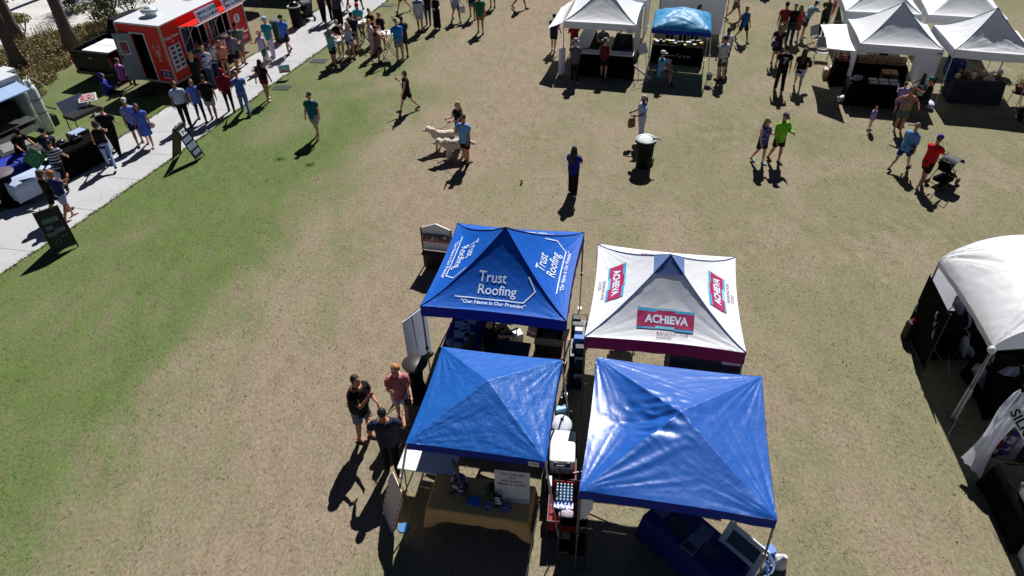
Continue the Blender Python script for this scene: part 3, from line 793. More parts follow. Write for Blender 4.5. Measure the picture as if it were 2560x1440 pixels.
def finish_people():
    dg = bpy.context.evaluated_depsgraph_get
    for ob, vx, ex, amp, fr in REM:
        md = ob.modifiers.new('join', 'REMESH'); md.mode = 'VOXEL'; md.voxel_size = vx; md.use_smooth_shade = True
        sm_ = ob.modifiers.new('soft', 'SMOOTH'); sm_.factor = .5; sm_.iterations = 3 if amp else 2
    d = dg()
    for ob, vx, ex, amp, fr in REM:
        me = bpy.data.meshes.new_from_object(ob.evaluated_get(d)); mats = list(ob.data.materials)
        b = bmesh.new(); b.from_mesh(me)
        if amp:
            b.normal_update(); sd = hash(ob.parent.name) % 97
            sd = sum(ord(c) for c in ob.parent.name)
            for v in b.verts:
                c = v.co; v.co = c+v.normal*amp*(noise.noise((c.x*fr+sd, c.y*fr, c.z*fr*.8))*1.1+noise.noise((c.x*fr*2.7, c.y*fr*2.7+sd, c.z*fr*2)) * .5)
        for f in b.faces: f.smooth = True; f.material_index = 0
        b.to_mesh(me); b.free()
        if ex:
            t = bpy.data.meshes.new('x'); t.from_pydata([tuple(p) for p in ex.v], [], ex.f); b = bmesh.new(); b.from_mesh(me); n0 = len(b.faces)
            b.from_mesh(t); b.faces.ensure_lookup_table()
            for i, mi in enumerate(ex.m): b.faces[n0+i].material_index = mi; b.faces[n0+i].smooth = True
            b.to_mesh(me); b.free(); bpy.data.meshes.remove(t)
        me.materials.clear()
        for m_ in mats: me.materials.append(m_)
        ob.modifiers.clear(); old = ob.data; nm = old.name; ob.data = me; bpy.data.meshes.remove(old); me.name = nm



# ------------------------------------------------------------------ furniture builders
def frame(o, ex, ey, off=0.):
    """plane: origin, unit x, unit y -> fn(a, b) in metres, lifted along the normal"""
    o, ex, ey = Vector(o), Vector(ex).normalized(), Vector(ey).normalized(); n = ex.cross(ey)*off
    return lambda a, b: o+ex*a+ey*b+n


def table(loc, L_, W_, h, rz, label, mat=WHITE, legm=GREY, group='folding tables', r=0):
    t = empty('folding_table', (loc[0], loc[1], 0), rz, label, 'table', group)
    m = MB(); m.rbox((0, 0, h-.02), (L_, W_, .04), .03); m.build('tabletop', mat, t)
    for sx in (-1, 1):
        for sy in (-1, 1):
            m = MB(); m.tube([(sx*(L_/2-.12), sy*(W_/2-.08), h-.04), (sx*(L_/2-.10), sy*(W_/2-.05), 0)], .014, 6); m.build('leg', legm, t)
    return t


def drape(loc, L_, W_, h, rz, z0, label, mat, cat='tablecloth', scal=0., group=None, name='tablecloth'):
    """cloth over a table: rounded top, hem down to z0 with folds; scal lifts the hem between the corners"""
    n = 96; per = []
    for i in range(n):
        t = i/n*4; k = int(t); f = t-k
        a = (-1+2*f, -1, 1-2*f, -1) if 0 else None
        x, y = ((-1+2*f, -1), (1, -1+2*f), (1-2*f, 1), (-1, 1-2*f))[k]
        per.append((x, y, math.sin(math.pi*f)))
    m = MB(); rings = []
    rings.append([Vector((x*(L_/2-.03), y*(W_/2-.03), h+.004)) for x, y, e in per])
    rings.append([Vector((x*(L_/2), y*(W_/2), h-.012)) for x, y, e in per])
    for q in (.35, .7, 1.):
        rr_ = []
        for i, (x, y, e) in enumerate(per):
            z = h-(h-z0)*q*(1-scal*min(1, e*1.6)); fo = q*(.02+.035*noise.noise((i*.45, q, loc[0]))); ck = (1-min(1, e*3))*.05*q
            d = Vector((x if abs(x) >= abs(y) else x*.0, y if abs(y) >= abs(x) else 0, 0))
            rr_.append(Vector((x*(L_/2), y*(W_/2), z))+d*(fo+ck))
        rings.append(rr_)
    P = [p for r_ in rings for p in r_]; F = [tuple(range(n-1, -1, -1))]
    for i in range(len(rings)-1):
        for j in range(n): a, b = i*n+j, i*n+(j+1) % n; F.append((a, b, b+n, a+n))
    m.add(P, F); o = m.build(name, mat, None, True); o.location = (loc[0], loc[1], 0); o.rotation_euler = (0, 0, rz)
    return tag(o, label, cat, group)


def mesh_thing(m, name, mats, loc, rz, label, cat, group=None, smooth=False):
    o = m.build(name, mats, None, smooth); o.location = loc; o.rotation_euler = (0, 0, rz); return tag(o, label, cat, group)


def chair(loc, rz, mat, label, frm=GREY, arm=True, back=None, group='folding chairs'):
    t = empty('folding_chair', (loc[0], loc[1], 0), rz, label, 'chair', group)
    m = MB(); rows = [[Vector((-.24+.48*i/6, -.22+.44*j/5, .42-.05*math.sin(math.pi*i/6))) for i in range(7)] for j in range(6)]
    m.loft(rows, 0, False, False); m.build('seat', mat, t, True)
    m = MB(); rows = [[Vector((-.26+.52*i/6, .22+.10*j/5+.04*math.sin(math.pi*i/6), .46+.42*j/5)) for i in range(7)] for j in range(6)]
    m.loft(rows, 0, False, False); m.build('backrest', back or mat, t, True)
    for s_ in (-1, 1):
        m = MB(); m.tube([(.26*s_, -.26, 0), (.26*s_, .22, .46), (.27*s_, .33, .90)], .012, 5); m.tube([(.27*s_, .26, 0), (.26*s_, -.22, .44), (.27*s_, -.24, .62)], .012, 5)
        if arm: m.tube([(.27*s_, -.26, .62), (.27*s_, .26, .64)], [(.03, .012)]*2, 6)
        m.build('side_frame', frm, t)
    return t


def bin_(loc, rz, label, lid='shut', col=(22, 40, 36), group='trash bins'):
    t = empty('trash_bin', (loc[0], loc[1], 0), rz, label, 'trash bin', group); bm_ = M('bin_%d' % col[0], col, .7, .15, spec=.15)
    m = MB(); m.lathe([(.24, 0), (.25, .03), (.29, .75), (.30, .93), (.315, .93), (.315, .90), (.33, .90), (.33, .99), (.31, 1.0), (.30, .96), (.25, .06), (.0, .06)], n=32); m.build('barrel', bm_, t, True)
    m = MB(); m.tube([(-.14, .30, .90), (-.14, .42, .92), (.14, .42, .92), (.14, .30, .90)], .02, 6); m.build('handle', bm_, t)
    for s_ in (-1, 1):
        m = MB(); m.tube([(.20*s_-.03, .27, .12), (.20*s_+.03, .27, .12)], .12, 16); m.build('wheel', BLACK, t)
    if lid == 'shut':
        m = MB(); m.lathe([(.34, .985), (.345, 1.01), (.30, 1.045), (.16, 1.06), (.0, 1.065)], n=32); m.build('lid', M('bin_lid_grey', (112, 122, 124), .3, .08, spec=.6), t, True)
    elif lid == 'dome':
        m = MB(); m.ell((0, 0, 1.0), (.24, .24, .22), 14, k=8); m.build('bag_heap', M('bin_bag', (14, 14, 18), .25, .2, bump=.8, bscale=9), t, True)
        m = MB(); m.lathe([(.335, .97), (.345, 1.0), (.31, 1.02), (.27, .99)], n=24); m.build('rim', M('bin_liner', (165, 168, 176), .4), t, True)
    elif lid == 'recess':
        m = MB(); m.lathe([(.335, .985), (.345, 1.01), (.325, 1.03), (.29, 1.012), (.26, .995), (.12, 1.0), (.0, 1.0)], n=36); m.build('lid', M('bin_lid_bright', (150, 158, 160), .3, .08, spec=.7), t, True)
        m = MB(); m.box((.27, .16, 1.03), (.16, .10, .04), rz=.5); m.box((.38, .19, 1.0), (.12, .03, .03), rz=.5); m.build('latch', BLACK, t)
        m = MB(); m.box((-.34, -.02, .70), (.12, .12, .16)); m.box((-.42, -.02, .64), (.06, .05, .16)); m.box((-.30, .02, .58), (.06, .16, .34)); m.build('side_bracket', BLACK, t)
    return t


def hi_table(loc, rz, label, sq=True, top=WHITE):
    t = empty('high_table', (loc[0], loc[1], 0), rz, label, 'table', 'high tables on the grass')
    m = MB(); m.rbox((0, 0, 1.08), (.82, .62, .035), .05); m.build('tabletop', top, t)
    for s_ in (-1, 1):
        m = MB(); m.tube([(.34*s_, -.25, 1.06), (-.30*s_, -.25, 0)], .014, 6); m.tube([(.34*s_, .25, 1.06), (-.30*s_, .25, 0)], .014, 6); m.tube([(-.30*s_, -.27, .02), (-.30*s_, .27, .02)], .014, 6); m.tube([(.05*s_, -.25, .53), (.05*s_, .25, .53)], .010, 6)
        m.build('leg_frame', BLACK, t)
    return t


def cup(loc, label, col=(225, 225, 225), group='cups and plates on the high tables', h=.12, r=.04):
    m = MB(); m.lathe([(0, 0), (r*.75, 0), (r, h), (r*.85, h), (r*.6, .02), (0, .02)], n=12)
    return mesh_thing(m, 'cup', M('cup_%d_%d_%d' % col, col, .4), loc, 0, label, 'cup', group, True)


def plate(loc, label, col=(235, 235, 235), r=.11, rz=0, group='cups and plates on the high tables'):
    m = MB(); m.lathe([(0, .004), (r*.7, .006), (r, .022), (r*.98, .016), (r*.7, 0), (0, 0)], n=16)
    m.ell((0, 0, .02), (r*.5, r*.4, .02), 8, 1, k=4)
    return mesh_thing(m, 'plate', [M('plate_%d' % col[0], col, .4), M('food', (196, 104, 48), .7, .4, 30)], loc, rz, label, 'plate', group, True)


def box_thing(name, label, cat, loc, d, rz, mat, group=None, r=0, lidmat=None, lid=0):
    t = MB()
    if r: t.rbox((0, 0, d[2]/2), d, r)
    else: t.box((0, 0, d[2]/2), d)
    mats = [mat]
    if lidmat:
        mats.append(lidmat); (t.rbox if r else t.box)((0, 0, d[2]+lid/2), (d[0]+.02, d[1]+.02, lid), *([r, 1] if r else [1]))
    return mesh_thing(t, name, mats, loc, rz, label, cat, group)


def sandwich(loc, rz, label, h=1.2, w_=.60, spread=.55, panel=None, content=None):
    """A-frame sign, front panel facing local -y"""
    t = empty('sandwich_board', (loc[0], loc[1], 0), rz, label, 'sign', 'sandwich boards by the path')
    for s_ in (-1, 1):
        m = MB(); o = Vector((0, s_*spread/2, 0)); top = Vector((0, s_*.02, h)); u = (top-o); L_ = u.length; u.normalize(); ex = Vector((1, 0, 0)); n = Vector((0, s_, .0))
        for a in (-w_/2, w_/2): m.tube([o+ex*a, o+ex*a+u*L_], .02, 4)
        for b in (.10, L_-.02): m.tube([o+ex*(-w_/2)+u*b, o+ex*(w_/2)+u*b], .02, 4)
        for a in (-.12, .12): m.tube([o+ex*a+u*(L_-.02), o+ex*a+u*(L_+.06)], .012, 4)
        m.build('frame', BLACK, t)
        m = MB(); f = frame(o, ex, u); q = [f(-w_/2, .12), f(w_/2, .12), f(w_/2, L_-.04), f(-w_/2, L_-.04)]
        m.prism(q, Vector((0, -s_*.012, 0))); pn = m.build('panel', BLACK, t)
        if s_ == -1 and content:
            m = MB(); content(m, frame(o+Vector((0, -.004, -.001)), ex, u, .012)); m.build('sheet', [M('sign_sheet', (120, 140, 160), .6, .1), INKK, INKW], pn)
    return t


# ------------------------------------------------------------------ centre block: below the canopies
RZ = R(-11.5)
# gold table
tc_ = (at(1091, 1182, .75)+at(1333, 1215, .75)+at(1324, 1304, .75)+at(1067, 1271, .75))/4
table(tc_, 1.83, .76, .735, RZ, 'folding table hidden under the gold tablecloth')
GOLD = M('gold_tablecloth', (216, 174, 112), .8, .08, 4, .3, 7, spec=.2)
drape(tc_, 1.86, .78, .745, RZ, .22, 'gold tablecloth with scalloped hem in front of small blue canopy', GOLD, scal=.42)
rzv = Matrix.Rotation(RZ, 3, 'Z')
TG = lambda a, b, z=.752: tc_ + rzv @ Vector((a, b, 0)) + Vector((0, 0, z-tc_.z))
# retirement board
m = MB(); m.box((0, 0, .40), (.62, .012, .80)); sg = mesh_thing(m, 'sign_board', PAPER, TG(.58, -.02), R(-9), 'white foam board sign reading You only get one retirement', 'sign')
sg.rotation_euler = (R(-6), 0, R(-9))
m = MB(); f = frame((0, -.0085, 0), (1, 0, 0), (0, 0, 1))
for i, tx in enumerate(('You only get', 'one', 'retirement.', 'Make it count!')): text_on(m, f, tx, .088, 0, .70-i*.085, bold=.0012)
text_on(m, f, 'MANDERSON', .065, .10, .07)
m.build('lettering', INKT, sg, fix=False)
m = MB(); m.tube([(.0, .01, .6), (0, .22, 0)], .012, 5); m.build('stand', WOOD, sg)
# gift basket
b0 = empty('gift_basket', TG(-.42, .10), RZ, 'dark patterned gift bag standing at the left end of gold table', 'bag')
m = MB(); m.loft([[Vector((math.cos(2*math.pi*j/16)*a, math.sin(2*math.pi*j/16)*b, z)) for j in range(16)] for z, a, b in ((0, .13, .10), (.08, .165, .13), (.2, .17, .14), (.32, .14, .12), (.40, .06, .06))])
m.build('bag', M('floral_bag', (34, 28, 70), .6, .5, 14, .6, 14, pat=('noise', (188, 176, 190), 9, .56)), b0, True)
for s_ in (-1, 1):
    m = MB(); m.ell((.12*s_, -.15, .035), (.06, .045, .035), 10); m.build('pouch', M('olive_pouch', (96, 96, 78), .8), b0, True)
m = MB(); m.tube([(0, .02, .40), (-.06, .06, .56), (-.10, .1, .70)], [.03, .07, .02], 8); m.build('ribbon', M('grey_ribbon', (90, 92, 104), .6, .2), b0, True)
m = MB(); m.box((0, 0, .012), (.24, .17, .024)); mesh_thing(m, 'notebook', M('blue_paper', (64, 122, 214), .7), TG(-.10, -.12), R(-14), 'light blue notebook lying in the middle of gold table', 'notebook')
m = MB(); m.box((0, 0, .006), (.05, .04, .012)); mesh_thing(m, 'card', PAPER, TG(.02, .10), .3, 'tiny white card above the light blue notebook', 'card')
m = MB(); m.tube([(-.07, 0, .008), (.07, .02, .008)], .006, 6); mesh_thing(m, 'pen', BLACK, TG(-.32, -.16), 1.2, 'black pen lying beside the patterned gift bag', 'pen')
pl = empty('potted_plant', TG(.22, .06), 0, 'green trailing plant in a round basket on gold table', 'plant')
m = MB(); m.lathe([(0, 0), (.09, 0), (.13, .12), (.11, .12), (.0, .10)], n=16); m.build('pot', M('straw_basket', (150, 136, 96), .8, .2), pl, True)


def leaves(m, c, r, n, ls, mi=0, flat=1., seed=0, wd=.35):
    rn = random.Random(seed); c = Vector(c)
    for i in range(n):
        d = Vector((rn.gauss(0, 1), rn.gauss(0, 1), rn.gauss(0, 1))); d.normalize(); q = c+Vector((d.x*r[0], d.y*r[1], d.z*r[2]))*rn.random()**.5
        a = Vector((rn.gauss(0, 1), rn.gauss(0, 1), rn.gauss(0, .6))).normalized(); b = a.cross(Vector((rn.gauss(0, 1), rn.gauss(0, 1), rn.gauss(0, 1)))).normalized(); l_ = ls*(.6+.8*rn.random())
        m.add([q-a*l_/2, q+b*l_*wd, q+a*l_/2, q-b*l_*wd], [(0, 1, 2, 3)], mi)


m = MB(); leaves(m, (0, 0, .18), (.16, .15, .10), 240, .07, seed=1); m.build('foliage', M('house_leaf', (86, 112, 58), .6, .4, 20), pl)
for i, (a, b, cc) in enumerate(((.18, -.20, (150, 140, 190)), (.50, -.18, (110, 74, 170)))):
    bw = empty('candy_bowl', TG(a, b), 0, ('glass bowl of pale purple sweets left of leaflet holder', 'glass bowl of violet sweets right of leaflet holder')[i], 'bowl', 'sweet bowls on the gold table')
    m = MB(); m.lathe([(0, 0), (.06, 0), (.105, .06), (.095, .06), (.05, .015), (0, .015)], n=18); m.build('bowl', M('bowl_glass', (140, 140, 190), .15, spec=.7), bw, True)
    for q in range(12):
        m = MB(); an = q*2.4; rr_ = .075*(q/12)**.5; m.ell((math.cos(an)*rr_, math.sin(an)*rr_, .055+.012*(q % 3)), (.02, .014, .012), 7, k=4); m.build('sweet', M('sweet_%d%d' % (i, q % 2), cc if q % 2 else (200, 196, 226), .4), bw, True)
lh = empty('leaflet_holder', TG(.36, -.17), R(-10), 'tall narrow leaflet holder between the two sweet bowls', 'leaflet holder')
m = MB(); m.box((0, .03, .16), (.13, .05, .32)); m.build('holder', M('dark_holder', (40, 42, 60), .5), lh)
m = MB(); m.box((0, 0, .22), (.11, .02, .20)); m.build('leaflet', M('leaflet', (60, 60, 90), .6, .3, 10, pat=('noise', (190, 196, 214), 16, .5)), lh)

# white table behind it and dark camp chairs
table(at(1072, 1150, .74), 1.1, .58, .74, R(-12), 'white folding table half in sun behind small blue canopy leg', WHITE)
chair(at(1150, 1190)+Vector((-.1, 1.0, 0)), R(180-20), DARK, 'black camp chair behind gold table', BLACK)
chair(at(1240, 1200)+Vector((0.1, .7, 0)), R(160), DARK, 'black camp chair behind the foam board sign', BLACK)
sh_ = empty('sneakers', (-.28, 8.0, 0), R(60), 'pair of white sneakers on the grass behind gold table', 'shoes')
for s_ in (-1, 1):
    m = MB(); m.tube([(s_*.08, .10, .05), (s_*.08, 0, .05), (s_*.08, -.10, .04), (s_*.08, -.17, .03)], [(.035, .05), (.042, .05), (.045, .035), (.03, .02)], 10); m.build('shoe', WHITE, sh_, True)

# leaning display board and blue disc
A_, B_ = at(985, 1337), at(958, 1275); Ct, Dt = at(982, 1172, 1.12), at(1012, 1240, 1.12)
db = empty('display_board', tuple((A_+B_)/2), 0, 'white display board with wooden edge leaning toward canopy leg', 'display board'); o = db.location
m = MB(); q = [B_-o, A_-o, Dt-o, Ct-o]
ed = []
for i in range(4):
    a, b = q[i-1], q[i]; c = q[(i+1) % 4]
    ed += [b.lerp(a, .10), b.lerp(c, .16)]
nrm = (q[1]-q[0]).cross(q[3]-q[0]).normalized()
m.prism(ed, nrm*.03); m.build('board', M('whiteboard', (205, 190, 186), .5, .06), db)
m = MB(); m.tube(ed+[ed[0]], .016, 5); m.build('edge_trim', WOOD, db)
m = MB()
for i in range(14):
    t = (i % 7)/7+.05; a = q[0].lerp(q[3], t) if i < 7 else q[1].lerp(q[2], t); cc = (q[0]+q[1]+q[2]+q[3])/4; a = a.lerp(cc, .12)+nrm*(.034 if 1 else 0); m.ell(a, (.018, .018, .012), 6, k=4); m.ell(a-nrm*.05, (.018, .018, .012), 6, k=4)
m.build('beads', M('blue_bead', (60, 60, 190), .4), db)
m = MB(); m.tube([(q[2]+q[3])/2, (q[0]+q[1])/2+Vector((.55, .12, 0))], .015, 5); m.build('prop', WOOD, db)
m = MB(); m.lathe([(0, .02), (.10, .02), (.115, .0), (.09, .012), (0, .012)], n=24); mesh_thing(m, 'flying_disc', M('blue_disc', (20, 110, 170), .4), at(1009, 1320), 0, 'blue plastic flying disc on the grass behind display board', 'disc')

# roll-up banner seen from behind, Trust side; prize wheel table
A_, B_ = at(1028, 925), at(1077, 885)
rb = empty('rollup_banner', tuple((A_+B_)/2), math.atan2(B_.y-A_.y, B_.x-A_.x), 'tall grey-backed banner stand beside the front left leg of the Trust Roofing canopy', 'banner'); L_ = (B_-A_).length
m = MB(); rows = []
for j in range(9):
    rows.append([Vector((-L_/2*1.12+L_*1.12*i/8, .05*math.sin(math.pi*i/8)*1.4*(1-.2*j/8),   .06+1.44*j/8)) for i in range(9)])
m.loft(rows, 0, False, False); pn = m.build('panel', M('banner_back', (176, 186, 208), .6, .08, trans=.35), rb, True)
m = MB(); m.tube([(0, .06, .02), (0, .07, 1.5)], .008, 5); m.tube([(-L_*.56, 0, 1.5), (L_*.56, 0, 1.5)], .012, 5); m.build('support', WMET, rb)
m = MB(); m.box((0, .03, .035), (L_*1.15, .16, .07)); m.build('base', BLACK, rb)
ct = empty('cocktail_table', at(1050, 992), 0, 'black covered cocktail table between pink shirt woman and small blue canopy', 'table')
m = MB(); m.lathe([(.27, .0), (.22, .06), (.13, .5), (.15, .85), (.26, 1.03), (.275, 1.06)], n=24); m.build('cover', DARK, ct, True)
m = MB(); m.lathe([(0, 1.075), (.265, 1.075), (.28, 1.06), (.27, 1.045), (0, 1.045)], n=28); m.build('tabletop', M('tan_top', (52, 46, 46), .4), ct, True)

# product rack left of Trust canopy
A_ = at(1098, 668); pr = empty('sample_rack', tuple(A_), R(-14), 'white gabled sample display stand behind Trust Roofing canopy', 'display stand')
for s_ in (-1, 1):
    m = MB(); m.tube([(.42*s_, 0, 0), (.42*s_, .05, 1.25)], .02, 6); m.tube([(.42*s_, 0, 0), (.42*s_, .35, 0)], .02, 6); m.build('leg', BLACK, pr)
m = MB(); m.prism([(-.42, .02, .55), (.42, .02, .55), (.42, .06, 1.22), (0, .07, 1.38), (-.42, .06, 1.22)], (0, .03, 0)); m.build('header_board', WHITE, pr)
m = MB(); m.box((0, -.01, .98), (.76, .02, .16)); m.build('picture', M('house_picture', (86, 60, 52), .6, .4, 6, pat=('noise', (170, 168, 176), 5, .55)), pr)
m = MB(); m.box((0, -.012, .86), (.78, .02, .03)); m.build('red_strip', M('red_strip', (200, 70, 84), .6), pr)
m = MB(); m.box((0, -.10, .52), (.80, .20, .03)); m.build('shelf', BLACK, pr)
m = MB(); m.box((0, -.10, .24), (.70, .10, .40)); m.build('sample_tile', BLACK, pr)

# Trust canopy: table, papers, chairs, carton
tt = (at(1127, 801, .75)+at(1206, 808, .75)+at(1104, 862, .75)+at(1205, 873, .75))/4+Vector((.0, .0, 0))
drape(tt, .80, 1.84, .75, RZ, .08, 'royal blue tablecloth under the Trust Roofing canopy', BLUEC)
table(tt, .76, 1.8, .73, RZ, 'folding table hidden under the royal blue tablecloth')
TT = lambda a, b, z=.758: tt+rzv @ Vector((a, b, 0))+Vector((0, 0, z-tt.z))
for i, (a, b, wd, d_, r_) in enumerate(((-.05, -.02, .36, .26, .1), (.14, -.10, .22, .30, -.1), (-.14, .30, .30, .22, .0), (.05, .45, .28, .22, -.2), (-.02, .16, .24, .18, .3))):
    m = MB(); m.box((0, 0, .01), (wd, d_, .02)); mesh_thing(m, 'leaflet_stack', M('leaflet_pale', (176, 186, 205), .7, .12, 20), TT(a, b), r_,
        ('wide stack of pale leaflets in the middle of blue table', 'tall stack of leaflets at the aisle edge of blue table', 'leaflets near the back left of blue table', 'leaflet at the far end of blue table', 'small tilted leaflet behind the wide stack')[i], 'leaflets', 'leaflets on the royal blue tablecloth')
for i, (a, b) in enumerate(((-.22, -.38), (-.03, -.46))):
    ht = empty('cap', TT(a, b), R(40+60*i), ('pale blue cap at the near left corner of blue table', 'pale blue cap beside the olive tube on blue table')[i], 'cap', 'caps on the royal blue tablecloth')
    m = MB(); m.ell((0, 0, .05), (.10, .11, .08), 12); m.build('crown', cloth((130, 150, 176)), ht, True)
    m = MB(); m.tube([(0, -.08, .02), (0, -.17, .015)], [(.09, .008), (.06, .006)], 10); m.build('brim', cloth((130, 150, 176)), ht, True)
m = MB(); m.tube([(0, -.16, .08), (0, .16, .08)], .085, 16); mesh_thing(m, 'shingle_roll', M('olive_roll', (70, 66, 44), .8, .2), TT(.22, -.32), R(-25), 'olive brown roll lying on the near end of blue table', 'roll')
chair(at(1258, 862), R(120), DARK, 'black camp chair with white panel under the Trust Roofing canopy', BLACK, back=DARK)
chair(at(1235, 850)+Vector((-.1, .5, 0)), R(90), DARK, 'black camp chair deepest under the Trust Roofing canopy', BLACK)
m = MB(); m.box((0, 0, .12), (.30, .22, .24)); mesh_thing(m, 'small_box', PAPER, at(1290, 850), R(20), 'small white box standing beside the black camp chair', 'box')
bt = table(at(1268, 872, .72), 1.0, .55, .72, RZ, 'low black table between the two blue canopies', BLACK, BLACK)
cb = empty('cardboard_box', at(1373, 875), RZ, 'open cardboard box with spread flaps near Trust canopy leg', 'box')
m = MB(); z_ = .52
for q, d in (((0, -.20, z_/2), (.62, .012, z_)), ((0, .20, z_/2), (.62, .012, z_)), ((-.31, 0, z_/2), (.012, .388, z_)), ((.31, 0, z_/2), (.012, .388, z_)), ((0, 0, .01), (.60, .38, .012))): m.box(q, d)
m.build('carton', M('carton_dark', (60, 48, 40), .8), cb)
for i, (q, d, e) in enumerate((((-.41, 0, z_+.03), (.22, .40, .008), (0, .3, 0)), ((.41, 0, z_+.03), (.22, .40, .008), (0, -.3, 0)), ((0, -.29, z_+.01), (.62, .18, .008), (.25, 0, 0)), ((0, .28, z_+.03), (.62, .18, .008), (-.4, 0, 0)))):
    m = MB(); from_e = Matrix.Rotation(e[1], 3, 'Y') @ Matrix.Rotation(e[0], 3, 'X'); m.box(q, d, R_=from_e); m.build('flap', CARD, cb)
m = MB(); m.box((0, 0, .36), (.34, .30, .2)); m.build('contents', M('dark_goods', (40, 40, 42), .7, .3), cb)

# aisle between the canopies
wg = empty('folding_wagon', (.82, 7.38, 0), R(-7), 'red folding wagon loaded with water bottles in the aisle', 'wagon', 'folding wagons in the aisle')


def wagon_parts(wg, L_=.86, W_=.50):
    m = MB()
    for q, d in (((0, -L_/2, .42), (W_, .02, .30)), ((0, L_/2, .42), (W_, .02, .30)), ((-W_/2, 0, .42), (.02, L_, .30)), ((W_/2, 0, .42), (.02, L_, .30)), ((0, 0, .28), (W_, L_, .02))): m.box(q, d)
    m.build('tub', M('red_canvas', (150, 16, 26), .75, .2, bump=.5, bscale=8), wg)
    m = MB(); x, y = W_/2+.015, L_/2+.015; m.tube([(-x, -y, .58), (x, -y, .58), (x, y, .58), (-x, y, .58), (-x, -y, .58)], .014, 6); m.tube([(-x, -y, .2), (x, -y, .2), (x, y, .2), (-x, y, .2), (-x, -y, .2)], .014, 6)
    for i in (-1, 1):
        for j in (-1, 1): m.tube([(i*x, j*y, .1), (i*x, j*y, .60)], .014, 6)
    m.build('frame', BLACK, wg)
    for i in (-1, 1):
        for j in (-1, 1): m = MB(); m.tube([(i*x-.02, j*y*.85, .09), (i*x+.03, j*y*.85, .09)], .09, 14); m.build('wheel', BLACK, wg)
    m = MB(); m.tube([(0, -y, .25), (-.02, -y-.20, .55), (-.03, -y+.02, .95)], .012, 6); m.tube([(-.10, -y+.02, .95), (.05, -y+.02, .95)], .016, 6); m.build('pull_handle', BLACK, wg)


wagon_parts(wg)
wp = empty('water_pack', (.86, 7.62, .30), R(-7), 'shrink wrapped pack of clear water bottles in the red wagon', 'water bottles')
WB_ = M('bottle_water', (120, 170, 205), .12, .15, spec=.8); WCp = M('bottle_cap', (225, 232, 240), .4)
for i in range(5):
    for j in range(7):
        m = MB(); m.lathe([(.0, 0), (.031, 0), (.032, .15), (.014, .19), (.013, .205)], ((i-2)*.066, (j-3)*.066, .03), 8); m.lathe([(.015, .20), (.015, .22), (0, .22)], ((i-2)*.066, (j-3)*.066, .03), 8, 1); m.build('bottle', [WB_, WCp], wp, True)
m = MB(); m.box((0, -.28, .09), (.34, .12, .18)); m.build('second_pack', M('blue_wrap', (40, 90, 190), .2, .4, 18, .5, 20), wp)
m = MB(); m.ell((0, 0, .10), (.16, .12, .09), 12); mesh_thing(m, 'towel', cloth((176, 168, 178), pat=('noise', (90, 90, 110), 12, .6)), (.86, 7.12, .40), 0, 'crumpled grey towel at the front of the red wagon', 'towel', None, True)
m = MB(); m.box((0, 0, .2), (.06, .22, .40)); mesh_thing(m, 'box', PAPER, (.60, 7.72, .31), R(-4), 'white upright box at the left side of the red wagon', 'box')
cl = empty('cooler', (.88, 8.42, .42), R(-6), 'white hard cooler standing on a red wagon between canopies', 'cooler')
m = MB(); m.rbox((0, 0, .17), (.46, .74, .34), .05); m.build('tub', WHITE, cl, True)
m = MB(); m.rbox((0, 0, .375), (.49, .77, .07), .06); m.build('lid', M('cooler_lid', (236, 236, 238), .35, .02), cl, True)
for j in (-1, 1):
    m = MB(); m.tube([(.0-.16, j*.40, .30), (.16, j*.40, .30)], .015, 6); m.build('handle', BLACK, cl)
    m = MB(); m.box((.12*j, -.385, .36), (.05, .03, .08)); m.build('latch', BLACK, cl)
w2 = empty('folding_wagon', (.86, 8.30, 0), R(-6), 'red folding wagon carrying the white cooler', 'wagon', 'folding wagons in the aisle'); wagon_parts(w2, .90, .52)
m = MB(); m.tube([(0, 0, 0), (.5, .05, .02), (.95, -.2, .03)], .014, 6); m.tube([(.1, -.18, 0), (.9, -.25, .03)], .012, 6); mesh_thing(m, 'tent_pole', GREY, (1.0, 7.95, .6), 0, 'loose grey tent poles lying across behind the cooler wagon', 'pole')
cc_ = empty('folding_cart', (.92, 9.25, 0), R(-5), 'small black cart heaped with a white cloth and blue bag', 'cart')
m = MB(); m.box((0, 0, .35), (.42, .5, .03)); m.tube([(-.22, -.26, .02), (-.22, .26, .02), (.22, .26, .02), (.22, -.26, .02), (-.22, -.26, .02)], .015, 6)
for i in (-1, 1):
    for j in (-1, 1): m.tube([(i*.2, j*.24, 0), (i*.2, j*.24, .6)], .014, 6)
m.build('frame', BLACK, cc_)
m = MB(); m.ell((0, 0, .08), (.22, .26, .11), 18, k=10); m.ell((-.04, -.28, .0), (.10, .14, .09), 12); mesh_thing(m, 'cloth_bundle', M('white_bundle', (196, 200, 216), .8, .15, 6, 1.0, 7), (.92, 9.2, .42), 0, 'crumpled white cloth heaped on the black cart', 'cloth', None, True)
m = MB(); m.box((0, 0, .12), (.22, .10, .24)); mesh_thing(m, 'paper_bag', M('pale_blue_bag', (150, 190, 214), .6), (.93, 9.56, .38), .2, 'pale blue paper bag behind the white cloth bundle', 'bag')
# folding chair frame in the shade at the aisle's near end
fc = empty('folding_chair', (.92, 6.6, 0), R(-8), 'black folding chair standing in the shade at the near end of the aisle', 'chair', 'folding chairs')
m = MB(); m.box((0, 0, .44), (.44, .42, .025)); m.build('seat', DARK, fc)
m = MB(); m.box((0, .22, .76), (.44, .02, .24)); m.build('backrest', DARK, fc)
for s_ in (-1, 1): m = MB(); m.tube([(.23*s_, -.26, 0), (.23*s_, .24, .90)], .013, 6); m.tube([(.23*s_, .26, 0), (.23*s_, -.18, .45)], .013, 6); m.build('leg_frame', BLACK, fc)

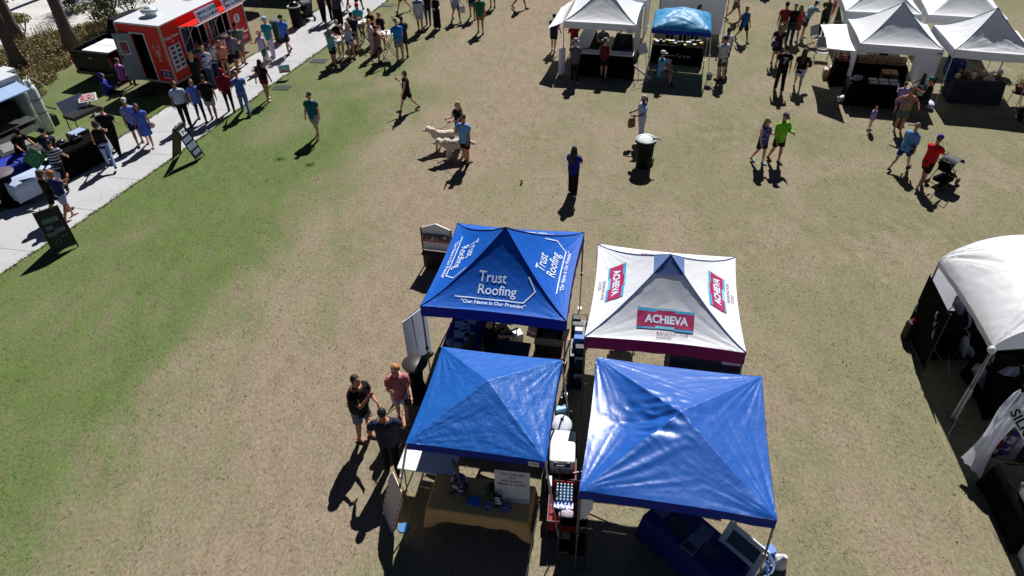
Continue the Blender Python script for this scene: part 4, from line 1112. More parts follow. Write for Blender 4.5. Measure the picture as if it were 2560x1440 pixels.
# black shelving beside ACHIEVA canopy
sr = empty('wire_rack', tuple(at(1447, 1000)+Vector((0, .6, 0))), R(-8), 'tall black wire rack of supplies by the ACHIEVA canopy leg', 'rack')
m = MB()
for i in (-1, 1):
    for j in (-1, 1): m.tube([(i*.16, j*.55, 0), (i*.16, j*.55, 1.5)], .012, 5)
m.tube([(-.16, -.55, 1.49), (.16, -.55, 1.49), (.16, .55, 1.49), (-.16, .55, 1.49), (-.16, -.55, 1.49)], .012, 5)
m.build('frame', BLACK, sr)
for z in (.3, .8, 1.3): m = MB(); m.box((0, 0, z), (.34, 1.14, .02)); m.build('shelf', BLACK, sr)
rn = random.Random(4)
for z in (.31, .81, 1.31):
    for q in range(5):
        hh = .12+.16*rn.random(); cl_ = ((24, 24, 30), (40, 110, 190), (190, 196, 205), (60, 62, 70), (24, 24, 30))[q if z > 1 else (q*2) % 5]
        m = MB(); m.rbox((0, 0, hh/2), (.16+.1*rn.random(), .14, hh), .02)
        mesh_thing(m, 'supply_box', M('supply_%d' % cl_[0], cl_, .6), (sr.location.x, sr.location.y-.44+q*.22, z+.001), R(-8), 'small container on the black wire rack', 'container', 'containers on the black wire rack')
# ACHIEVA interior
drape(at(1770, 900, .75)+Vector((.0, .25, 0)), 1.5, .7, .75, RZ, .05, 'navy tablecloth under the ACHIEVA canopy', M('navy_cloth', (14, 22, 60), .8))
chair(at(1565, 905)+Vector((0, .5, 0)), R(170), DARK, 'black chair under the ACHIEVA canopy', BLACK)

# large canopy: hanging cloth, table, window sample, tub of bags
m = MB(); rows = []; a0, a1 = at(1449, 1240, 2.1), at(1484, 1248, 2.1)
for j in range(8):
    wd = 1-.0*j; rows.append([a0.lerp(a1, i/6*(1-.13*max(0, j-3)))+Vector((0, -.02*math.sin(i), -.09*j+.0)) for i in range(7)])
m.loft(rows, 0, False, False); tag(m.build('hanging_cloth', WWALL, None, True), 'white cloth flap hanging at the left front leg of large blue canopy', 'cloth')
bt_ = at(1745, 1345, .75); rz2 = R(-52)
drape(bt_, 1.8, .75, .75, rz2, .05, 'dark blue tablecloth under the large blue canopy', BLUEC)
TB = lambda a, b, z=.758: bt_+Matrix.Rotation(rz2, 3, 'Z') @ Vector((a, b, 0))+Vector((0, 0, z-bt_.z))
for i, (a, b, wd, d_, cl_, tx) in enumerate(((-.72, -.05, .22, .30, (96, 104, 116), 'grey leaflet at the far end of dark blue table'), (-.35, -.08, .40, .32, (44, 48, 58), 'black folder on the dark blue table'),
        (.02, -.18, .26, .34, (118, 130, 152), 'printed calendar sheet on the dark blue table'), (.02, .14, .26, .30, (106, 116, 134), 'grey brochure behind the calendar sheet'), (.32, -.05, .30, .24, (60, 72, 96), 'blue grey folder nearest the window sample'), (-.68, .24, .2, .2, (84, 92, 104), 'small grey sheet at back edge of dark blue table'))):
    m = MB(); m.box((0, 0, .008), (wd, d_, .016)); o = mesh_thing(m, 'brochure', M('brochure_%d' % i, cl_, .5, .15, 14), TB(a, b), rz2+.05*i, tx, 'brochure', 'brochures on the dark blue tablecloth')
    if i == 2:
        m = MB()
        for q in range(6):
            for r_ in range(4): m.box((-.09+.036*q, -.12+.035*r_, .018), (.028, .026, .003))
        m.build('calendar_grid', INKK, o)
ws = empty('window_sample', (3.50, 6.02, 0), R(-52), 'white framed sash window sample on a black case', 'window sample')
m = MB(); m.box((0, .28, .30), (.74, .40, .58)); m.build('case', BLACK, ws)
Wm = Matrix.Rotation(R(-35), 3, 'X'); o_ = Vector((0, -.02, .50))
m = MB()
for q, d in (((-.33, 0, .34), (.10, .06, .74)), ((.33, 0, .34), (.10, .06, .74)), ((0, 0, .01), (.56, .06, .08)), ((0, 0, .67), (.56, .06, .08)), ((0, -.005, .34), (.56, .05, .07))): m.box(o_+Wm @ Vector(q), d, R_=Wm)
m.build('window_frame', M('window_white', (196, 200, 205), .4), ws)
for z in (.175, .505):
    m = MB(); m.box(o_+Wm @ Vector((0, .01, z)), (.55, .01, .255), R_=Wm); m.build('pane', M('dark_glass', (22, 44, 56), .08, .3, spec=.8), ws)
tb = empty('clear_tub', at(1890, 1432), 0, 'clear plastic tub of blue parts beside the window sample', 'tub')
m = MB(); m.lathe([(0, 0), (.20, 0), (.25, .35), (.24, .35), (.19, .02), (0, .02)], n=20); m.build('tub', M('tub_plastic', (110, 130, 160), .15, .2, spec=.7), tb, True)
m = MB(); leaves(m, (0, 0, .25), (.20, .20, .14), 90, .14, seed=5, wd=.5); m.build('contents', M('tub_contents', (60, 90, 140), .4, .5, 6), tb)
m = MB(); m.box((0, 0, .2), (.22, .16, .30), rz=.3); m.tube([(.18, -.08, .0), (.20, -.1, .10), (.22, -.12, .22), (.26, -.12, .32)], [.13, .15, .10, .04], 9, 1); mesh_thing(m, 'carrier_bags', [M('bright_blue_box', (30, 110, 200), .5), M('white_bag', (215, 215, 224), .5, .1, 6, .9, 8)], at(1912, 1400), 0, 'white carrier bag against a bright blue box at canopy leg', 'bag')

# ------------------------------------------------------------------ food trailer
TRL = M('trailer_red', (212, 20, 16), .45, .06, spec=.35); TRW = M('trailer_trim', (206, 206, 208), .4, .05); ROOF = M('trailer_roof', (205, 208, 214), .5, .06, 2)
INT = M('dark_interior', (10, 10, 12), .9); SIGNB = M('awning_sign', (168, 186, 214), .5, .05); LOB = M('lobster_red', (190, 40, 50), .6)  # near-black interior colour stands in for shade inside the trailers
K0 = Vector((-13.55, 27.80, 0)); td = Vector((.335, .942, 0)); tn = Vector((-.942, .335, 0)); TL, TW, Z0, Z1 = 5.15, 2.12, .38, 2.68
trz = math.atan2(td.y, td.x)-math.pi/2
tr = empty('food_trailer', K0, trz, 'red food trailer with open service windows selling Maine lobster rolls', 'food trailer')
# local frame: +y along the trailer, -x across it (service side x=0, far side x=-TW); y=0 is the door end
m = MB()
wy = [(1.05, 2.50), (2.72, 4.05)]; wz = (1.30, 2.28)
# service side with two window openings, door end with a doorway, all as butted panels
def wall(m, axis, fixed, t, spans, z0, z1, mi=0):
    for a0, a1, b0, b1 in spans:
        c = ((a0+a1)/2, (b0+b1)/2); d = (a1-a0, b1-b0)
        if axis == 'y': m.box((fixed, c[0], c[1]), (t, d[0], d[1]), mi)
        else: m.box((c[0], fixed, c[1]), (d[0], t, d[1]), mi)
wall(m, 'y', -.03, .06, [(0, wy[0][0], Z0, Z1), (wy[0][1], wy[1][0], Z0, Z1), (wy[1][1], TL, Z0, Z1)]+[(a, b, Z0, wz[0]) for a, b in wy]+[(a, b, wz[1], Z1) for a, b in wy], 0, 0)
wall(m, 'y', -TW+.03, .06, [(0, TL, Z0, Z1)], 0, 0)
dx0, dx1 = -1.52, -.86
wall(m, 'x', .03, .06, [(-TW+.06, dx0, Z0, Z1), (dx1, -.06, Z0, Z1), (dx0, dx1, 2.34, Z1)], 0, 0)
wall(m, 'x', TL-.03, .06, [(-TW+.06, -.06, Z0, Z1)], 0, 0)
m.build('body', TRL, tr)
m = MB(); m.box((-TW/2, TL/2, Z0+.03), (TW-.14, TL-.14, .05)); m.box((-TW*.5, TL/2, 1.3), (.06, TL-.3, 1.8)); m.box((-.085, .53, 1.5), (.03, .9, 2.2)); m.box((-TW+.085, TL/2, 1.5), (.03, TL-.2, 2.2)); m.box((-TW/2, 2.5, 2.655), (TW-.2, TL-.3, .02)); m.build('interior', INT, tr)  # black linings added so the inside of the walls looks shaded
m = MB(); m.rbox((-TW/2, TL/2, Z1+.035), (TW+.06, TL+.06, .07), .04); m.build('roof', ROOF, tr)
m = MB()
for x, y in ((.012, .012), (-TW-.012, .012), (.012, TL+.012)): m.box((x, y-.0, (Z0+Z1)/2), (.07, .07, Z1-Z0))
m.box((.02, TL/2, Z0+.04), (.04, TL-.1, .08)); m.box((-TW/2, -.02, Z0+.04), (TW-.1, .04, .08)); m.build('corner_trim', M('trim_beige', (176, 160, 140), .5, .1), tr)
for y in (.95, 3.55):
    m = MB(); m.lathe([(.21, 0), (.21, .12), (.33, .16), (.345, .24), (.25, .30), (.16, .32), (.15, .36), (0, .37)], (-TW*.52, y, Z1+.07), 28); m.build('roof_vent', M('vent_dome', (190, 200, 210), .35, .1), tr, True)
dr = empty
# open door swung out to the left of the doorway
m = MB(); dm = Matrix.Rotation(R(22), 3, 'Z'); hin = Vector((dx0, -.02, 0)); m.box(hin+dm @ Vector((-.35, 0, 1.38)), (.70, .045, 1.92), R_=dm); door = m.build('door', M('door_steel', (120, 128, 140), .5, .06), tr)
m = MB(); m.box(hin+dm @ Vector((-.37, -.035, 1.78)), (.38, .02, .56), R_=dm); m.build('window_frame', TRW, door)
m = MB(); m.box(hin+dm @ Vector((-.37, -.05, 1.78)), (.30, .012, .47), R_=dm); m.build('pane', M('poster_red', (120, 26, 34), .4, .3, 8), door)
m = MB(); m.box(hin+dm @ Vector((-.62, -.05, 1.40)), (.05, .06, .14), R_=dm); m.build('handle', BLACK, door)
m = MB(); f = frame(hin+dm @ Vector((-.50, -.060, 1.62)), dm @ Vector((1, 0, 0)), (0, 0, 1)); text_on(m, f, 'MAINE', .075, .13, -.0, align='CENTER'); m.build('lettering', INKW, door, fix=False)
m = MB()
for a in (-TW+.02, dx0-.0): pass
m.box(((dx0+dx1)/2, -.012, 2.36), (dx1-dx0+.08, .03, .05)); m.box((dx1+.02, -.012, 1.38), (.05, .03, 1.95)); m.box((dx0-.02, -.012, 1.38), (.05, .03, 1.95)); m.build('door_frame', TRW, tr)
m = MB()
for i in range(3): m.box((-TW/2-.12+.12*i, -.01, Z1-.12), (.05, .03, .03))
m.build('marker_lights', M('marker', (200, 120, 80), .4), tr)
m = MB(); m.box((-1.2, -.42, .22), (.80, .55, .05)); m.box((-1.2, -.66, .10), (.80, .3, .04)); m.build('step', BLACK, tr)


def lobster(m, f, x, y, s, mi=0):
    """simple lobster outline: tail segments, carapace, two claws, legs"""
    for i in range(4): poly_on(m, f, [(x-s*(.10-.012*i), y-s*(.16+.11*i)), (x+s*(.10-.012*i), y-s*(.16+.11*i)), (x+s*(.11-.012*i), y-s*(.07+.11*i)), (x-s*(.11-.012*i), y-s*(.07+.11*i))], mi, 1)
    poly_on(m, f, [(x-s*.20, y-s*.66), (x+s*.20, y-s*.66), (x+s*.07, y-s*.52), (x-s*.07, y-s*.52)], mi, 1)
    poly_on(m, f, [(x-s*.12, y-s*.05), (x+s*.12, y-s*.05), (x+s*.07, y+s*.22), (x-s*.07, y+s*.22)], mi, 1)
    for q in (-1, 1):
        stroke_on(m, f, [(x+q*s*.10, y+s*.12), (x+q*s*.30, y+s*.22), (x+q*s*.26, y+s*.42)], s*.05, mi)
        poly_on(m, f, [(x+q*s*.26-s*.09, y+s*.40), (x+q*s*.26+s*.09, y+s*.40), (x+q*s*.22+s*.05, y+s*.66), (x+q*s*.22-s*.03, y+s*.66)], mi, 1)
        for i in range(3): stroke_on(m, f, [(x+q*s*.11, y+s*(.02-.07*i)), (x+q*s*.30, y-s*(.02+.09*i))], s*.025, mi)
        stroke_on(m, f, [(x+q*s*.03, y+s*.2), (x+q*s*.10, y+s*.6)], s*.015, mi)


# printed graphics: plane on the service side reads along -y -> +y seen from +x
fs = lambda off: (lambda a, b: Vector((off, a, b)))
m = MB(); text_on(m, fs(.006), "Today's Menu", .15, .52, 2.10, bold=.003); m.build('lettering', INKW, tr, fix=False)
m = MB(); stroke_on(m, fs(.006), [(.52, 2.04), (.52, 1.94)], .02); stroke_on(m, fs(.006), [(.48, 1.98), (.52, 1.93), (.56, 1.98)], .02); m.build('arrow', INKW, tr, fix=False)
m = MB(); m.box((.02, .50, 1.33), (.03, .66, 1.02)); mb_ = m.build('menu_board', PAPER, tr)
for i in range(5):
    for j in range(2):
        m = MB(); m.box((.04, .34+.32*j+.02*(i % 2), 1.74-.19*i), (.012, .20, .10)); m.build('dish_photo', M('dish_%d' % ((i+j) % 3), ((60, 40, 36), (96, 50, 36), (44, 52, 60))[(i+j) % 3], .6, .5, 30), mb_)
m = MB(); text_on(m, fs(.006), 'GOT', .42, 2.62, .72, bold=.01, align='LEFT'); text_on(m, fs(.006), "'YAH?", .36, 4.02, .86, bold=.009, align='LEFT'); text_on(m, fs(.006), 'TOO', .22, 4.55, .62, bold=.006, align='LEFT'); m.build('slogan', INKW, tr, fix=False)
for yc, zc, rr_, col in ((4.62, 2.36, .30, 'cream'), (4.60, 1.60, .20, 'white')):
    m = MB(); m.loft([[Vector((e, yc+math.cos(2*math.pi*j/28)*rr_, zc+math.sin(2*math.pi*j/28)*rr_)) for j in range(28)] for e in (.001, .008)]); e_ = m.build('round_emblem', M('emblem_'+col, (226, 206, 176) if col == 'cream' else (220, 220, 224), .6), tr)
    m = MB(); lobster(m, lambda a, b: Vector((.012, yc+a, zc+b)), 0, .02, rr_*1.15); m.build('lobster_mark', LOB if col == 'cream' else INKK, e_, fix=False)
fe = lambda a, b: Vector((a, -.006, b))
m = MB(); lobster(m, fe, -.42, 1.62, .52); m.build('lobster_mark', M('faint_white_print', (206, 160, 160), .6), tr, fix=False)
m = MB(); m.box((-.34, -.012, .76), (.50, .012, .22)); ic = m.build('social_panel', M('purple_panel', (64, 30, 110), .5), tr)
m = MB(); fi = lambda a, b: Vector((a, -.024, b)); text_on(m, fi, 'f', .2, -.44, .70, bold=.006); stroke_on(m, fi, [(-.30, .70), (-.18, .70), (-.18, .82), (-.30, .82), (-.30, .70)], .014); stroke_on(m, fi, [(-.26, .76), (-.24, .79), (-.22, .76), (-.24, .73), (-.26, .76)], .012); m.build('icons', INKW, ic, fix=False)
for zz in (.92, .60): m = MB(); stroke_on(m, fe, [(-.56, zz), (-.12, zz)], .03); m.build('small_print', INKW, tr, fix=False)
m = MB(); text_on(m, fs(.006), 'HOT', .18, 1.9, .66, bold=.004); m.build('counter_print', M('orange_print', (214, 90, 40), .6), tr, fix=False)
# service windows: frames, panes, counter, lifted awning flap with its sign
for i, (a, b) in enumerate(wy):
    m = MB(); f_ = .05
    for q, d in (((.015, a, (wz[0]+wz[1])/2), (.05, f_, wz[1]-wz[0])), ((.015, b, (wz[0]+wz[1])/2), (.05, f_, wz[1]-wz[0])), ((.015, (a+b)/2, wz[0]), (.05, b-a-f_, f_)), ((.015, (a+b)/2, wz[1]), (.05, b-a-f_, f_)), ((.0, a+(b-a)*.36, (wz[0]+wz[1])/2), (.04, .03, wz[1]-wz[0]-f_)), ((.0, a+(b-a)*.72, (wz[0]+wz[1])/2), (.04, .03, wz[1]-wz[0]-f_))): m.box(q, d)
    sw = m.build('service_window', TRW, tr)
    m = MB(); m.box((-.045, a+(b-a)*.17, 1.78), (.008, (b-a)*.3, .9)); m.build('pane', M('tinted_pane', (28, 40, 48), .1, .3, spec=.8), sw)
    m = MB(); m.box((.22, (a+b)/2, wz[0]-.03), (.42, b-a+.06, .03)); m.build('counter', CHROME, tr)
    # flap opens outwards and a little up
    m = MB(); h0 = Vector((.04, 0, 2.36)); out_ = Vector((.92, 0, .10)); y0, y1 = a-.06, b+.06
    m.prism([h0+Vector((0, y0, 0)), h0+Vector((0, y1, 0)), h0+Vector((0, y1, 0))+out_, h0+Vector((0, y0, 0))+out_], (0, 0, .035)); fl_ = m.build('awning_flap', TRL, tr)
    m = MB(); m.tube([h0+Vector((0, y0, .02)), h0+out_+Vector((0, y0, .02)), h0+out_+Vector((0, y1, .02)), h0+Vector((0, y1, .02))], .022, 6); m.tube([Vector((.02, y0+.02, 1.5)), h0+out_*.8+Vector((0, y0+.02, 0))], .01, 5); m.build('flap_trim', TRW, fl_)
    s0 = h0+out_+Vector((-.06, 0, .04)); ex = Vector((0, 1, 0)); ey = Vector((-.30, 0, 1)).normalized(); sl_ = y1-y0-.12
    m = MB(); nrm = Vector((1, 0, .30)).normalized(); P = [s0+Vector((0, y0+.3, 0)), s0+Vector((0, y1, 0)), s0+Vector((0, y1, 0))+ey*.46, s0+Vector((0, y0+.3, 0))+ey*.46]; m.prism(P, -nrm*.02); sb_ = m.build('sign', SIGNB, tr)
    m = MB(); f = lambda a_, b_, s0=s0, y0=y0: s0+Vector((0, y0+.3, 0))+ex*a_+ey*b_+nrm*.008
    L1, L2 = (('MAINE LOBSTER', 'ROLLS & MORE'), ('MAINE LOBSTER', 'MAC & CHEESE'))[i]; wd = sl_-.2; sz = .150 if i == 0 else .135
    text_on(m, f, L1, sz*1.1, wd/2+.12, .27, bold=.004); text_on(m, f, L2, sz*1.15, wd/2+.12, .08, bold=.004); m.build('lettering', INKK, sb_, fix=False)
    m = MB(); lobster(m, f, .13, .22, .26); m.build('lobster_mark', LOB, sb_, fix=False)
for y in (1.6, 3.9):
    m = MB(); m.tube([(-.05, y, .30), (-.28, y, .30)], .30, 20); m.build('wheel', BLACK, tr, True)
m = MB(); m.tube([(-TW/2, TL, .42), (-TW/2, TL+.9, .42)], .05, 6); m.tube([(-.4, TL, .42), (-TW/2, TL+.9, .42)], .04, 6); m.tube([(-TW+.4, TL, .42), (-TW/2, TL+.9, .42)], .04, 6); m.build('hitch', BLACK, tr)

# pickup truck
pk = empty('pickup_truck', (-17.35, 29.05, 0), R(-18), 'black pickup truck parked behind the red food trailer', 'pickup truck'); PKM = M('truck_black', (6, 7, 9), .5, .1, spec=.3)
m = MB(); B = 1.03
m.box((-B+.05, 1.0, .95), (.10, 1.9, .86)); m.box((B-.05, 1.0, .95), (.10, 1.9, .86)); m.box((0, 1.0, .60), (2*B-.2, 1.9, .06)); m.box((0, 1.98, .95), (2*B, .08, .86))
m.loft([[Vector((sx*B*k, y, z)) for sx, z in ((-1, .5), (1, .5), (1, 1.05), (.98, 1.2), (-.98, 1.2), (-1, 1.05))] for y, k in ((2.03, 1), (4.4, 1), (5.3, .97), (5.5, .9))])
m.loft([[Vector((x*kx, y, z)) for x, z in ((-.98, 1.18), (.98, 1.18), (.80, zt), (-.80, zt))] for y, zt, kx in ((2.06, 1.60, 1), (2.3, 1.92, .98), (3.7, 1.92, .98), (4.3, 1.25, 1))])
m.build('body', PKM, pk)
m = MB(); m.box((0, .0, .96), (2*B-.04, .08, .80)); tg = m.build('tailgate', PKM, pk)
m = MB(); m.box((0, -.05, 1.12), (.22, .03, .05)); m.build('handle', CHROME, tg)
m = MB(); m.box((0, -.10, .50), (1.8, .16, .14)); m.build('bumper', M('dark_chrome', (70, 66, 60), .3, metal=.8), pk)
for s_ in (-1, 1):
    m = MB(); m.box((s_*(B-.06), -.03, .98), (.13, .06, .40)); m.build('tail_light', M('tail_red', (110, 10, 14), .3), pk)
    for y in (1.1, 4.5): m = MB(); m.tube([(s_*(B-.22), y, .38), (s_*(B+.02), y, .38)], .38, 20); w_ = m.build('wheel', BLACK, pk, True); m = MB(); m.tube([(s_*(B+.0), y, .38), (s_*(B+.03), y, .38)], .2, 12); m.build('rim', CHROME, w_)
m = MB(); m.box((0, 2.9, 1.66), (1.72, 1.2, .3)); m.build('cab_glass', M('dark_glass', (22, 44, 56)), pk)
for i, (x, y) in enumerate(((-.42, .62), (.30, .62), (-.42, 1.35), (.30, 1.35))):
    q = Vector((-17.35, 29.05, 0))+Matrix.Rotation(R(-18), 3, 'Z') @ Vector((x+.1, y, .64))
    m = MB(); m.rbox((0, 0, .29), (.70, .68, .58), .03); m.rbox((0, 0, .62), (.72, .70, .07), .03); mesh_thing(m, 'foam_box', M('foam', (226, 230, 232), .7, .03), q, R(-18), 'white foam box packed in the truck bed', 'box', 'foam boxes in the truck bed')

# ------------------------------------------------------------------ left trailer, gas bottle, stall
lc = at(113, 338); fd_ = (at(0, 213, 2.3)-at(42, 196, 2.3)); fd_.z = 0; fd_.normalize()    # along its open side, away to the lower left
lt = empty('white_trailer', lc, math.atan2(-fd_.y, -fd_.x), 'white food trailer with raised hatch and dark opening at left edge', 'food trailer')
# local: -x along the open side, +y depth
WT = M('trailer_white', (206, 212, 218), .45, .05)
m = MB(); D_ = 2.1; LL = 4.2; m.box((-LL/2, D_-.03, 1.3), (LL, .06, 2.0)); m.box((-.03, D_/2-.03, 1.3), (.06, D_-.06, 2.0)); m.box((-LL+.03, D_/2-.03, 1.3), (.06, D_-.06, 2.0)); m.box((-LL/2, .03, .42), (LL-.12, .06, .24)); m.box((-LL/2, .03, 2.2), (LL-.12, .06, .20)); m.box((-LL/2, D_/2, .33), (LL-.12, D_-.12, .05)); m.build('body', WT, lt)
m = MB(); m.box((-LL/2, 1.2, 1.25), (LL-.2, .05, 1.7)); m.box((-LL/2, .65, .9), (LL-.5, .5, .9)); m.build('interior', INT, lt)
m = MB(); m.rbox((-LL/2, D_/2, 2.33), (LL+.06, D_+.06, .07), .04); m.build('roof', ROOF, lt)
m = MB(); m.prism([(-.10, -.02, 2.12), (-LL+.1, -.02, 2.12), (-LL+.1, -.62, 1.92), (-.10, -.62, 1.92)], (0, .012, .035)); m.build('hatch', M('hatch_blue_white', (150, 178, 214), .4, .1), lt)
m = MB(); m.box((-1.5, -.35, .98), (2.2, .6, .04)); m.build('counter', CHROME, lt)
m = MB(); m.tube([(-LL+.6, .3, .32), (-LL+.6, .05, .32)], .32, 18); m.build('wheel', BLACK, lt, True)
q = lt.matrix_basis @ Vector((0, 0, 0))
lz = lt.rotation_euler.z
ac = empty('air_conditioner', lc+Matrix.Rotation(lz, 3, 'Z') @ Vector((.30, 1.1, 1.35)), lz, 'tall white air conditioner box on the end of white trailer', 'air conditioner')
m = MB(); m.box((0, 0, .45), (.42, .60, .95)); m.build('case', WT, ac)
m = MB(); m.box((0, -.305, .45), (.30, .015, .75)); m.box((.215, 0, .45), (.015, .44, .75)); m.build('grille', M('dark_grille', (24, 44, 54), .5), ac)
gb = empty('gas_cylinder', lc+Matrix.Rotation(lz, 3, 'Z') @ Vector((.28, .05, .05)), lz, 'tall white propane cylinder strapped to end of white trailer', 'gas cylinder')
m = MB(); m.lathe([(0, 0), (.16, 0), (.19, .06), (.19, 1.62), (.15, 1.74), (.07, 1.80), (.07, 1.82), (0, 1.82)], n=24); m.build('tank', WT, gb, True)
m = MB(); m.lathe([(.11, 1.80), (.12, 1.98), (.10, 1.98), (.09, 1.80)], n=20, cap=False); m.build('collar', WT, gb, True)
for z in (.75, 1.25):
    m = MB(); m.lathe([(.195, z), (.197, z+.03), (.192, z+.03), (.190, z)], n=20); m.build('strap', BLACK, gb)
m = MB(); m.tube([(0, 0, 1.95), (.25, .3, 2.0), (.6, .25, 1.6), (.8, -.1, .9)], .010, 5); m.build('hose', PAPER, gb)
m = MB(); m.box((.30, .2, .2), (.5, .5, .35)); m.tube([(.1, .5, .6), (.6, .5, .6), (.6, -.1, .6)], .03, 6); mesh_thing(m, 'generator', BLACK, lc+Matrix.Rotation(lz, 3, 'Z') @ Vector((.35, .35, 0)), lz, 'black generator on the ground behind propane cylinder', 'generator')

# serving tables along the path, left
def tbl_cloth(px, z, L_, W_, rz, mat, label, z0=.06, under='folding table under the cloth'):
    q = at(*px, z); return drape(q, L_, W_, z, rz, z0, label, mat), q


o, q1 = tbl_cloth((165, 368), .9, 2.0, .75, R(62), DARK, 'black cloth on the serving table beside the path')
Q = lambda a, b, z=.91: q1+Matrix.Rotation(R(62), 3, 'Z') @ Vector((a, b, 0))+Vector((0, 0, z-q1.z))
for i, (a, b) in enumerate(((-.55, .10), (.0, .15), (.45, .05))):
    kt = empty('chafing_dish', Q(a, b), R(62), ('black chafing dish at the near end of serving table', 'black chafing dish in the middle of serving table', 'black chafing dish at the far end of serving table')[i], 'dish', 'dishes on the serving table')
    m = MB(); m.rbox((0, 0, .08), (.34, .26, .14), .04); m.build('pan', BLACK, kt, True)
    m = MB(); m.ell((0, 0, .15), (.16, .12, .09), 12); m.build('lid', M('dark_steel', (50, 54, 66), .25, metal=.6), kt, True)
m = MB(); m.box((0, 0, .01), (.36, .12, .02)); m.ell((.05, 0, .03), (.14, .05, .03), 8, 1, k=4); mesh_thing(m, 'tray', [PAPER, M('food', (196, 104, 48))], Q(-.75, -.22), R(62), 'white tray of orange food at the table edge', 'tray')
gr_ = empty('griddle', at(228, 335), R(62), 'black griddle stand with tilted sign above serving table', 'grill')
m = MB(); m.box((0, 0, .86), (1.1, .6, .12)); m.build('griddle', BLACK, gr_)
for i in (-1, 1):
    for j in (-1, 1): m = MB(); m.tube([(i*.5, j*.25, .8), (i*.52, j*.27, 0)], .02, 5); m.build('leg', BLACK, gr_)
m = MB(); m.prism([(-.5, .28, .92), (.5, .28, .92), (.5, .42, 1.35), (-.5, .42, 1.35)], (0, .02, 0)); m.build('splash_guard', CHROME, gr_)
mb2 = empty('menu_stand', at(250, 318), R(24), 'tilted menu board with red pictures above the black griddle', 'sign')
m = MB(); m.box((0, 0, 1.18), (.62, .40, .03), R_=Matrix.Rotation(R(24), 3, 'X')); m.build('board', PAPER, mb2)
m = MB(); m.box((0, -.004, 1.20), (.50, .30, .012), R_=Matrix.Rotation(R(24), 3, 'X')); m.build('print', M('menu_print', (190, 176, 180), .6, .1, 4, pat=('check', (176, 50, 54), 9, .5)), mb2)
m = MB(); m.tube([(0, 0, 0), (0, 0, 1.16)], .02, 6); m.build('post', BLACK, mb2)
m = MB(); m.rbox((0, 0, .03), (1.5, .34, .06), .05); bd = mesh_thing(m, 'folded_board', WT, at(265, 330, .55), R(-40), 'long white panel leaning beside the menu board', 'panel'); bd.rotation_euler = (R(0), R(-42), R(118))
bs = empty('beverage_dispenser', at(215, 400)+Vector((0, .2, .0)), R(62), 'black box with blue and white labels beside serving table', 'box')
m = MB(); m.box((0, 0, .5), (.6, .45, 1.0)); m.build('case', BLACK, bs)
m = MB(); m.box((0, .0, 1.006), (.5, .36, .012)); m.build('label_sheet', M('pale_label', (150, 170, 205), .6, .2, 20), bs)
table(at(98, 366, .9), .75, .55, .9, R(30), 'small stainless prep table in front of white trailer', CHROME, group='prep tables')
for i, (x, y, tx) in enumerate(((42, 402, 'open white cooler beside the blue covered table'), )):
    ck = empty('cooler', at(x+5, y+22), R(35), tx, 'cooler'); m = MB()
    for q, d in (((0, -.22, .22), (.62, .05, .40)), ((0, .22, .22), (.62, .05, .40)), ((-.29, 0, .22), (.05, .40, .40)), ((.29, 0, .22), (.05, .40, .40)), ((0, 0, .05), (.60, .42, .06))): m.box(q, d)
    m.build('tub', WHITE, ck); m = MB(); m.box((0, .30, .56), (.62, .05, .36)); m.build('lid', WHITE, ck)
drape(at(8, 408, .8), 1.5, .8, .80, R(62), .3, 'blue tablecloth at the left edge of the photo', M('bright_blue_cloth', (20, 46, 160), .7, .3, 3))
drape(at(72, 436, .8), 1.4, .62, .80, R(58), .22, 'white tablecloth behind the green round-logo sign', M('white_cloth', (170, 186, 214), .7))
m = MB(); m.box((0, 0, .36), (.50, .012, .50), R_=Matrix.Rotation(R(45), 3, 'Y')); gs = mesh_thing(m, 'green_sign', M('green_sign', (22, 112, 62), .5), at(95, 425, .95), R(12), 'green diamond-set sign standing on the white tablecloth', 'sign')
gs.rotation_euler = (R(-18), 0, R(12)); m = MB(); f = frame((0, -.009, .36), (1, 0, 0), (0, 0, 1))
stroke_on(m, f, [(math.cos(R(a))*.14, math.sin(R(a))*.14) for a in range(0, 361, 20)], .016); stroke_on(m, f, [(-.07, .0), (.0, .05), (.08, .02)], .012); m.build('emblem', M('pale_green', (150, 170, 150), .6), gs, fix=False)
ct2 = empty('cocktail_table', at(38, 505), 0, 'black stretch-covered cocktail table on the path at left edge', 'table')
m = MB(); m.lathe([(.46, .0), (.40, .04), (.19, .45), (.20, .78), (.38, 1.02), (.405, 1.06)], n=28); m.build('cover', DARK, ct2, True)
m = MB(); m.lathe([(0, 1.075), (.39, 1.075), (.408, 1.06), (.40, 1.045), (0, 1.045)], n=28); m.build('tabletop', M('plum_top', (96, 86, 96), .5), ct2, True)
m = MB(); m.prism([(0, 0, 0), (.9, .3, 0), (.7, 1.0, .02), (-.1, .7, .02)], (0, 0, .03)); mesh_thing(m, 'granite_slab', M('speckled_grey', (128, 126, 130), .6, .4, 20), at(10, 385, .9), R(30), 'speckled grey serving top in front of trailer hatch', 'counter')

# sandwich boards and small yard sign
def board1(m, f):
    for a, b, wd, hh in ((-.02, 1.0, .40, .13), (-.12, .80, .17, .11), (.10, .66, .26, .13), (-.15, .60, .22, .11), (.14, .46, .14, .06)):
        poly_on(m, f, [(a-wd/2, b-hh/2), (a+wd/2, b-hh/2), (a+wd/2, b+hh/2), (a-wd/2, b+hh/2)], 0, 1)
        for q in range(3): stroke_on(m, lambda x, y: f(x, y)+Vector((0, -.003, .001)), [(a-wd*.42, b-hh*.3+hh*.3*q), (a+wd*.42, b-hh*.3+hh*.3*q)], .008, 1)
    stroke_on(m, f, [(-.08+math.cos(R(a))*.07, .34+math.sin(R(a))*.07) for a in range(0, 361, 30)], .014, 0)


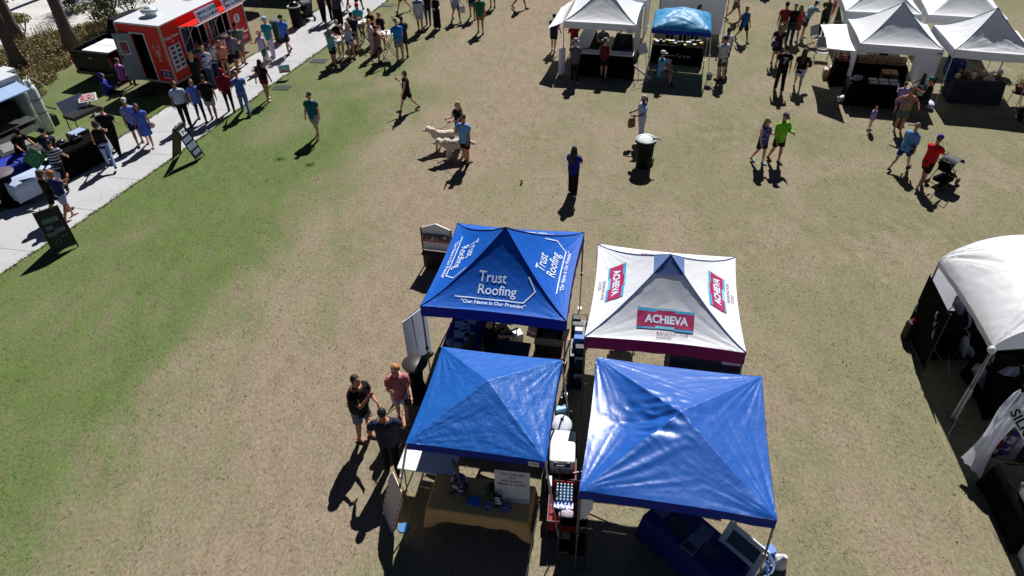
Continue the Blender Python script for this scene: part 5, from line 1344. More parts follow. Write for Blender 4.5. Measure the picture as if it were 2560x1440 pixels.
def board2(m, f):
    text_on(m, f, 'EZ', .26, 0, .98, 2, bold=.01)
    for a, b, wd, hh in ((-.02, .80, .40, .16), (0, .55, .44, .20), (.02, .30, .36, .14)):
        poly_on(m, f, [(a-wd/2, b-hh/2), (a+wd/2, b-hh/2), (a+wd/2, b+hh/2), (a-wd/2, b+hh/2)], 0, 1)
        for q in range(3): stroke_on(m, lambda x, y: f(x, y)+Vector((0, -.003, .001)), [(a-wd*.42, b-hh*.3+hh*.3*q), (a+wd*.42, b-hh*.3+hh*.3*q)], .008, 1)


c_ = (at(134, 643)+at(192, 620))/2+Vector((-.15, .28, 0))
sandwich(c_, R(40), 'black sandwich board with blue menu slips nearest the camera', 1.30, .62, .50, content=board1)
sandwich(at(482, 392)+Vector((-.1, -.1, 0)), R(78), 'narrow black sandwich board lettered EZ at the grass edge', 1.25, .50, .95, content=board2)
ys = empty('yard_sign', at(716, 196), R(14), 'small white yard sign with blue squares and red print by the path', 'sign')
m = MB(); m.box((0, 0, .42), (.46, .012, .34)); pn = m.build('panel', PAPER, ys)
m = MB(); f = frame((0, -.010, .42), (1, 0, 0), (0, 0, 1))
for a in (-.11, .10): poly_on(m, f, [(a-.08, -.02), (a+.08, -.02), (a+.08, .13), (a-.08, .13)], 0, 1)
stroke_on(m, f, [(-.16, -.075), (.16, -.075)], .035, 1); stroke_on(m, f, [(-.19, -.13), (.19, -.13)], .035, 1); m.build('print', [INKD, LOB], pn, fix=False)
for a in (-.15, .15): m = MB(); m.tube([(a, .008, 0), (a, .008, .30)], .004, 4); m.build('stake', GREY, ys)
for i, (x, y) in enumerate(((704, 220), (797, 153), (969, 14))):
    m = MB(); m.box((0, 0, .008), (.72, .46, .016)); m.box((0, 0, .018), (.62, .36, .006)); mesh_thing(m, 'utility_cover', M('cover_green', (20, 34, 28), .7, .2), at(x, y), R(-8), ('dark green utility cover in the grass beside the yard sign', 'dark green utility cover in the grass beside the high tables', 'dark green utility cover in the grass at the top by the path')[i], 'utility cover', 'utility covers in the grass')

# bins
bin_(at(703, 103), R(-60), 'grey-green bin with shiny lid beside the path', 'shut', (34, 66, 70))
bin_(at(745, 66), R(-30), 'black bin heaped with a dark bag beside the path', 'dome', (12, 16, 18))
bin_(at(1608, 416), R(-30), 'big dark green bin standing alone on the open lawn', 'recess', (8, 20, 17))
# high tables with plates
HT = [hi_table(at(852, 158), R(35), 'high table between the teal top and white top women'), hi_table(at(912, 112), R(20), 'high table in front of red cap man'), hi_table(at(975, 142), R(10), 'high table beside the bright blue shirt man')]
rn = random.Random(11)
for i, t in enumerate(HT):
    for q in range(5):
        a, b = (rn.random()-.5)*.6, (rn.random()-.5)*.4; p_ = t.location+Vector((a, b, 1.10)); wh = ('nearest', 'farthest', 'rightmost')[i]
        if q % 2: cup(p_, 'small cup on the %s high table' % wh, ((225, 225, 225), (190, 60, 50), (220, 160, 60))[q % 3], 'cups on the %s high table' % wh)
        else: plate(p_, 'white paper plate with food on the %s high table' % wh, group='plates on the %s high table' % wh)

# off-frame trailer whose shade falls by the bins, with its blue umbrella corner
ot = empty('dark_trailer', (-12.4, 41.2, 0), R(-14), 'dark food trailer at the top edge behind the bins', 'food trailer')
m = MB(); m.box((0, 1.6, 1.5), (3.0, 3.0, 2.3)); m.build('body', M('trailer_dark', (30, 34, 40), .5), ot)
m = MB(); m.rbox((0, 1.6, 2.69), (3.1, 3.1, .07), .04); m.build('roof', ROOF, ot)
for s_ in (-1, 1): m = MB(); m.tube([(s_*1.3, 1.6, .34), (s_*1.5, 1.6, .34)], .34, 16); m.build('wheel', BLACK, ot)
um = empty('patio_umbrella', (-13.2, 39.2, 0), 0, 'blue umbrella tip showing above the end of red food trailer', 'umbrella')
m = MB(); m.lathe([(1.0, 2.0), (.5, 2.35), (0, 2.55), (.5, 2.33), (.98, 1.98)], n=8); m.build('cover', BLUE1, um)
m = MB(); m.tube([(0, 0, 0), (0, 0, 2.5)], .02, 6); m.build('pole', GREY, um)

# ------------------------------------------------------------------ trees and scrub at the top left
BARK = M('pine_bark', (96, 84, 84), .9, .35, 5, .9, 12); LEAF = M('pine_needles', (58, 74, 34), .7, .5, 2); LEAFY = M('yellow_green_leaf', (128, 132, 44), .7, .4, 3)


def pine(base, h, r0, label, seed, crown=True, lean=(0, 0)):
    rn = random.Random(seed); t = empty('pine_tree', base, 0, label, 'tree', 'pine trees beside the sand'); m = MB(); pts = []; rad = []
    for i in range(11):
        f = i/10; pts.append(Vector((lean[0]*f+.12*noise.noise((f*3, seed, 0)), lean[1]*f+.12*noise.noise((f*3, seed, 7)), h*f))); rad.append(r0*(1-.72*f)+(.10 if i == 0 else 0))
    m.tube(pts, rad, 12)
    for i in range(9):
        f = .58+.04*i; a = i*2.4; p0 = pts[0].lerp(pts[-1], f); p0 = Vector((lean[0]*f, lean[1]*f, h*f)); L_ = 2.4*(1.1-f)+.7
        m.tube([p0, p0+Vector((math.cos(a)*L_*.5, math.sin(a)*L_*.5, .35)), p0+Vector((math.cos(a)*L_, math.sin(a)*L_, .9))], [.07, .045, .02], 6)
    m.build('trunk', BARK, t, True)
    m = MB()
    for i in range(26):
        f = .60+.40*rn.random(); a = rn.random()*6.28; L_ = (2.6*(1.12-f)+.5)*(.5+.5*rn.random()); leaves(m, (lean[0]*f+math.cos(a)*L_, lean[1]*f+math.sin(a)*L_, h*f+.5+.5*rn.random()), (.75, .75, .38), 130, .20, seed=seed*50+i, wd=.10)
    m.build('crown', LEAF, t); return t


pine(at(182, 120), 9.5, .30, 'pine trunk leaning up behind the black pickup truck', 1)
pine(at(47, 112), 10.5, .36, 'thickest pine trunk at the top left corner', 2)
pine(at(52, 172), 8.8, .26, 'pine trunk rising behind the white trailer air conditioner', 3)
for i, (x, y) in enumerate(((-30, 42), (-25.5, 45), (-33, 36), (-21, 47.5), (-28, 49))):
    pine((x, y, 0), 10+i % 3, .3, 'pine beyond the sand whose shade crosses the sand', 10+i)


def shrub(base, r, h, label, mat, seed, n=900, ls=.10, stems=5):
    rn = random.Random(seed); t = empty('shrub', base, 0, label, 'shrub', 'shrubs at the sand edge'); m = MB()
    for i in range(stems):
        a = i*6.28/stems; m.tube([(0, 0, 0), (math.cos(a)*r*.3, math.sin(a)*r*.3, h*.5), (math.cos(a)*r*.6, math.sin(a)*r*.6, h*.85)], [.03, .02, .008], 5)
    m.build('stem', BARK, t)
    m = MB()
    for i in range(10):
        a = rn.random()*6.28; q = rn.random()*r*.7; leaves(m, (math.cos(a)*q, math.sin(a)*q, h*(.45+.5*rn.random())), (r*.4, r*.4, h*.25), n//10, ls, seed=seed*9+i, wd=.4)
    m.build('foliage', mat, t); return t


shrub(at(288, 75), 1.1, 1.9, 'tall dark green shrub beside the trailer roof', M('scrub_green', (84, 98, 58), .7, .5, 3), 21, 1500)
shrub(at(245, 62), 1.0, 1.1, 'low olive shrub left of the tall dark shrub', M('scrub_olive', (122, 120, 78), .8, .4, 3), 22)
shrub(at(64, 80), .7, .9, 'small yellow green shrub on the sand edge', LEAFY, 23, 500)
shrub(at(22, 62), .9, 3.2, 'yellow green leafy branch tip by the corner pine', LEAFY, 24, 700, .16)
shrub(at(330, 40), 1.4, 1.2, 'broad green shrub at the far side of trailer', M('scrub_green', (84, 98, 58)), 25, 1000)
shrub(at(182, 28), .9, .9, 'dark shrub on the sand behind the middle pine', M('scrub_dark', (60, 60, 46), .8, .4, 3), 26, 700)
# rough scrub band: dry stalks and leaves nobody could count
rn = random.Random(3); m = MB(); hullp = [(30, 245), (-10, 150), (40, 118), (110, 96), (190, 72), (250, 62), (300, 42), (310, 70), (262, 95), (180, 128), (170, 175), (110, 225), (85, 260)]
PV = [at(*q) for q in hullp]


def inside(x, y, P):
    c = False; j = len(P)-1
    for i in range(len(P)):
        if (P[i].y > y) != (P[j].y > y) and x < (P[j].x-P[i].x)*(y-P[i].y)/(P[j].y-P[i].y)+P[i].x: c = not c
        j = i
    return c


x0, x1 = min(q.x for q in PV), max(q.x for q in PV); y0, y1 = min(q.y for q in PV), max(q.y for q in PV); cnt = 0
while cnt < 11000:
    x, y = x0+(x1-x0)*rn.random(), y0+(y1-y0)*rn.random(); j_ = noise.noise((x*.9, y*.9, 0))
    if not inside(x+j_*.8, y+j_*.8, PV): continue
    cnt += 1; hh = (.18+.5*rn.random()**2)*(1+.7*noise.noise((x*.5, y*.5, 4))); a = rn.random()*6.28; w_ = .012+.02*rn.random(); tx, ty = (rn.random()-.5)*.35, (rn.random()-.5)*.35; q = Vector((x, y, 0)); d = Vector((math.cos(a)*w_, math.sin(a)*w_, 0)); mi = 0 if noise.noise((x*1.3, y*1.3, 2))+.5*rn.random() < .2 else 1 if rn.random() < .6 else 2
    if rn.random() < .45: m.add([q-d, q+d, q+Vector((tx, ty, hh))], [(0, 1, 2)], mi)
    else: c = q+Vector((tx, ty, hh*rn.random())); s_ = .03+.05*rn.random(); e = Vector((rn.gauss(0, 1), rn.gauss(0, 1), rn.gauss(0, .5))).normalized()*s_; f_ = e.cross(Vector((rn.gauss(0, 1), rn.gauss(0, 1), 1))).normalized()*s_*.5; m.add([c-e, c+f_, c+e, c-f_], [(0, 1, 2, 3)], mi)
tag(m.build('scrub', [M('scrub_a', (140, 130, 92), .9, .4, 3), M('scrub_b', (178, 158, 124), .9, .3, 3), M('scrub_c', (104, 106, 66), .9, .4, 3)], fix=False), 'rough dry scrub between the sand and the trailers', 'scrub', kind='stuff')
# taller tufts of living grass in the lawn
for i, (x, y, tx) in enumerate(((775, 412, 'small dark green grass tuft below the teal shirt man'), (700, 398, 'small green grass tuft left of the teal shirt man shadow'))):
    m = MB(); leaves(m, (0, 0, .02), (.20, .14, .02), 120, .05, seed=60+i, wd=.2); mesh_thing(m, 'grass_tuft', M('tuft_green', (104, 142, 70), .8, .3), at(x, y), 0, tx, 'grass tuft', 'grass tufts')
m = MB(); m.lathe([(0, 0), (.04, 0), (.035, .16), (0, .17)], n=8); mesh_thing(m, 'marker_peg', M('yellow_peg', (210, 160, 30), .5), at(1304, 458), 0, 'small yellow peg in the lawn left of the long haired woman', 'peg')

# ------------------------------------------------------------------ stalls on the far and right side
RW = R(-15)
DOTS = M('white_dot_rack', (206, 210, 220), .6, .04, 5, pat=('check', (120, 124, 140), 13, .5))
def rack_table(pos, L_, W_, z, rz, label, top, n):
    drape(pos, L_, W_, z, rz, .04, 'black cloth under the %s' % label, DARK)
    q = empty('display_rack', (pos[0], pos[1], z+.006), rz, label, 'display rack', 'white display racks')
    m = MB(); m.box((0, 0, .02), (L_-.04, W_-.04, .04)); m.build('board', PAPER, q)
    m = MB(); k = int(L_/.075)
    for i in range(k):
        for j in range(n): m.box((-L_/2+.06+i*(L_-.12)/(k-1), -W_/2+.07+j*(W_-.14)/(n-1), .055), (.028, .05, .035))
    m.build('item_rows', M('small_goods', (90, 96, 120), .5, .4, 20), q)['kind'] = 'stuff'


a_, b_ = at(1482, 118, .95), at(1475, 80, .95)
rack_table((a_+at(1447, 118, .95)+b_+at(1461, 80, .95))/4+Vector((.0, .1, 0)), .62, 2.3, .95, RW, 'long white jewellery rack along the left of the white tent', PAPER, 26)
a_ = (at(1447, 130, .95)+at(1584, 143, .95))/2+Vector((.05, .12, 0)); rack_table(a_, 2.25, .46, .95, RW, 'white jewellery rack across the front of the white tent', PAPER, 3)
drape((5.0, 29.6, .9), .7, 2.2, .9, RW, .04, 'black covered side table deep in the white tent', DARK)
for i in range(7):
    m = MB(); m.tube([(0, 0, 0), (0, 0, .22)], .012, 6); m.ell((0, 0, .26), (.05, .05, .06), 8); mesh_thing(m, 'necklace_bust', M('bust_dark', (40, 42, 44), .6), (4.9+.12*(i % 2), 28.9+i*.25, .91), 0, 'dark jewellery bust on the black side table of the white tent', 'display bust', 'busts on the black side table', True)
for i in range(2):
    m = MB(); m.lathe([(0, 0), (.07, 0), (.075, 1.1), (.06, 1.12), (0, 1.12)], n=14); mesh_thing(m, 'tube_weight', WWALL, at(1400+i*8, 186), 0, ('white tube weight at the left leg of the white rack tent', 'second white tube weight just right of the first')[i], 'tent weight', 'tube weights')
# blue tent goods
rz = R(-17); bt0 = at(1700, 118, .8)+Vector((0, .4, 0))
drape(bt0, 2.1, .7, .8, rz, .04, 'black tablecloth across the small blue tent', DARK)
TBk = lambda a, b, z=.81: Vector((bt0.x, bt0.y, 0))+Matrix.Rotation(rz, 3, 'Z') @ Vector((a, b, 0))+Vector((0, 0, z))
rn = random.Random(9)
for i in range(16):
    cl_ = ((190, 170, 60), (200, 206, 214), (60, 66, 76), (150, 120, 80), (30, 30, 34))[i % 5]; m = MB(); d = (.10+.14*rn.random(), .10+.08*rn.random(), .05+.12*rn.random()); m.rbox((0, 0, d[2]/2), d, .015)
    mesh_thing(m, 'craft_item', M('craft_%d' % cl_[0], cl_, .5), TBk(-1.0+i*.13, (rn.random()-.5)*.45), rn.random(), 'small craft item on the black tablecloth of the small blue tent', 'craft item', 'craft items in the small blue tent')
rw_ = empty('folding_table', tuple(at(1757, 135, 0)+Vector((-.1, .9, 0))), rz, 'small side table with red cloth in the small blue tent', 'table')
m = MB(); m.box((0, 0, .72), (.9, .5, .03)); m.build('tabletop', M('red_print_cloth', (190, 170, 172), .7, .1, 5, pat=('check', (150, 30, 36), 8, .5)), rw_)
for i in (-1, 1):
    for j in (-1, 1): m = MB(); m.tube([(i*.4, j*.2, 0), (i*.4, j*.2, .7)], .012, 5); m.build('leg', BLACK, rw_)
for i in range(8):
    m = MB(); m.lathe([(0, 0), (.05, 0), (.07, .09), (.06, .09), (.03, .02), (0, .02)], n=12); mesh_thing(m, 'mug', WHITE, rw_.location+Vector((-.36+.24*(i % 4), -.12+.22*(i//4), .74)), 0, 'white mug on the red cloth side table', 'mug', 'white mugs on the red cloth', True)
m = MB(); stroke_on(m, lambda a, b: Vector((a, -.006, b)), [(-.5, 0), (-.1, .02), (-.02, .12)], .03)  # flat pale strokes and quads laid over the cloth front
for i in range(9): poly_on(m, lambda a, b: Vector((a, -.006, b)), [(.02+.06*i, -.05+.04*(i % 3)), (.06+.06*i, -.05+.04*(i % 3)), (.06+.06*i, .03+.03*(i % 2)), (.02+.06*i, .03+.03*(i % 2))], 0, 1)
o = mesh_thing(m, 'cloth_print', M('print_pale', (180, 184, 160), .7), TBk(.1, -.43, .42), rz, 'pale broken lettering on the front of black tablecloth in the blue tent', 'print')
chair(at(1650, 205), R(-35), M('blue_camp', (26, 60, 150), .7), 'blue and white camp chair beside the small blue tent leg', GREY, back=M('white_camp', (190, 196, 210), .7))
hb = empty('hanging_board', at(1600, 196), R(30), 'white square board on a black easel between the two tents', 'sign')
m = MB(); m.box((0, 0, 1.25), (.42, .02, .42), R_=Matrix.Rotation(R(-30), 3, 'X')); m.build('board', PAPER, hb)
m = MB(); m.tube([(-.2, .1, 1.2), (-.25, -.2, 0)], .012, 5); m.tube([(.2, .1, 1.2), (.25, -.2, 0)], .012, 5); m.tube([(0, .12, 1.3), (0, .45, 0)], .012, 5); m.build('easel', BLACK, hb)
m = MB(); m.tube([(0, 0, .5), (.75, -.45, .02)], .05, 8); mesh_thing(m, 'rolled_banner', WHITE, at(1578, 190), 0, 'white rolled banner leaning on the easel between the tents', 'banner')
bk_ = at(1770, 212); m = MB(); m.lathe([(0, 0), (.10, 0), (.13, .24), (.12, .24), (.09, .02), (0, .02)], n=16); mesh_thing(m, 'bucket', M('grey_bucket', (120, 124, 130), .5), bk_+Vector((0, 0, .25)), 0, 'small grey pot on a stand at the right leg of the blue tent', 'bucket', None, True)
m = MB(); [m.tube([(0, 0, .24), (math.cos(a)*.16, math.sin(a)*.16, 0)], .008, 5) for a in (0, 2.1, 4.2)]; m.lathe([(0, .235), (.12, .235), (.12, .249), (0, .249)], n=12); mesh_thing(m, 'stand', BLACK, bk_, 0, 'black tripod stand holding the small grey pot', 'stand')

# right stall: black cloths, frames, crates, pedestals, weight bags
rz = R(-16); st = at(2190, 205, .85)
drape(st, 1.9, .75, .85, rz, .03, 'black tablecloth at the front of the crate stall', DARK)
TR = lambda a, b, z=.86: Vector((st.x, st.y, 0))+Matrix.Rotation(rz, 3, 'Z') @ Vector((a, b, 0))+Vector((0, 0, z))
for i in range(6):
    fr_ = empty('picture_tray', TR(-.10+.36*(i % 3), -.16+.30*(i//3)), rz, 'white framed tray on the front table of the crate stall', 'tray', 'white trays on the crate stall')
    m = MB(); m.box((0, 0, .02), (.33, .27, .03)); m.build('frame', M('dark_holder', (40, 42, 60)), fr_); m = MB(); m.box((0, 0, .04), (.28, .22, .01)); m.build('card', M('tray_card', (190, 180, 180), .7, .15, 30), fr_)
m = MB(); leaves(m, (0, 0, .08), (.22, .16, .08), 160, .09, seed=33, wd=.5); mesh_thing(m, 'shell_heap', M('shell_white', (196, 196, 200), .6, .3, 20), TR(-.68, .05), 0, 'heap of white shells at the left end of front table', 'shells')
bs_ = TR(.0, 1.7, 0); drape((bs_.x, bs_.y, .95), 2.6, .6, .95, rz, .03, 'black tablecloth at the back of the crate stall', DARK)
for i in range(7):
    c = TR(-1.05+.35*i, 1.7, .96); cr = empty('wooden_crate', c, rz+.05*(i % 3), ('reddish wooden crate', 'brown wooden crate')[i > 1]+' number %s on the back table of the crate stall' % ('one two three four five six seven'.split()[i]), 'crate', 'wooden crates on the back table')
    cr['label'] = 'slatted wooden crate standing on the back table of the crate stall'
    m = MB(); W2 = M('crate_red', (110, 52, 42), .7, .2) if i < 2 else M('crate_brown', (150, 112, 84), .7, .2)
    for z in (.03, .12, .21): m.box((0, -.13, z), (.32, .015, .07)); m.box((0, .13, z), (.32, .015, .07)); m.box((-.155, 0, z), (.015, .245, .07)); m.box((.155, 0, z), (.015, .245, .07))
    m.build('slats', W2, cr); m = MB(); leaves(m, (0, 0, .18), (.12, .09, .08), 40, .09, seed=i, wd=.5); m.build('contents', M('craft_mix', (150, 130, 120), .7, .5, 8), cr)
for i in range(4):
    c = TR(.45+.28*(i % 2), .75+.25*(i//2), 0); m = MB(); m.box((0, 0, .45), (.27, .24, .9)); m.box((0, 0, .93), (.25, .22, .04), 1); mesh_thing(m, 'wooden_plinth', [M('plinth_brown', (120, 80, 60), .7, .2), WOOD], c, rz, 'brown slatted plinth behind the front table', 'plinth', 'plinths in the crate stall')
for i, (x, y, hh) in enumerate(((2062, 193, .35), (2073, 197, .5), (2086, 203, .68), (2108, 208, .90))):
    p_ = empty('pedestal', at(x, y), rz, ('lowest brick pedestal of the stepped row', 'second lowest brick pedestal of the stepped row', 'second tallest red brown pedestal of the stepped row', 'tallest pale pedestal of the stepped row')[i], 'pedestal', 'stepped pedestals')
    m = MB(); wd = (.22, .22, .26, .34)[i]; m.box((0, 0, hh/2), (wd, .34, hh)); m.build('block', (CARD, WOOD, M('plinth_brown', (120, 80, 60)), CARD)[i], p_)
    m = MB(); m.box((0, 0, hh+.01), (wd-.03, .30, .02)); m.build('top', M('dotted_top', (200, 196, 190), .6, .1, 5, pat=('check', (120, 36, 36), 12, .5)), p_)


def weight_bag(loc, label, s=1., rz=0):
    m = MB(); m.ell((0, 0, .13*s), (.26*s, .15*s, .13*s), 16, k=8); m.tube([(.14*s, 0, .18*s), (.24*s, 0, .26*s), (.27*s, 0, .36*s)], [.10*s, .05*s, .025*s], 10)
    return mesh_thing(m, 'weight_bag', M('weight_white', (206, 212, 226), .6, .05, bump=.5, bscale=8), loc, rz, label, 'weight bag', 'white tent weight bags', True)


weight_bag(at(2108, 254), 'white weight bag on the grass at the left leg of the crate stall', 1.0, .2)
weight_bag(at(2320, 270), 'white weight bag between the two right hand tents', 1.1, 1.4)
# clothing stall
m = MB(); rl = empty('clothing_rail', at(2365, 222), R(68), 'rail of blue denim clothes between the two right hand tents', 'clothing rail')
m.tube([(-.8, 0, 0), (-.8, 0, 1.5), (.8, 0, 1.5), (.8, 0, 0)], .015, 6); m.tube([(-.8, -.25, .02), (-.8, .25, .02)], .015, 6); m.tube([(.8, -.25, .02), (.8, .25, .02)], .015, 6); m.build('rail', BLACK, rl)
for i in range(12):
    x = -.7+i*.127; cl_ = ((44, 70, 130), (60, 90, 150), (90, 110, 160))[i % 3]
    m = MB(); m.loft([[Vector((x+math.sin(j)*.0+(.02 if j % 2 else -.02), yy, z)) for j, yy in enumerate((-w__, -w__*.5, 0, w__*.5, w__, w__*.5, 0, -w__*.5))] for z, w__ in ((.45, .24), (.9, .22), (1.30, .22), (1.44, .05))]); m.build('garment', cloth(cl_, pat=('noise', (120, 140, 180), 12, .6)), rl)
cs = at(2445, 195, .85); drape(cs, 1.7, .8, .85, R(-14), .03, 'dark slate tablecloth of the clothing stall', M('slate_cloth', (26, 32, 44), .8, .15, bump=.3))
for i in range(12):
    cl_ = ((196, 180, 150), (150, 110, 80), (90, 60, 46), (176, 166, 160))[i % 4]; c = Vector((cs.x, cs.y, 0))+Matrix.Rotation(R(-14), 3, 'Z') @ Vector((-.75+.135*i, (.18 if i % 2 else -.12), 0)); m = MB(); m.lathe([(0, 0), (.07, 0), (.10, .12+.05*(i % 3)), (.06, .16+.06*(i % 3)), (0, .16+.06*(i % 3))], n=12)
    mesh_thing(m, 'pottery', M('pot_%d' % cl_[0], cl_, .6, .3), (c.x, c.y, .86), 0, 'small brown or cream pot on the dark slate tablecloth', 'pot', 'pots on the clothing stall', True)
m = MB(); m.box((0, 0, .004), (.6, .36, .008)); mesh_thing(m, 'papers', M('paper_dim', (150, 156, 170), .7, .2, 10), (cs.x+.35, cs.y-.12, .856), R(-14), 'pale papers at the right of dark slate tablecloth', 'papers')


def pot_plant(loc, r, h, label, mat, seed, tall=.5, pot=(150, 96, 60)):
    t = empty('potted_plant', loc, 0, label, 'plant', 'potted plants by the clothing stall')
    m = MB(); m.lathe([(0, 0), (r*.7, 0), (r, h), (r*1.05, h), (r*1.05, h+.03), (r*.9, h+.03), (r*.9, h-.02), (0, h-.02)], n=20); m.build('pot', M('terracotta_%d' % pot[0], pot, .8, .15), t, True)
    m = MB(); leaves(m, (0, 0, h+tall*.45), (r*1.2, r*1.2, tall*.5), 260, .11, seed=seed, wd=.16); m.build('foliage', mat, t); return t


GL = M('sage_leaf', (150, 160, 120), .7, .3, 6); pot_plant(at(2500, 188, .0)+Vector((.1, .3, .80)), .24, .22, 'terracotta pot of pale grass on the right end of clothing stall', GL, 71)
m = MB(); m.tube([(0, 0, 0), (0, 0, .76)], .03, 6); m.lathe([(0, .77), (.26, .77), (.26, .80), (0, .80)], n=16); m.lathe([(0, 0), (.2, 0), (.18, .03), (0, .03)], n=12); mesh_thing(m, 'plant_stand', BLACK, at(2500, 188)+Vector((.1, .3, 0)), 0, 'black stand under the pot of pale grass', 'stand')
pot_plant(at(2537, 262)+Vector((0, 0, .52)), .26, .22, 'brown pot of wispy grass on a wire stand at the right edge', GL, 72, .55, (120, 70, 44))
m = MB(); m.lathe([(.0, .48), (.28, .48), (.28, .51), (0, .51)], n=16)
for a in (.5, 2.6, 4.7): m.tube([(math.cos(a)*.2, math.sin(a)*.2, .5), (math.cos(a)*.28, math.sin(a)*.28, 0)], .012, 5)
mesh_thing(m, 'plant_stand', BLACK, at(2537, 262), 0, 'black wire stand under the pot at the right edge', 'stand')
pot_plant(at(2550, 300), .16, .20, 'small dark pot on the ground at the right edge', M('dark_leaf', (30, 40, 30), .7), 73, .35, (30, 30, 34))
hr_ = empty('hat_rack', at(2395, 190)+Vector((0, .5, 0)), 0, 'rack of straw hats at the left of the clothing stall', 'hat rack')
m = MB(); m.tube([(0, 0, 0), (0, 0, 1.6)], .02, 6); m.build('post', BLACK, hr_)
for i in range(4): m = MB(); m.lathe([(.20, 1.5-.27*i), (.09, 1.52-.27*i), (.08, 1.6-.27*i), (0, 1.61-.27*i)], ((i % 2)*.3-.15, 0, 0), 14); m.build('straw_hat', M('straw', (196, 172, 130), .8, .2), hr_, True)
chair(at(2330, 262)+Vector((-.3, .5, 0)), R(-60), M('green_camp', (20, 74, 48), .7), 'green camp chair at the right of the crate stall', BLACK)
# flag, folding chairs and easel left of the right tents
fg = empty('feather_flag', at(2068, 68), 0, 'orange feather flag beside the white canopy at top right', 'flag')
m = MB(); m.tube([(0, 0, 0), (0, 0, 1.2), (.08, .05, 2.6), (.2, .1, 3.2)], .014, 6); m.build('pole', GREY, fg)
m = MB(); m.loft([[Vector((.01+.03*(z/3), .01, z)), Vector((.02+wd_, .06+.03*math.sin(z*3), z))] for z, wd_ in ((.5, .10), (.9, .22), (1.6, .24), (2.4, .24), (3.1, .20))], 0, False, False); m.build('banner_cloth', M('orange_flag', (222, 92, 46), .7, .1), fg, True)
for i, (x, y, r_, tx) in enumerate(((2040, 118, 30, 'grey folding chair frame in front of the leaning people'), (2050, 150, -20, 'silver folding chair left of the awning'))):
    chair(at(x, y), R(r_), M('silver_mesh', (140, 144, 150), .5), tx, GREY, arm=False)
es = empty('easel', at(2092, 68), R(20), 'black triangular easel behind the awning', 'easel'); m = MB(); m.prism([(-.25, 0, .1), (.30, 0, .1), (-.05, .15, 1.0)], (0, .03, 0)); m.build('board', M('dark_board', (40, 40, 48), .6), es); m = MB(); m.tube([(-.05, .15, 1.0), (0, .6, 0)], .012, 5); m.build('leg', BLACK, es)
gy = empty('guy_rope', C9.root.location, 0, 'thin rope from the awning corner to the crate stall canopy', 'rope'); m = MB(); m.T = Matrix.Translation(-C9.root.location); m.tube([at(2050.7, 61.4, 1.87), at(2119, 49, 2.04)], .008, 4); m.build('rope', PAPER, gy)

# ------------------------------------------------------------------ bird sculptures under the pavilion
IRW = M('sculpture_grey', (118, 122, 140), .5, .25, 6, metal=.3); IRD = M('driftwood_dark', (58, 46, 42), .8, .4, 6); IRB = M('sculpture_blue', (40, 110, 150), .5, .3, 5)


def heron(loc, h, rz, label, mat, wings=False):
    t = empty('bird_sculpture', loc, rz, label, 'sculpture', 'bird sculptures under the pavilion'); k = h
    m = MB(); m.tube([(0, .32*k, .42*k), (0, .18*k, .50*k), (0, 0, .58*k), (0, -.12*k, .62*k)], [(.01*k, .02*k), (.07*k, .09*k), (.08*k, .09*k), (.03*k, .04*k)], 10)
    m.tube([(0, -.12*k, .62*k), (0, -.22*k, .72*k), (0, -.14*k, .82*k), (0, -.20*k, .93*k)], [.03*k, .022*k, .02*k, .024*k], 8)
    m.tube([(0, -.20*k, .93*k), (0, -.26*k, .94*k), (0, -.42*k, .91*k)], [.028*k, .02*k, .004*k], 8)
    if wings:
        for s_ in (-1, 1):
            P = [Vector((s_*.05, -.02, .62)), Vector((s_*.20, 0, .84)), Vector((s_*.38, .03, .90))]+[Vector((s_*(.42-.055*q+(.03 if q % 2 else 0)), .06+.02*q, .80-.075*q-(.0 if q % 2 else .05))) for q in range(7)]
            m.prism([p*k for p in P], (0, .02*k, 0))
    m.build('bird_body', mat, t, True)
    for s_ in (-1, 1): m = MB(); m.tube([(s_*.04*k, .02*k, .50*k), (s_*.04*k, .05*k, .28*k), (s_*.04*k, 0, .0)], .010*k, 5); m.build('leg', mat, t)
    return t


for i, (x, y, h, r_, mt, wg_, tx) in enumerate((
        (2378, 830, 1.5, 200, IRW, True, 'grey winged bird sculpture at the back corner of the pavilion'), (2384, 905, 1.15, 160, IRW, False, 'grey heron sculpture with curved neck in the middle of the pavilion'),
        (2402, 912, .85, 190, IRW, False, 'small grey heron sculpture right of the curved neck heron'), (2338, 850, .45, 180, IRB, False, 'small bright blue fish-shaped bird near the pavilion edge'),
        (2445, 990, 1.1, 170, IRW, True, 'grey bird sculpture with spread skirt wings near the front pole'), (2500, 1020, .95, 60, IRW, False, 'plump grey pelican sculpture at the right edge'), (2315, 800, 1.0, 130, IRD, False, 'driftwood bird sculpture at the left edge of the pavilion'))):
    heron(at(x, y), h, R(r_), tx, mt, wg_)
dw = empty('driftwood_arch', at(2272, 838), R(10), 'curved driftwood piece with a red tip at the pavilion left edge', 'sculpture')
m = MB(); m.tube([(0, 0, 0), (.1, .05, .5), (.35, .2, .9), (.6, .5, 1.0)], [.05, .06, .05, .03], 8); m.tube([(.2, .1, 0), (.3, .2, .5), (.5, .4, .9), (.62, .7, 1.2)], [.03, .045, .04, .02], 8); m.build('driftwood', M('pale_driftwood', (150, 128, 132), .7, .3, 6), dw, True)
m = MB(); m.box((-.06, -.05, .25), (.30, .16, .5)); m.build('base_block', M('brown_block', (50, 32, 30), .8), dw); m = MB(); m.ell((-.08, -.05, .54), (.05, .05, .05), 8); m.build('red_tip', M('red_tip', (190, 40, 60), .5), dw)
gw = empty('wares_panel', (9.36, 11.55, 0), R(80), 'dark panel crowded with small wares at the back left of the pavilion', 'display panel'); m = MB(); m.box((0, 0, .85), (1.35, .02, 1.6)); m.build('backing', DARK, gw)  # solid black sheet added to darken and shade this corner
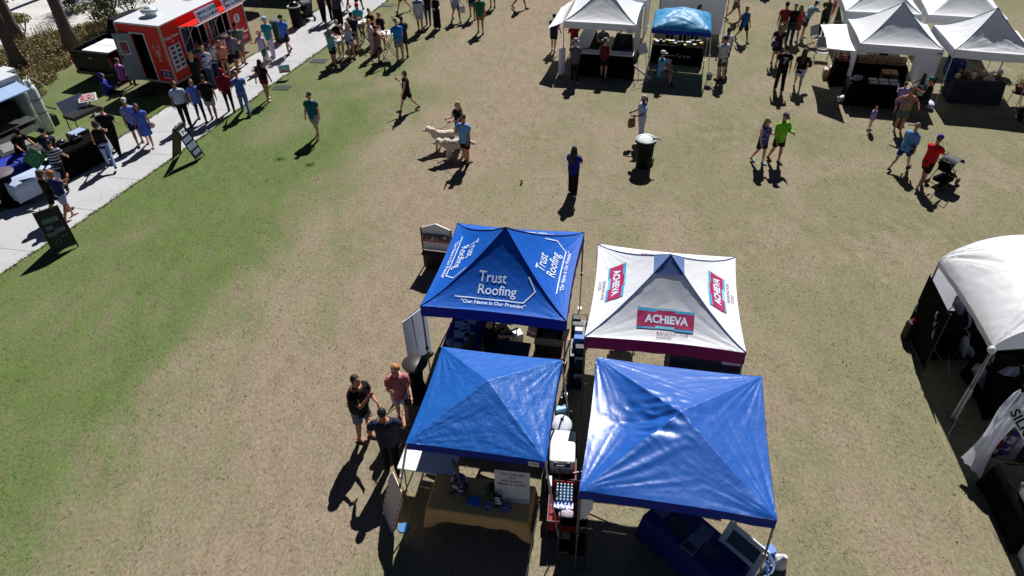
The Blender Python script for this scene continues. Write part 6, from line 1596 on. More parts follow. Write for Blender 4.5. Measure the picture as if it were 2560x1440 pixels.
for s_ in (-1, 1): m = MB(); m.tube([(s_*.70, 0, 0), (s_*.70, 0, 1.7)], .015, 5); m.build('post', BLACK, gw)
rn = random.Random(8)
for i in range(12):
    x, z = -.6+1.2*rn.random(), .15+1.1*rn.random(); l_ = .15+.35*rn.random(); t_ = (rn.random()-.5)*.25; y_ = .03*(1 if i % 3 == 0 else -1); m = MB(); m.tube([(x, y_, z), (x+t_*.4, y_*1.8, z+l_*.5), (x+t_, y_*1.3, z+l_)], [(.02, .01), (.045, .02), (.012, .008)], 6); m.build('hanging_ware', (IRW, IRD, M('sculpture_dim', (84, 78, 90), .6, .3))[i % 3], gw, True)
for i, (x, y) in enumerate(((2330, 905), (2372, 945))): m = MB(); m.tube([(-.3, 0, .02), (0, .1, .30), (.35, .15, .36)], [.012, .016, .01], 6); m.tube([(0, .1, .3), (.2, -.1, .02)], .012, 6); mesh_thing(m, 'driftwood_stick', M('pale_driftwood', (150, 128, 132)), at(x, y), i, ('forked driftwood stick lying left in the pavilion shade', 'forked driftwood stick lying near the front pavilion pole')[i], 'stick', 'driftwood sticks', True)
m = MB(); m.prism([(0, 0, 0), (.16, .02, 0), (.12, .10, .24), (-.04, .06, .2)], (.02, .05, .02)); mesh_thing(m, 'blue_card', M('bright_blue_box', (30, 110, 200)), at(2306, 872), .3, 'small bright blue card in the grass at the shade edge', 'card')
drape((10.75, 11.5, .8), 2.1, .8, .8, R(-8), .02, 'black tablecloth at the back of the pavilion', DARK)  # invented table cover, black to deepen the shade under the roof
drape((10.35, 10.0, .75), .8, 1.2, .75, R(-8), .02, 'black tablecloth in the middle of the pavilion', DARK)  # second invented cover, its black fills in for pavilion shade
# hat and scarf stall: white swagged fabric, SILK sign
sk_ = empty('fabric_arch', at(2410, 1190), 0, 'white swagged fabric hanging from an arch printed SILK at the right edge', 'banner'); o = sk_.location
a0 = Vector((8.52, 8.1, .05)); a1 = Vector((8.95, 8.0, .0)); b0_ = at(2560, 985, 1.75); m = MB(); rows = []
for j in range(15):
    t = j/14; cpt = Vector((8.72, 8.05, .25)).lerp(b0_, t); cpt.z += .18*math.sin(math.pi*t); wd = .20*(1-t)**.6*(1.0-.5*math.sin(math.pi*min(1, t*1.6)))+.06+.06*t
    d = Vector((.62, -.55, -.5)).normalized(); rows.append([cpt+d*wd*(i/9*2-1)+Vector((0, 0, .035*math.sin(i*2.1+j*.4)))-o for i in range(10)])
m.loft(rows, 0, False, False); m.build('swag', WWALL, sk_, True)
m = MB(); q0 = at(2538, 1030, 1.7); q1_ = at(2585, 1110, 1.55); dd_ = (q1_-q0); L_ = dd_.length; ex = dd_.normalized(); ey = Vector((ex.y*-.3, .25, .92)); ey = (ey-ex*ey.dot(ex)).normalized(); f = lambda a, b: q0+ex*a+ey*b-o
m.add([f(-.1, -.13), f(1.2, -.13), f(1.2, .13), f(-.1, .13)], [(0, 1, 2, 3)]); pn = m.build('banner_strip', WTENT, sk_, True)
m = MB(); nn_ = ex.cross(ey).normalized()*.006; nn_ = -nn_ if nn_.z < 0 else nn_; text_on(m, lambda a, b: f(a, b)+nn_, 'SILK', .26, -.04, -.09, bold=.006, align='LEFT'); m.build('lettering', INKK, pn, fix=False)
m = MB(); m.tube([at(2470, 1190)-o, at(2490, 1040, 1.3)-o, b0_-o], .014, 6); m.tube([at(2450, 1185)-o+Vector((.1, 0, 0)), at(2560, 1240)-o], .010, 5); m.build('arch_pole', GREY, sk_)
drape((9.62, 7.0, .78), 1.7, 1.35, .78, R(-8), .02, 'black tablecloth of the scarf stall at the right edge', DARK)  # invented black table, put here to supply the dark shaded area
hs = empty('scarf_stand', at(2520, 1180), 0, 'stand of hats and patterned scarves at the right edge', 'display stand')
for i, (dx, dy, z) in enumerate(((-.10, .35, 1.05), (.22, .25, 1.0), (.05, .05, .85), (.40, .0, .8))): m = MB(); m.lathe([(.15, z), (.08, z+.02), (.075, z+.09), (0, z+.11)], (dx, dy, 0), 14); m.build('hat', M('pale_hat', (170, 172, 186), .8, .1), hs, True)
for i in range(6): m = MB(); m.loft([[Vector((-.3+.16*i, .3-.05*i+.04*(j % 2), z)) if j < 2 else Vector((-.18+.16*i, .3-.05*i-.04, z)) for j in range(3)] for z in (.1, .5, .9)], 0, False, False); m.build('scarf', cloth(((90, 20, 40), (40, 40, 110), (120, 120, 140), (30, 30, 60), (150, 60, 40), (70, 70, 90))[i], pat=('noise', (150, 140, 150), 7, .55)), hs, True)
m = MB(); m.tube([(-.4, .3, 0), (-.4, .3, .95), (.6, 0, .92), (.6, 0, 0)], .014, 5); m.build('frame', BLACK, hs)
m = MB(); m.prism([(0, 0, 0), (.30, .02, 0), (.28, .12, .28), (-.04, .10, .26)], (0, .02, -.01)); bb = mesh_thing(m, 'blue_bag', M('blue_tote', (36, 84, 150), .7), at(2536, 1225), 0, 'blue tote bag with dark square print at the right edge', 'bag')
m = MB(); m.prism([(.08, .02, .07), (.20, .03, .07), (.19, .07, .18), (.07, .06, .18)], (0, -.012, .006)); m.build('print', INKK, bb)

# ------------------------------------------------------------------ dogs and strollers
FUR = M('cream_fur', (214, 200, 180), .9, .12, 5, .9, 30); NOSE = M('dog_nose', (20, 16, 16), .4)


def dog(loc, rz, label, k=1., head_down=0.):
    t = empty('dog', loc, rz, label, 'dog', 'cream retrievers on leads'); V = lambda x, y, z: Vector((x, y, z))*k
    b = MB()
    b.tube([V(0, .38, .50), V(0, .26, .52), V(0, .06, .50), V(0, -.14, .50), V(0, -.26, .54), V(0, -.34, .60)], [(.09*k, .10*k), (.150*k, .155*k), (.150*k, .15*k), (.165*k, .185*k), (.15*k, .17*k), (.11*k, .12*k)], 14)
    b.tube([V(0, -.24, .58), V(0, -.36, .68-head_down), V(0, -.44, .74-head_down)], [.15*k, .12*k, .10*k], 12)
    b.ell(V(0, -.48, .76-head_down), (.10*k, .11*k, .095*k), 12); b.tube([V(0, -.52, .74-head_down), V(0, -.63, .71-head_down), V(0, -.67, .71-head_down)], [(.068*k, .062*k), (.05*k, .045*k), (.032*k, .03*k)], 10)
    for s_ in (-1, 1):
        b.tube([V(.08*s_, -.45, .82-head_down), V(.12*s_, -.45, .76-head_down), V(.12*s_, -.46, .67-head_down)], [(.02*k, .04*k), (.028*k, .05*k), (.016*k, .035*k)], 8)
        fo = .06*s_
        b.tube([V(.085*s_, -.20, .46), V(.09*s_, -.18-fo, .28), V(.09*s_, -.20-fo, .14), V(.09*s_, -.20-fo, .04), V(.09*s_, -.24-fo, .03)], [.085*k, .056*k, .042*k, .042*k, .038*k], 10)
        b.tube([V(.09*s_, .26, .47), V(.095*s_, .20+fo, .32), V(.09*s_, .32+fo, .18), V(.09*s_, .29+fo, .05), V(.09*s_, .24+fo, .03)], [.12*k, .085*k, .042*k, .042*k, .038*k], 10)
    b.tube([V(0, .34, .54), V(0, .47, .50), V(0, .58, .44), V(0, .66, .42)], [.045*k, .06*k, .06*k, .02*k], 10)
    ex = MB(); ex.ell(V(0, -.69, .72-head_down), (.018*k, .014*k, .014*k), 8, 1, k=4)
    for s_ in (-1, 1): ex.ell(V(.045*s_, -.568, .80-head_down), (.011*k, .008*k, .011*k), 6, 1, k=4)
    ob = b.build('body', [FUR, NOSE], t, fix=False); REM.append((ob, .014, ex, .008, 22)); return t


d1 = dog(at(1112, 372), R(-84), 'cream retriever standing farther left in front of the blonde woman', 1.05)
d2 = dog(at(1140, 396), R(-80), 'cream retriever with lowered head behind the blue shirt man', 1.12, .12)


def lead(a, b, label): m = MB(); c = (a+b)/2-Vector((0, 0, .12)); m.tube([a, (a+c)/2, c, (c+b)/2, b], .009, 5); return tag(m.build('dog_lead', cloth((40, 34, 34))), label, 'lead')


def stroller(loc, rz, label, k=1.):
    t = empty('stroller', loc, rz, label, 'stroller'); m = MB()
    m.loft([[Vector((x, -.10-.30*math.sin(R(a)), .62+.34*math.cos(R(a)))) for x in (-.24, -.12, 0, .12, .24)] for a in range(-70, 71, 14)], 0, False, False); m.build('hood', M('stroller_grey', (52, 54, 72), .7, .1), t, True)
    m = MB(); m.loft([[Vector((x*wd, y, z)) for x in (-.22, .22)] for y, z, wd in ((.22, .85, 1), (.12, .48, 1), (-.16, .44, 1), (-.34, .30, .9), (-.42, .18, .8))], 0, False, False); m.box((0, 0, .22), (.40, .46, .12)); m.build('seat', DARK, t)
    m = MB()
    for s_ in (-1, 1): m.tube([(.25*s_, .48, 1.0), (.25*s_, .20, .75), (.25*s_, -.42, .12)], .014, 6); m.tube([(.25*s_, -.05, .62), (.25*s_, .34, .12)], .014, 6)
    m.tube([(-.25, .48, 1.0), (.25, .48, 1.0)], .018, 6); m.tube([(-.25, .34, .12), (.25, .34, .12)], .012, 6); m.build('frame', BLACK, t)
    for x, y in ((-.27, .34), (.27, .34), (-.22, -.44), (.22, -.44)): m = MB(); m.tube([(x-.02, y, .11), (x+.02, y, .11)], .11, 14); m.build('wheel', BLACK, t)
    return t


stroller(at(2352, 462), R(118), 'black stroller with grey hood pushed by the red shirt man')
stroller(at(768, 48), R(40), 'small dark stroller on the path beside the black bin')

# colours
BK = (14, 14, 17); NV = (22, 30, 62); WH = (205, 208, 216); KH = (150, 134, 108); LB = (120, 160, 205); SKY = (44, 128, 206); TEAL = (28, 96, 108); JN = (40, 58, 98); LJ = (128, 152, 190)
WALK = ((26, 8), (-20, 22)); WALK2 = ((-20, 24), (26, 6)); ST = ((4, 4), (-4, 6)); AS = ((16, 8, 25), (-18, 8, 14)); AS2 = ((-18, 8, 14), (16, 8, 25)); REL = ((4, 9, 14), (4, 9, 14))
HOLD = ((28, 4, 78), (24, 4, 82)); ONE = ((4, 9, 12), (26, 6, 84)); ONEL = ((26, 6, 84), (4, 9, 12))
def P_(px, py, hd, label, h=1.72, t=('tee', WH), b=('shorts', KH), hr=('short', 'brown'), a=REL, l=ST, **k):
    rj = random.Random(int(px*7+py*13)); a = tuple(tuple(q+(rj.random()-.5)*w_ for q, w_ in zip(x, (18, 7, 16))) for x in a)
    k.setdefault('turn', (rj.random()-.5)*44); k.setdefault('nod', rj.random()*14); k.setdefault('fat', .96+.16*rj.random()); k.setdefault('w', .95+.1*rj.random())
    return person(px, py, hd, label, h, top=t, bot=b, hair=hr, arms=a, legs=l, **k)


# --- three near the centre block
P_(917, 1096, 62, 'heavy bearded man in a black polo and grey shorts talking with folded arm', 1.90, ('polo', (13, 13, 15)), ('shorts', (112, 122, 142)), ('short', 'dark'), ((30, 2, 62), (46, 2, 98)), ((6, 8), (-4, 4)), fat=1.32, w=1.08, near=True, shoe=(160, 110, 90), turn=-8, nod=14, lean=4, fold=True, sk='t')
P_(1010, 1050, 12, 'woman with strawberry blonde bob in a pink shirt and sunglasses', 1.68, ('tee', (186, 112, 116)), ('shorts', (180, 186, 206)), ('bob', 'strawb'), ((30, 8, 40), (30, 8, 96)), ST, near=True, glasses=True, strap=(70, 20, 34), nod=18, turn=-20, shoe=(180, 140, 120), sk='p')
P_(984, 1172, 186, 'man with dark hair in a slate blue shirt and black trousers seen from behind', 1.80, ('tee', (34, 40, 58)), ('pants', (9, 9, 12)), ('short', 'dark'), ((4, 30, 88), (4, 34, 88)), ST, near=True, fat=1.12, w=1.06, shoe=(20, 20, 24), sk='t')
# --- open lawn
P_(795, 345, -14, 'man in a teal T-shirt and grey shorts walking alone on the lawn', 1.77, ('tee', TEAL), ('shorts', (160, 158, 172)), ('short', 'dark'), ((6, 10, 14), (4, 10, 10)), ((12, 8), (-12, 12)), glasses=True, fat=1.1, shoe=(170, 130, 110), turn=-20, nod=12)
P_(1022, 277, -88, 'woman in a black sleeveless top and black shorts walking with a cup', 1.66, ('tank', (20, 10, 14)), ('shorts', BK), ('bob', 'brown'), ((4, 8, 20), (26, 6, 100)), WALK, shoe=(24, 22, 24), fat=1.1)
g_bl = P_(1152, 368, -60, 'blonde woman in a black top holding a dog lead', 1.70, ('tee', (22, 12, 14)), ('shorts', (180, 196, 220)), ('long', 'blonde'), ((20, 4, 60), (40, 4, 60)), ST, glasses=True)
g_mn = P_(1166, 410, -24, 'man in a light blue shirt and black shorts beside the two retrievers', 1.80, ('tee', (108, 158, 214)), ('shorts', (22, 20, 24)), ('short', 'dark'), ((6, 8, 20), (34, 6, 108)), ((4, 4), (-6, 6)), glasses=True, sk='t', shoe=(20, 20, 24))
P_(1432, 486, 152, 'woman with very long black hair in a navy jersey and wide black trousers', 1.68, ('tee', (28, 24, 120)), ('wide', (10, 10, 13)), ('verylong', 'dark'), ((20, 4, 86), (26, 4, 88)), ((8, 6), (-6, 8)), shoe=(190, 180, 186), turn=-10)
P_(1600, 352, -80, 'woman in a white shirt and trousers carrying a brown paper bag behind the green bin', 1.68, ('tee', (168, 188, 230)), ('wide', (180, 190, 214)), ('tail', 'dark'), ((20, 6, 70), (12, 6, 60)), ST, sk='b', hat=('cap', (170, 170, 166)))
P_(1896, 408, 28, 'woman with shoulder length fair hair in a blue patterned top and navy shorts', 1.62, ('tank', (58, 54, 120)), ('shorts', (22, 24, 60)), ('long', 'ash'), ((30, 8, 100), (6, 8, 14)), ((10, 8), (-10, 20)), glasses=True, pat=('noise', (150, 140, 180), 14, .56), shoe=(110, 180, 196), strap=(40, 30, 60))
P_(1936, 406, 18, 'man in a bright lime green shirt and black shorts holding a can', 1.77, ('long', (108, 186, 46)), ('shorts', (26, 22, 26)), ('short', 'grey'), ((24, 8, 86), (4, 14, 20)), ((8, 8), (-10, 14)), hat=('cap', (90, 88, 100)), shoe=(24, 24, 28), fat=1.1, nod=20, sk='t')
P_(2246, 424, 120, 'woman with short brown hair in a loose light blue shirt and blue shorts', 1.68, ('wide', (96, 148, 204)), ('shorts', (30, 50, 130)), ('short', 'ash'), ((14, 10, 20), (-16, 10, 20)), WALK2, lean=14, shoe=(40, 40, 46), strap=(20, 24, 50), fat=1.1, glasses=True)
P_(2298, 466, 128, 'man in a red T-shirt, black shorts and blue cap pushing a stroller', 1.78, ('tee', (190, 18, 26)), ('shorts', (18, 16, 20)), ('short', 'brown'), ((44, 8, 44), (44, 8, 44)), WALK, hat=('cap', (30, 40, 130)), shoe=(96, 110, 160), lean=10, fat=1.1, nod=12, sk='t')
P_(2172, 326, 60, 'toddler with brown hair in a lilac shirt and white shorts', .92, ('tee', (150, 130, 190)), ('shorts', (200, 190, 210)), ('short', 'brown'), REL, ST, shoe=(60, 50, 60))
P_(2242, 331, -10, 'woman in a strapless top and grey-green skirt with hands on her hips', 1.68, ('tube', (150, 116, 96)), ('skirt', (84, 96, 92)), ('bun', 'dark'), ((-14, 44, 66), (-14, 44, 66)), ((4, 4), (-4, 4)), glasses=True, shoe=(190, 150, 130), strap=(180, 174, 170), sk='t')
P_(2238, 290, 170, 'child in a lilac shirt and denim shorts at the front table of the crate stall', 1.30, ('tee', (140, 130, 200)), ('shorts', (70, 70, 130)), ('short', 'brown'), HOLD, ST, shoe=(120, 80, 150))
# --- left of the right tents
P_(1853, 104, 20, 'woman in a blue tank top and black shorts walking away with a black bag', 1.64, ('tank', (26, 92, 150)), ('shorts', BK), ('short', 'ash'), AS, WALK, sk='t')
P_(1834, 50, 80, 'person in grey shorts and pale shirt striding at the top edge', 1.75, ('tee', (190, 186, 176)), ('shorts', (80, 84, 84)), ('short', 'brown'), REL, WALK, sk='t')
P_(1948, 108, 165, 'man in a maroon shirt and khaki shorts wearing a cap at the top edge', 1.80, ('tee', (118, 38, 46)), ('shorts', KH), ('short', 'dark'), ONE, ST, hat=('cap', (60, 56, 60)), sk='t')
P_(1970, 108, 175, 'grey haired man in a black shirt and jeans', 1.76, ('tee', (16, 16, 18)), ('pants', (44, 66, 104)), ('short', 'grey'), ONE, ST)
P_(1984, 106, 190, 'long haired woman in a coral pink shirt and shorts', 1.66, ('tee', (186, 52, 72)), ('shorts', (96, 80, 60)), ('long', 'ash'), REL, ST)
P_(2002, 98, 110, 'man in a pale aqua shirt and white cap leaning forward over the table', 1.80, ('tee', (130, 176, 190)), ('shorts', (60, 66, 84)), ('short', 'brown'), ((60, 6, 30), (56, 6, 40)), ((14, 4), (-4, 6)), hat=('cap', (180, 206, 236)), lean=34, shoe=(190, 190, 196))
P_(2052, 88, 150, 'dark haired man in an olive shirt bending beside the orange flag', 1.75, ('tee', (52, 54, 44)), ('pants', (26, 26, 30)), ('short', 'dark'), ((40, 6, 30), (40, 6, 30)), ST, lean=24, sk='t')
P_(1934, 160, 165, 'blonde woman in a black and brown top carrying a purple bag', 1.68, ('tee', (40, 22, 22)), ('shorts', (20, 18, 26)), ('long', 'ash'), ((20, 12, 30), (8, 10, 20)), ST, glasses=True, strap=(50, 26, 90))
P_(1944, 228, 168, 'man in a black number seven jersey and black trousers walking away', 1.84, ('tee', (12, 12, 16)), ('pants', (9, 9, 12)), ('short', 'dark'), AS, ((10, 6), (-12, 16)), shoe=(140, 140, 150), w=1.05)
P_(1990, 224, 160, 'woman with long brown hair in a black top and white shorts', 1.70, ('tee', (30, 12, 20)), ('shorts', (176, 182, 224)), ('verylong', 'brown'), REL, WALK, hat=('cap', (96, 92, 66)), shoe=(200, 200, 206))
P_(2300, 285, 250, 'seated man in a green cap and dark shirt in the green camp chair', 1.76, ('tee', (22, 28, 30)), ('shorts', (40, 44, 50)), ('short', 'dark'), ((50, 6, 60), (50, 6, 60)), ((0, 0), (0, 0)), sit=True, hat=('cap', (20, 90, 60)), sk='t')
P_(1912, -14, 0, 'person at the very top edge right of the walled tent', 1.7, ('tee', BK), ('pants', BK), sk='t')
# --- around the middle white and blue tents
P_(1384, 128, 150, 'curly haired person in a purple shirt and navy shorts left of the white tent', 1.66, ('tee', (52, 34, 84)), ('shorts', (22, 24, 44)), ('short', 'dark'), ONEL, ST, shoe=(200, 196, 196))
P_(1436, 206, 175, 'man in a grey shirt and pale bucket hat facing the white tent', 1.78, ('tee', (86, 84, 94)), ('pants', (20, 22, 24)), ('short', 'grey'), HOLD, ST, hat=('bucket', (150, 148, 152)), shoe=(170, 172, 180), fat=1.15)
P_(1508, 196, 170, 'woman in a red top and grey sun hat at the front of white tent', 1.66, ('tank', (92, 22, 34)), ('shorts', (16, 16, 20)), ('short', 'grey'), ((24, 10, 80), (10, 12, 20)), ((6, 4), (-12, 8)), hat=('straw', (120, 120, 116)), strap=(170, 110, 110))
P_(1500, 160, 10, 'vendor in a dark apron leaning over the rack inside the white tent', 1.72, ('tee', (90, 90, 84)), ('pants', BK), ('short', 'dark'), ((40, 10, 40), (40, 14, 50)), ST, lean=16, sk='t', group='stallholders')
P_(1434, 150, 200, 'person in a red shirt at the left side of the white tent', 1.74, ('tee', (130, 30, 36)), ('shorts', (190, 186, 186)), ('short', 'brown'), ((30, 10, 60), (30, 10, 60)), ST)
P_(1452, 10, 20, 'dark haired person in a maroon top half hidden behind the white awning', 1.7, ('tee', (90, 20, 30)), ('shorts', BK), ('short', 'dark'))
P_(1648, 212, 75, 'man in a white cap and pale aqua shirt seated beside the small blue tent', 1.76, ('tee', (84, 160, 200)), ('shorts', (90, 84, 90)), ('short', 'brown'), ((30, 8, 50), (30, 8, 50)), ((0, 0), (0, 0)), sit=True, hat=('cap', (214, 216, 220)), sk='t')
P_(1798, 202, -150, 'man in a white shirt and navy cap at the right side of the blue tent', 1.82, ('tee', (186, 184, 194)), ('shorts', (80, 74, 76)), ('short', 'brown'), ONE, ST, hat=('cap', (40, 50, 70)), shoe=(16, 16, 20), strap=(40, 40, 50), fat=1.12)
P_(1806, 178, -165, 'dark haired man in a white sleeveless shirt behind the navy cap man', 1.82, ('tank', (196, 200, 226)), ('shorts', (40, 46, 60)), ('short', 'dark'), REL, ST, sk='b')
P_(1672, 112, 0, 'dim vendor in a white shirt at the left inside the blue tent', 1.7, ('tee', (130, 130, 140)), ('pants', BK), ('short', 'grey'), HOLD, ST, lean=14, group='stallholders')
P_(1705, 108, 0, 'dim vendor in a red shirt in the middle of the blue tent', 1.68, ('tee', (150, 40, 40)), ('pants', BK), ('short', 'brown'), HOLD, ST, lean=16, group='stallholders')
P_(1735, 104, 10, 'dark haired vendor in a black top at the right inside the blue tent', 1.7, ('tee', (20, 20, 24)), ('pants', BK), ('bob', 'dark'), HOLD, ST, lean=12, group='stallholders')
P_(2200, 168, 0, 'vendor in black standing deep inside the crate stall', 1.7, ('tee', (20, 18, 20)), ('pants', BK), ('short', 'dark'), HOLD, ST, group='stallholders')
P_(2432, 150, -10, 'vendor in a straw hat standing inside the clothing stall', 1.7, ('tee', (150, 110, 100)), ('pants', (60, 50, 50)), ('short', 'brown'), ((40, 10, 50), (40, 10, 50)), ST, hat=('straw', (180, 160, 120)), group='stallholders')
# --- top of the lawn
P_(1010, 28, -95, 'person in white shoes striding left at the top edge of the lawn', 1.68, ('tee', (180, 120, 110)), ('shorts', (110, 60, 50)), ('short', 'blonde'), AS, WALK, shoe=(206, 210, 220))
P_(1052, 80, 0, 'man in a white polo with a navy chest stripe and pale shorts', 1.82, ('polo', (176, 190, 218)), ('shorts', (150, 160, 194)), ('short', 'brown'), REL, ST, shoe=(24, 22, 26), fat=1.1, sk='t')
P_(1072, 62, 180, 'person in jeans and a black top behind the white polo man', 1.74, ('tee', BK), ('slim', (34, 50, 92)), ('short', 'dark'), REL, ST)
P_(1094, 73, 10, 'woman in a black sleeveless top and wide black trousers', 1.68, ('tank', BK), ('wide', BK), ('bob', 'brown'), ((24, 8, 60), (24, 8, 60)), ST, shoe=(196, 190, 180), sk='p')
P_(1142, 52, 20, 'woman in a lilac top and grey shorts carrying a white bag', 1.72, ('tee', (150, 152, 206)), ('shorts', (112, 116, 146)), ('short', 'brown'), AS, WALK, shoe=(20, 20, 26), sk='t')
P_(1182, 46, 5, 'man in a navy shirt and grey shorts beside the green polo man', 1.76, ('tee', (20, 26, 60)), ('shorts', (104, 108, 136)), ('short', 'brown'), REL, ((16, 6), (-14, 22)), sk='t')
P_(1202, 82, 5, 'man in a bottle green polo and khaki shorts', 1.80, ('polo', (12, 98, 58)), ('shorts', (142, 116, 92)), ('short', 'grey'), ((6, 10, 14), (4, 10, 16)), ((12, 6), (-8, 10)), sk='t', shoe=(30, 34, 70), fat=1.1)
P_(1232, 19, 190, 'person in maroon trousers at the top edge', 1.7, ('tee', (60, 30, 40)), ('shorts', (80, 20, 30)), ('short', 'brown'), REL, ST, sk='t')
P_(1300, 22, 60, 'bare legged person striding at the top edge in black shoes', 1.7, ('tee', (90, 90, 110)), ('shorts', (150, 120, 60)), ('short', 'brown'), REL, WALK, sk='t')
# --- high tables
P_(838, 166, 160, 'woman in a pale teal tank top and black shorts at the nearest high table', 1.66, ('tank', (96, 164, 184)), ('shorts', (18, 18, 22)), ('long', 'ash'), ((40, 6, 60), (36, 6, 60)), ST, group='people at the high tables', sk='t')
P_(856, 142, 10, 'woman in a black shirt and sunglasses behind the nearest high table', 1.66, ('tee', (26, 12, 20)), ('shorts', (190, 190, 200)), ('bob', 'ash'), ((40, 6, 90), (30, 6, 70)), ST, glasses=True, group='people at the high tables', shoe=(200, 200, 206))
P_(881, 150, 225, 'blonde woman in a lavender tank top and blue denim shorts', 1.68, ('tank', (176, 180, 220)), ('mini', (50, 70, 130)), ('long', 'blonde'), ((44, 6, 90), (20, 6, 60)), ST, group='people at the high tables', sk='t')
P_(892, 132, 195, 'man in a navy shirt and black cap standing at the high table', 1.80, ('tee', (20, 30, 58)), ('shorts', (150, 140, 124)), ('short', 'dark'), ((30, 6, 60), (30, 6, 60)), ST, hat=('cap', (14, 16, 24)), group='people at the high tables', w=1.05)
P_(908, 102, -15, 'man in a turquoise shirt and red cap facing the high table', 1.78, ('tee', (60, 170, 196)), ('shorts', (130, 132, 134)), ('short', 'brown'), ((36, 6, 70), (36, 6, 70)), ST, hat=('cap', (196, 20, 36)), group='people at the high tables', lean=8, shoe=(190, 190, 196), sk='t')
P_(934, 112, 40, 'woman in a black top and grey cardigan with hair tied up', 1.66, ('tank', (22, 22, 22)), ('pants', (60, 56, 58)), ('bun', 'dark'), HOLD, ST, group='people at the high tables')
P_(958, 122, 20, 'woman in a dark navy top standing behind the right high table', 1.66, ('tank', (26, 28, 44)), ('shorts', (60, 60, 70)), ('bob', 'ash'), ((36, 6, 60), (36, 6, 60)), ST, group='people at the high tables', sk='t')
P_(934, 140, 110, 'fair haired woman in a pale pink top half hidden by the floral dress', 1.64, ('tee', (206, 176, 188)), ('pants', (196, 160, 170)), ('bob', 'strawb'), ((30, 6, 70), (30, 6, 70)), ST, group='people at the high tables')
P_(950, 158, 130, 'woman in a loose floral dress at the right high table', 1.66, ('tankdress', (140, 96, 108)), (None, BK), ('bun', 'dark'), ((40, 10, 60), (30, 10, 50)), ST, pat=('noise', (40, 24, 44), 9, .52), group='people at the high tables', sk='t', fat=1.1)
P_(1002, 152, 205, 'man in a bright blue shirt, khaki shorts and straw hat', 1.84, ('tee', (32, 118, 206)), ('shorts', (148, 132, 108)), ('short', 'grey'), ((28, 6, 60), (10, 8, 14)), ST, hat=('straw', (176, 164, 140)), group='people at the high tables', fat=1.1, shoe=(180, 180, 176))
P_(1014, 142, 200, 'dark haired man in a navy shirt behind the bright blue shirt man', 1.80, ('tee', (20, 26, 52)), ('shorts', (60, 46, 44)), ('short', 'dark'), ((30, 6, 50), (30, 6, 50)), ST, group='people at the high tables', sk='b')
# --- upper path
P_(812, 56, 170, 'man in a charcoal shirt and black trousers at the top of the path', 1.82, ('tee', (42, 48, 62)), ('pants', (8, 8, 10)), ('short', 'dark'), REL, ((8, 4), (-6, 8)))
P_(834, 52, 175, 'man in a dark shirt and black trousers in the middle of the top path group', 1.80, ('tee', (18, 22, 36)), ('pants', (8, 8, 10)), ('short', 'dark'), REL, ((4, 4), (-4, 8)))
P_(851, 62, 180, 'stout man in a blue-grey shirt and baggy black trousers on the top path', 1.82, ('tee', (46, 56, 78)), ('wide', (9, 9, 11)), ('short', 'grey'), REL, ST, fat=1.2)
P_(872, 24, 165, 'person in shorts and trainers walking away at the top of the path', 1.76, ('tee', (30, 34, 46)), ('shorts', (20, 20, 24)), ('short', 'brown'), REL, WALK, sk='t')
P_(900, 30, 175, 'person in long black shorts walking away behind red cap man', 1.78, ('tee', (30, 34, 50)), ('shorts', (14, 12, 18)), ('short', 'dark'), REL, WALK2, sk='b')
P_(778, 30, 160, 'person in dark clothes behind the small dark stroller', 1.72, ('tee', (26, 28, 40)), ('pants', BK), ('short', 'dark'), ((40, 6, 40), (40, 6, 40)), ST)
P_(684, 143, -20, 'man in a turquoise polo, white trousers and pale cap', 1.80, ('polo', (30, 136, 150)), ('pants', (196, 192, 222)), ('short', 'grey'), ONE, ST, hat=('cap', (170, 200, 236)), fat=1.15, shoe=(196, 196, 206), nod=10)
P_(722, 136, -25, 'man in a royal blue shirt, black shorts and black cap', 1.78, ('tee', (44, 110, 206)), ('shorts', BK), ('short', 'dark'), REL, ((10, 6), (-14, 22)), hat=('cap', (20, 20, 26)), shoe=(50, 50, 56), sk='t')
P_(668, 168, -35, 'woman in a white visor, lavender tank top and green shorts with a white bag', 1.64, ('tank', (176, 172, 220)), ('shorts', (50, 96, 52)), ('bob', 'ash'), ONE, ((16, 6), (-14, 22)), hat=('visor', (206, 206, 210)), sk='t', shoe=(200, 200, 206))
P_(672, 252, 165, 'woman with long black hair in a black top and crimson shorts', 1.70, ('tee', (14, 12, 18)), ('mini', (140, 16, 40)), ('verylong', 'dark'), ((-12, 16, 14), (14, 12, 10)), ((8, 4), (-6, 10)), shoe=(206, 190, 180), sk='t')
P_(597, 178, 170, 'man in a grey shirt and black shorts queuing at the trailer', 1.74, ('tee', (108, 114, 142)), ('shorts', BK), ('short', 'dark'), ((30, 6, 70), (30, 6, 70)), ((8, 6), (-8, 10)), group='people queuing at the red trailer', fat=1.12, sk='t', lean=6)
P_(612, 160, 175, 'man in a sage shirt and khaki shorts pointing at the trailer', 1.82, ('tee', (104, 124, 118)), ('shorts', (140, 124, 104)), ('short', 'dark'), ((10, 8, 20), (70, 10, 20)), ST, group='people queuing at the red trailer', fat=1.15, sk='t')
P_(572, 196, 200, 'woman in a peach top and black skirt with a white folder', 1.64, ('tank', (190, 120, 104)), ('mini', BK), ('short', 'ash'), ((20, 6, 70), (20, 8, 60)), ST, group='people queuing at the red trailer', sk='t')
P_(548, 200, 170, 'person in a white shirt and blue jeans at the service window', 1.72, ('tee', (180, 176, 188)), ('slim', JN), ('short', 'brown'), HOLD, ST, group='people queuing at the red trailer')
P_(534, 216, 182, 'person in a white shirt with navy leaves and grey-blue trousers', 1.74, ('tee', (176, 182, 204)), ('pants', (58, 70, 96)), ('short', 'blonde'), HOLD, ST, pat=('noise', (26, 32, 72), 7, .52), group='people queuing at the red trailer', fat=1.15)
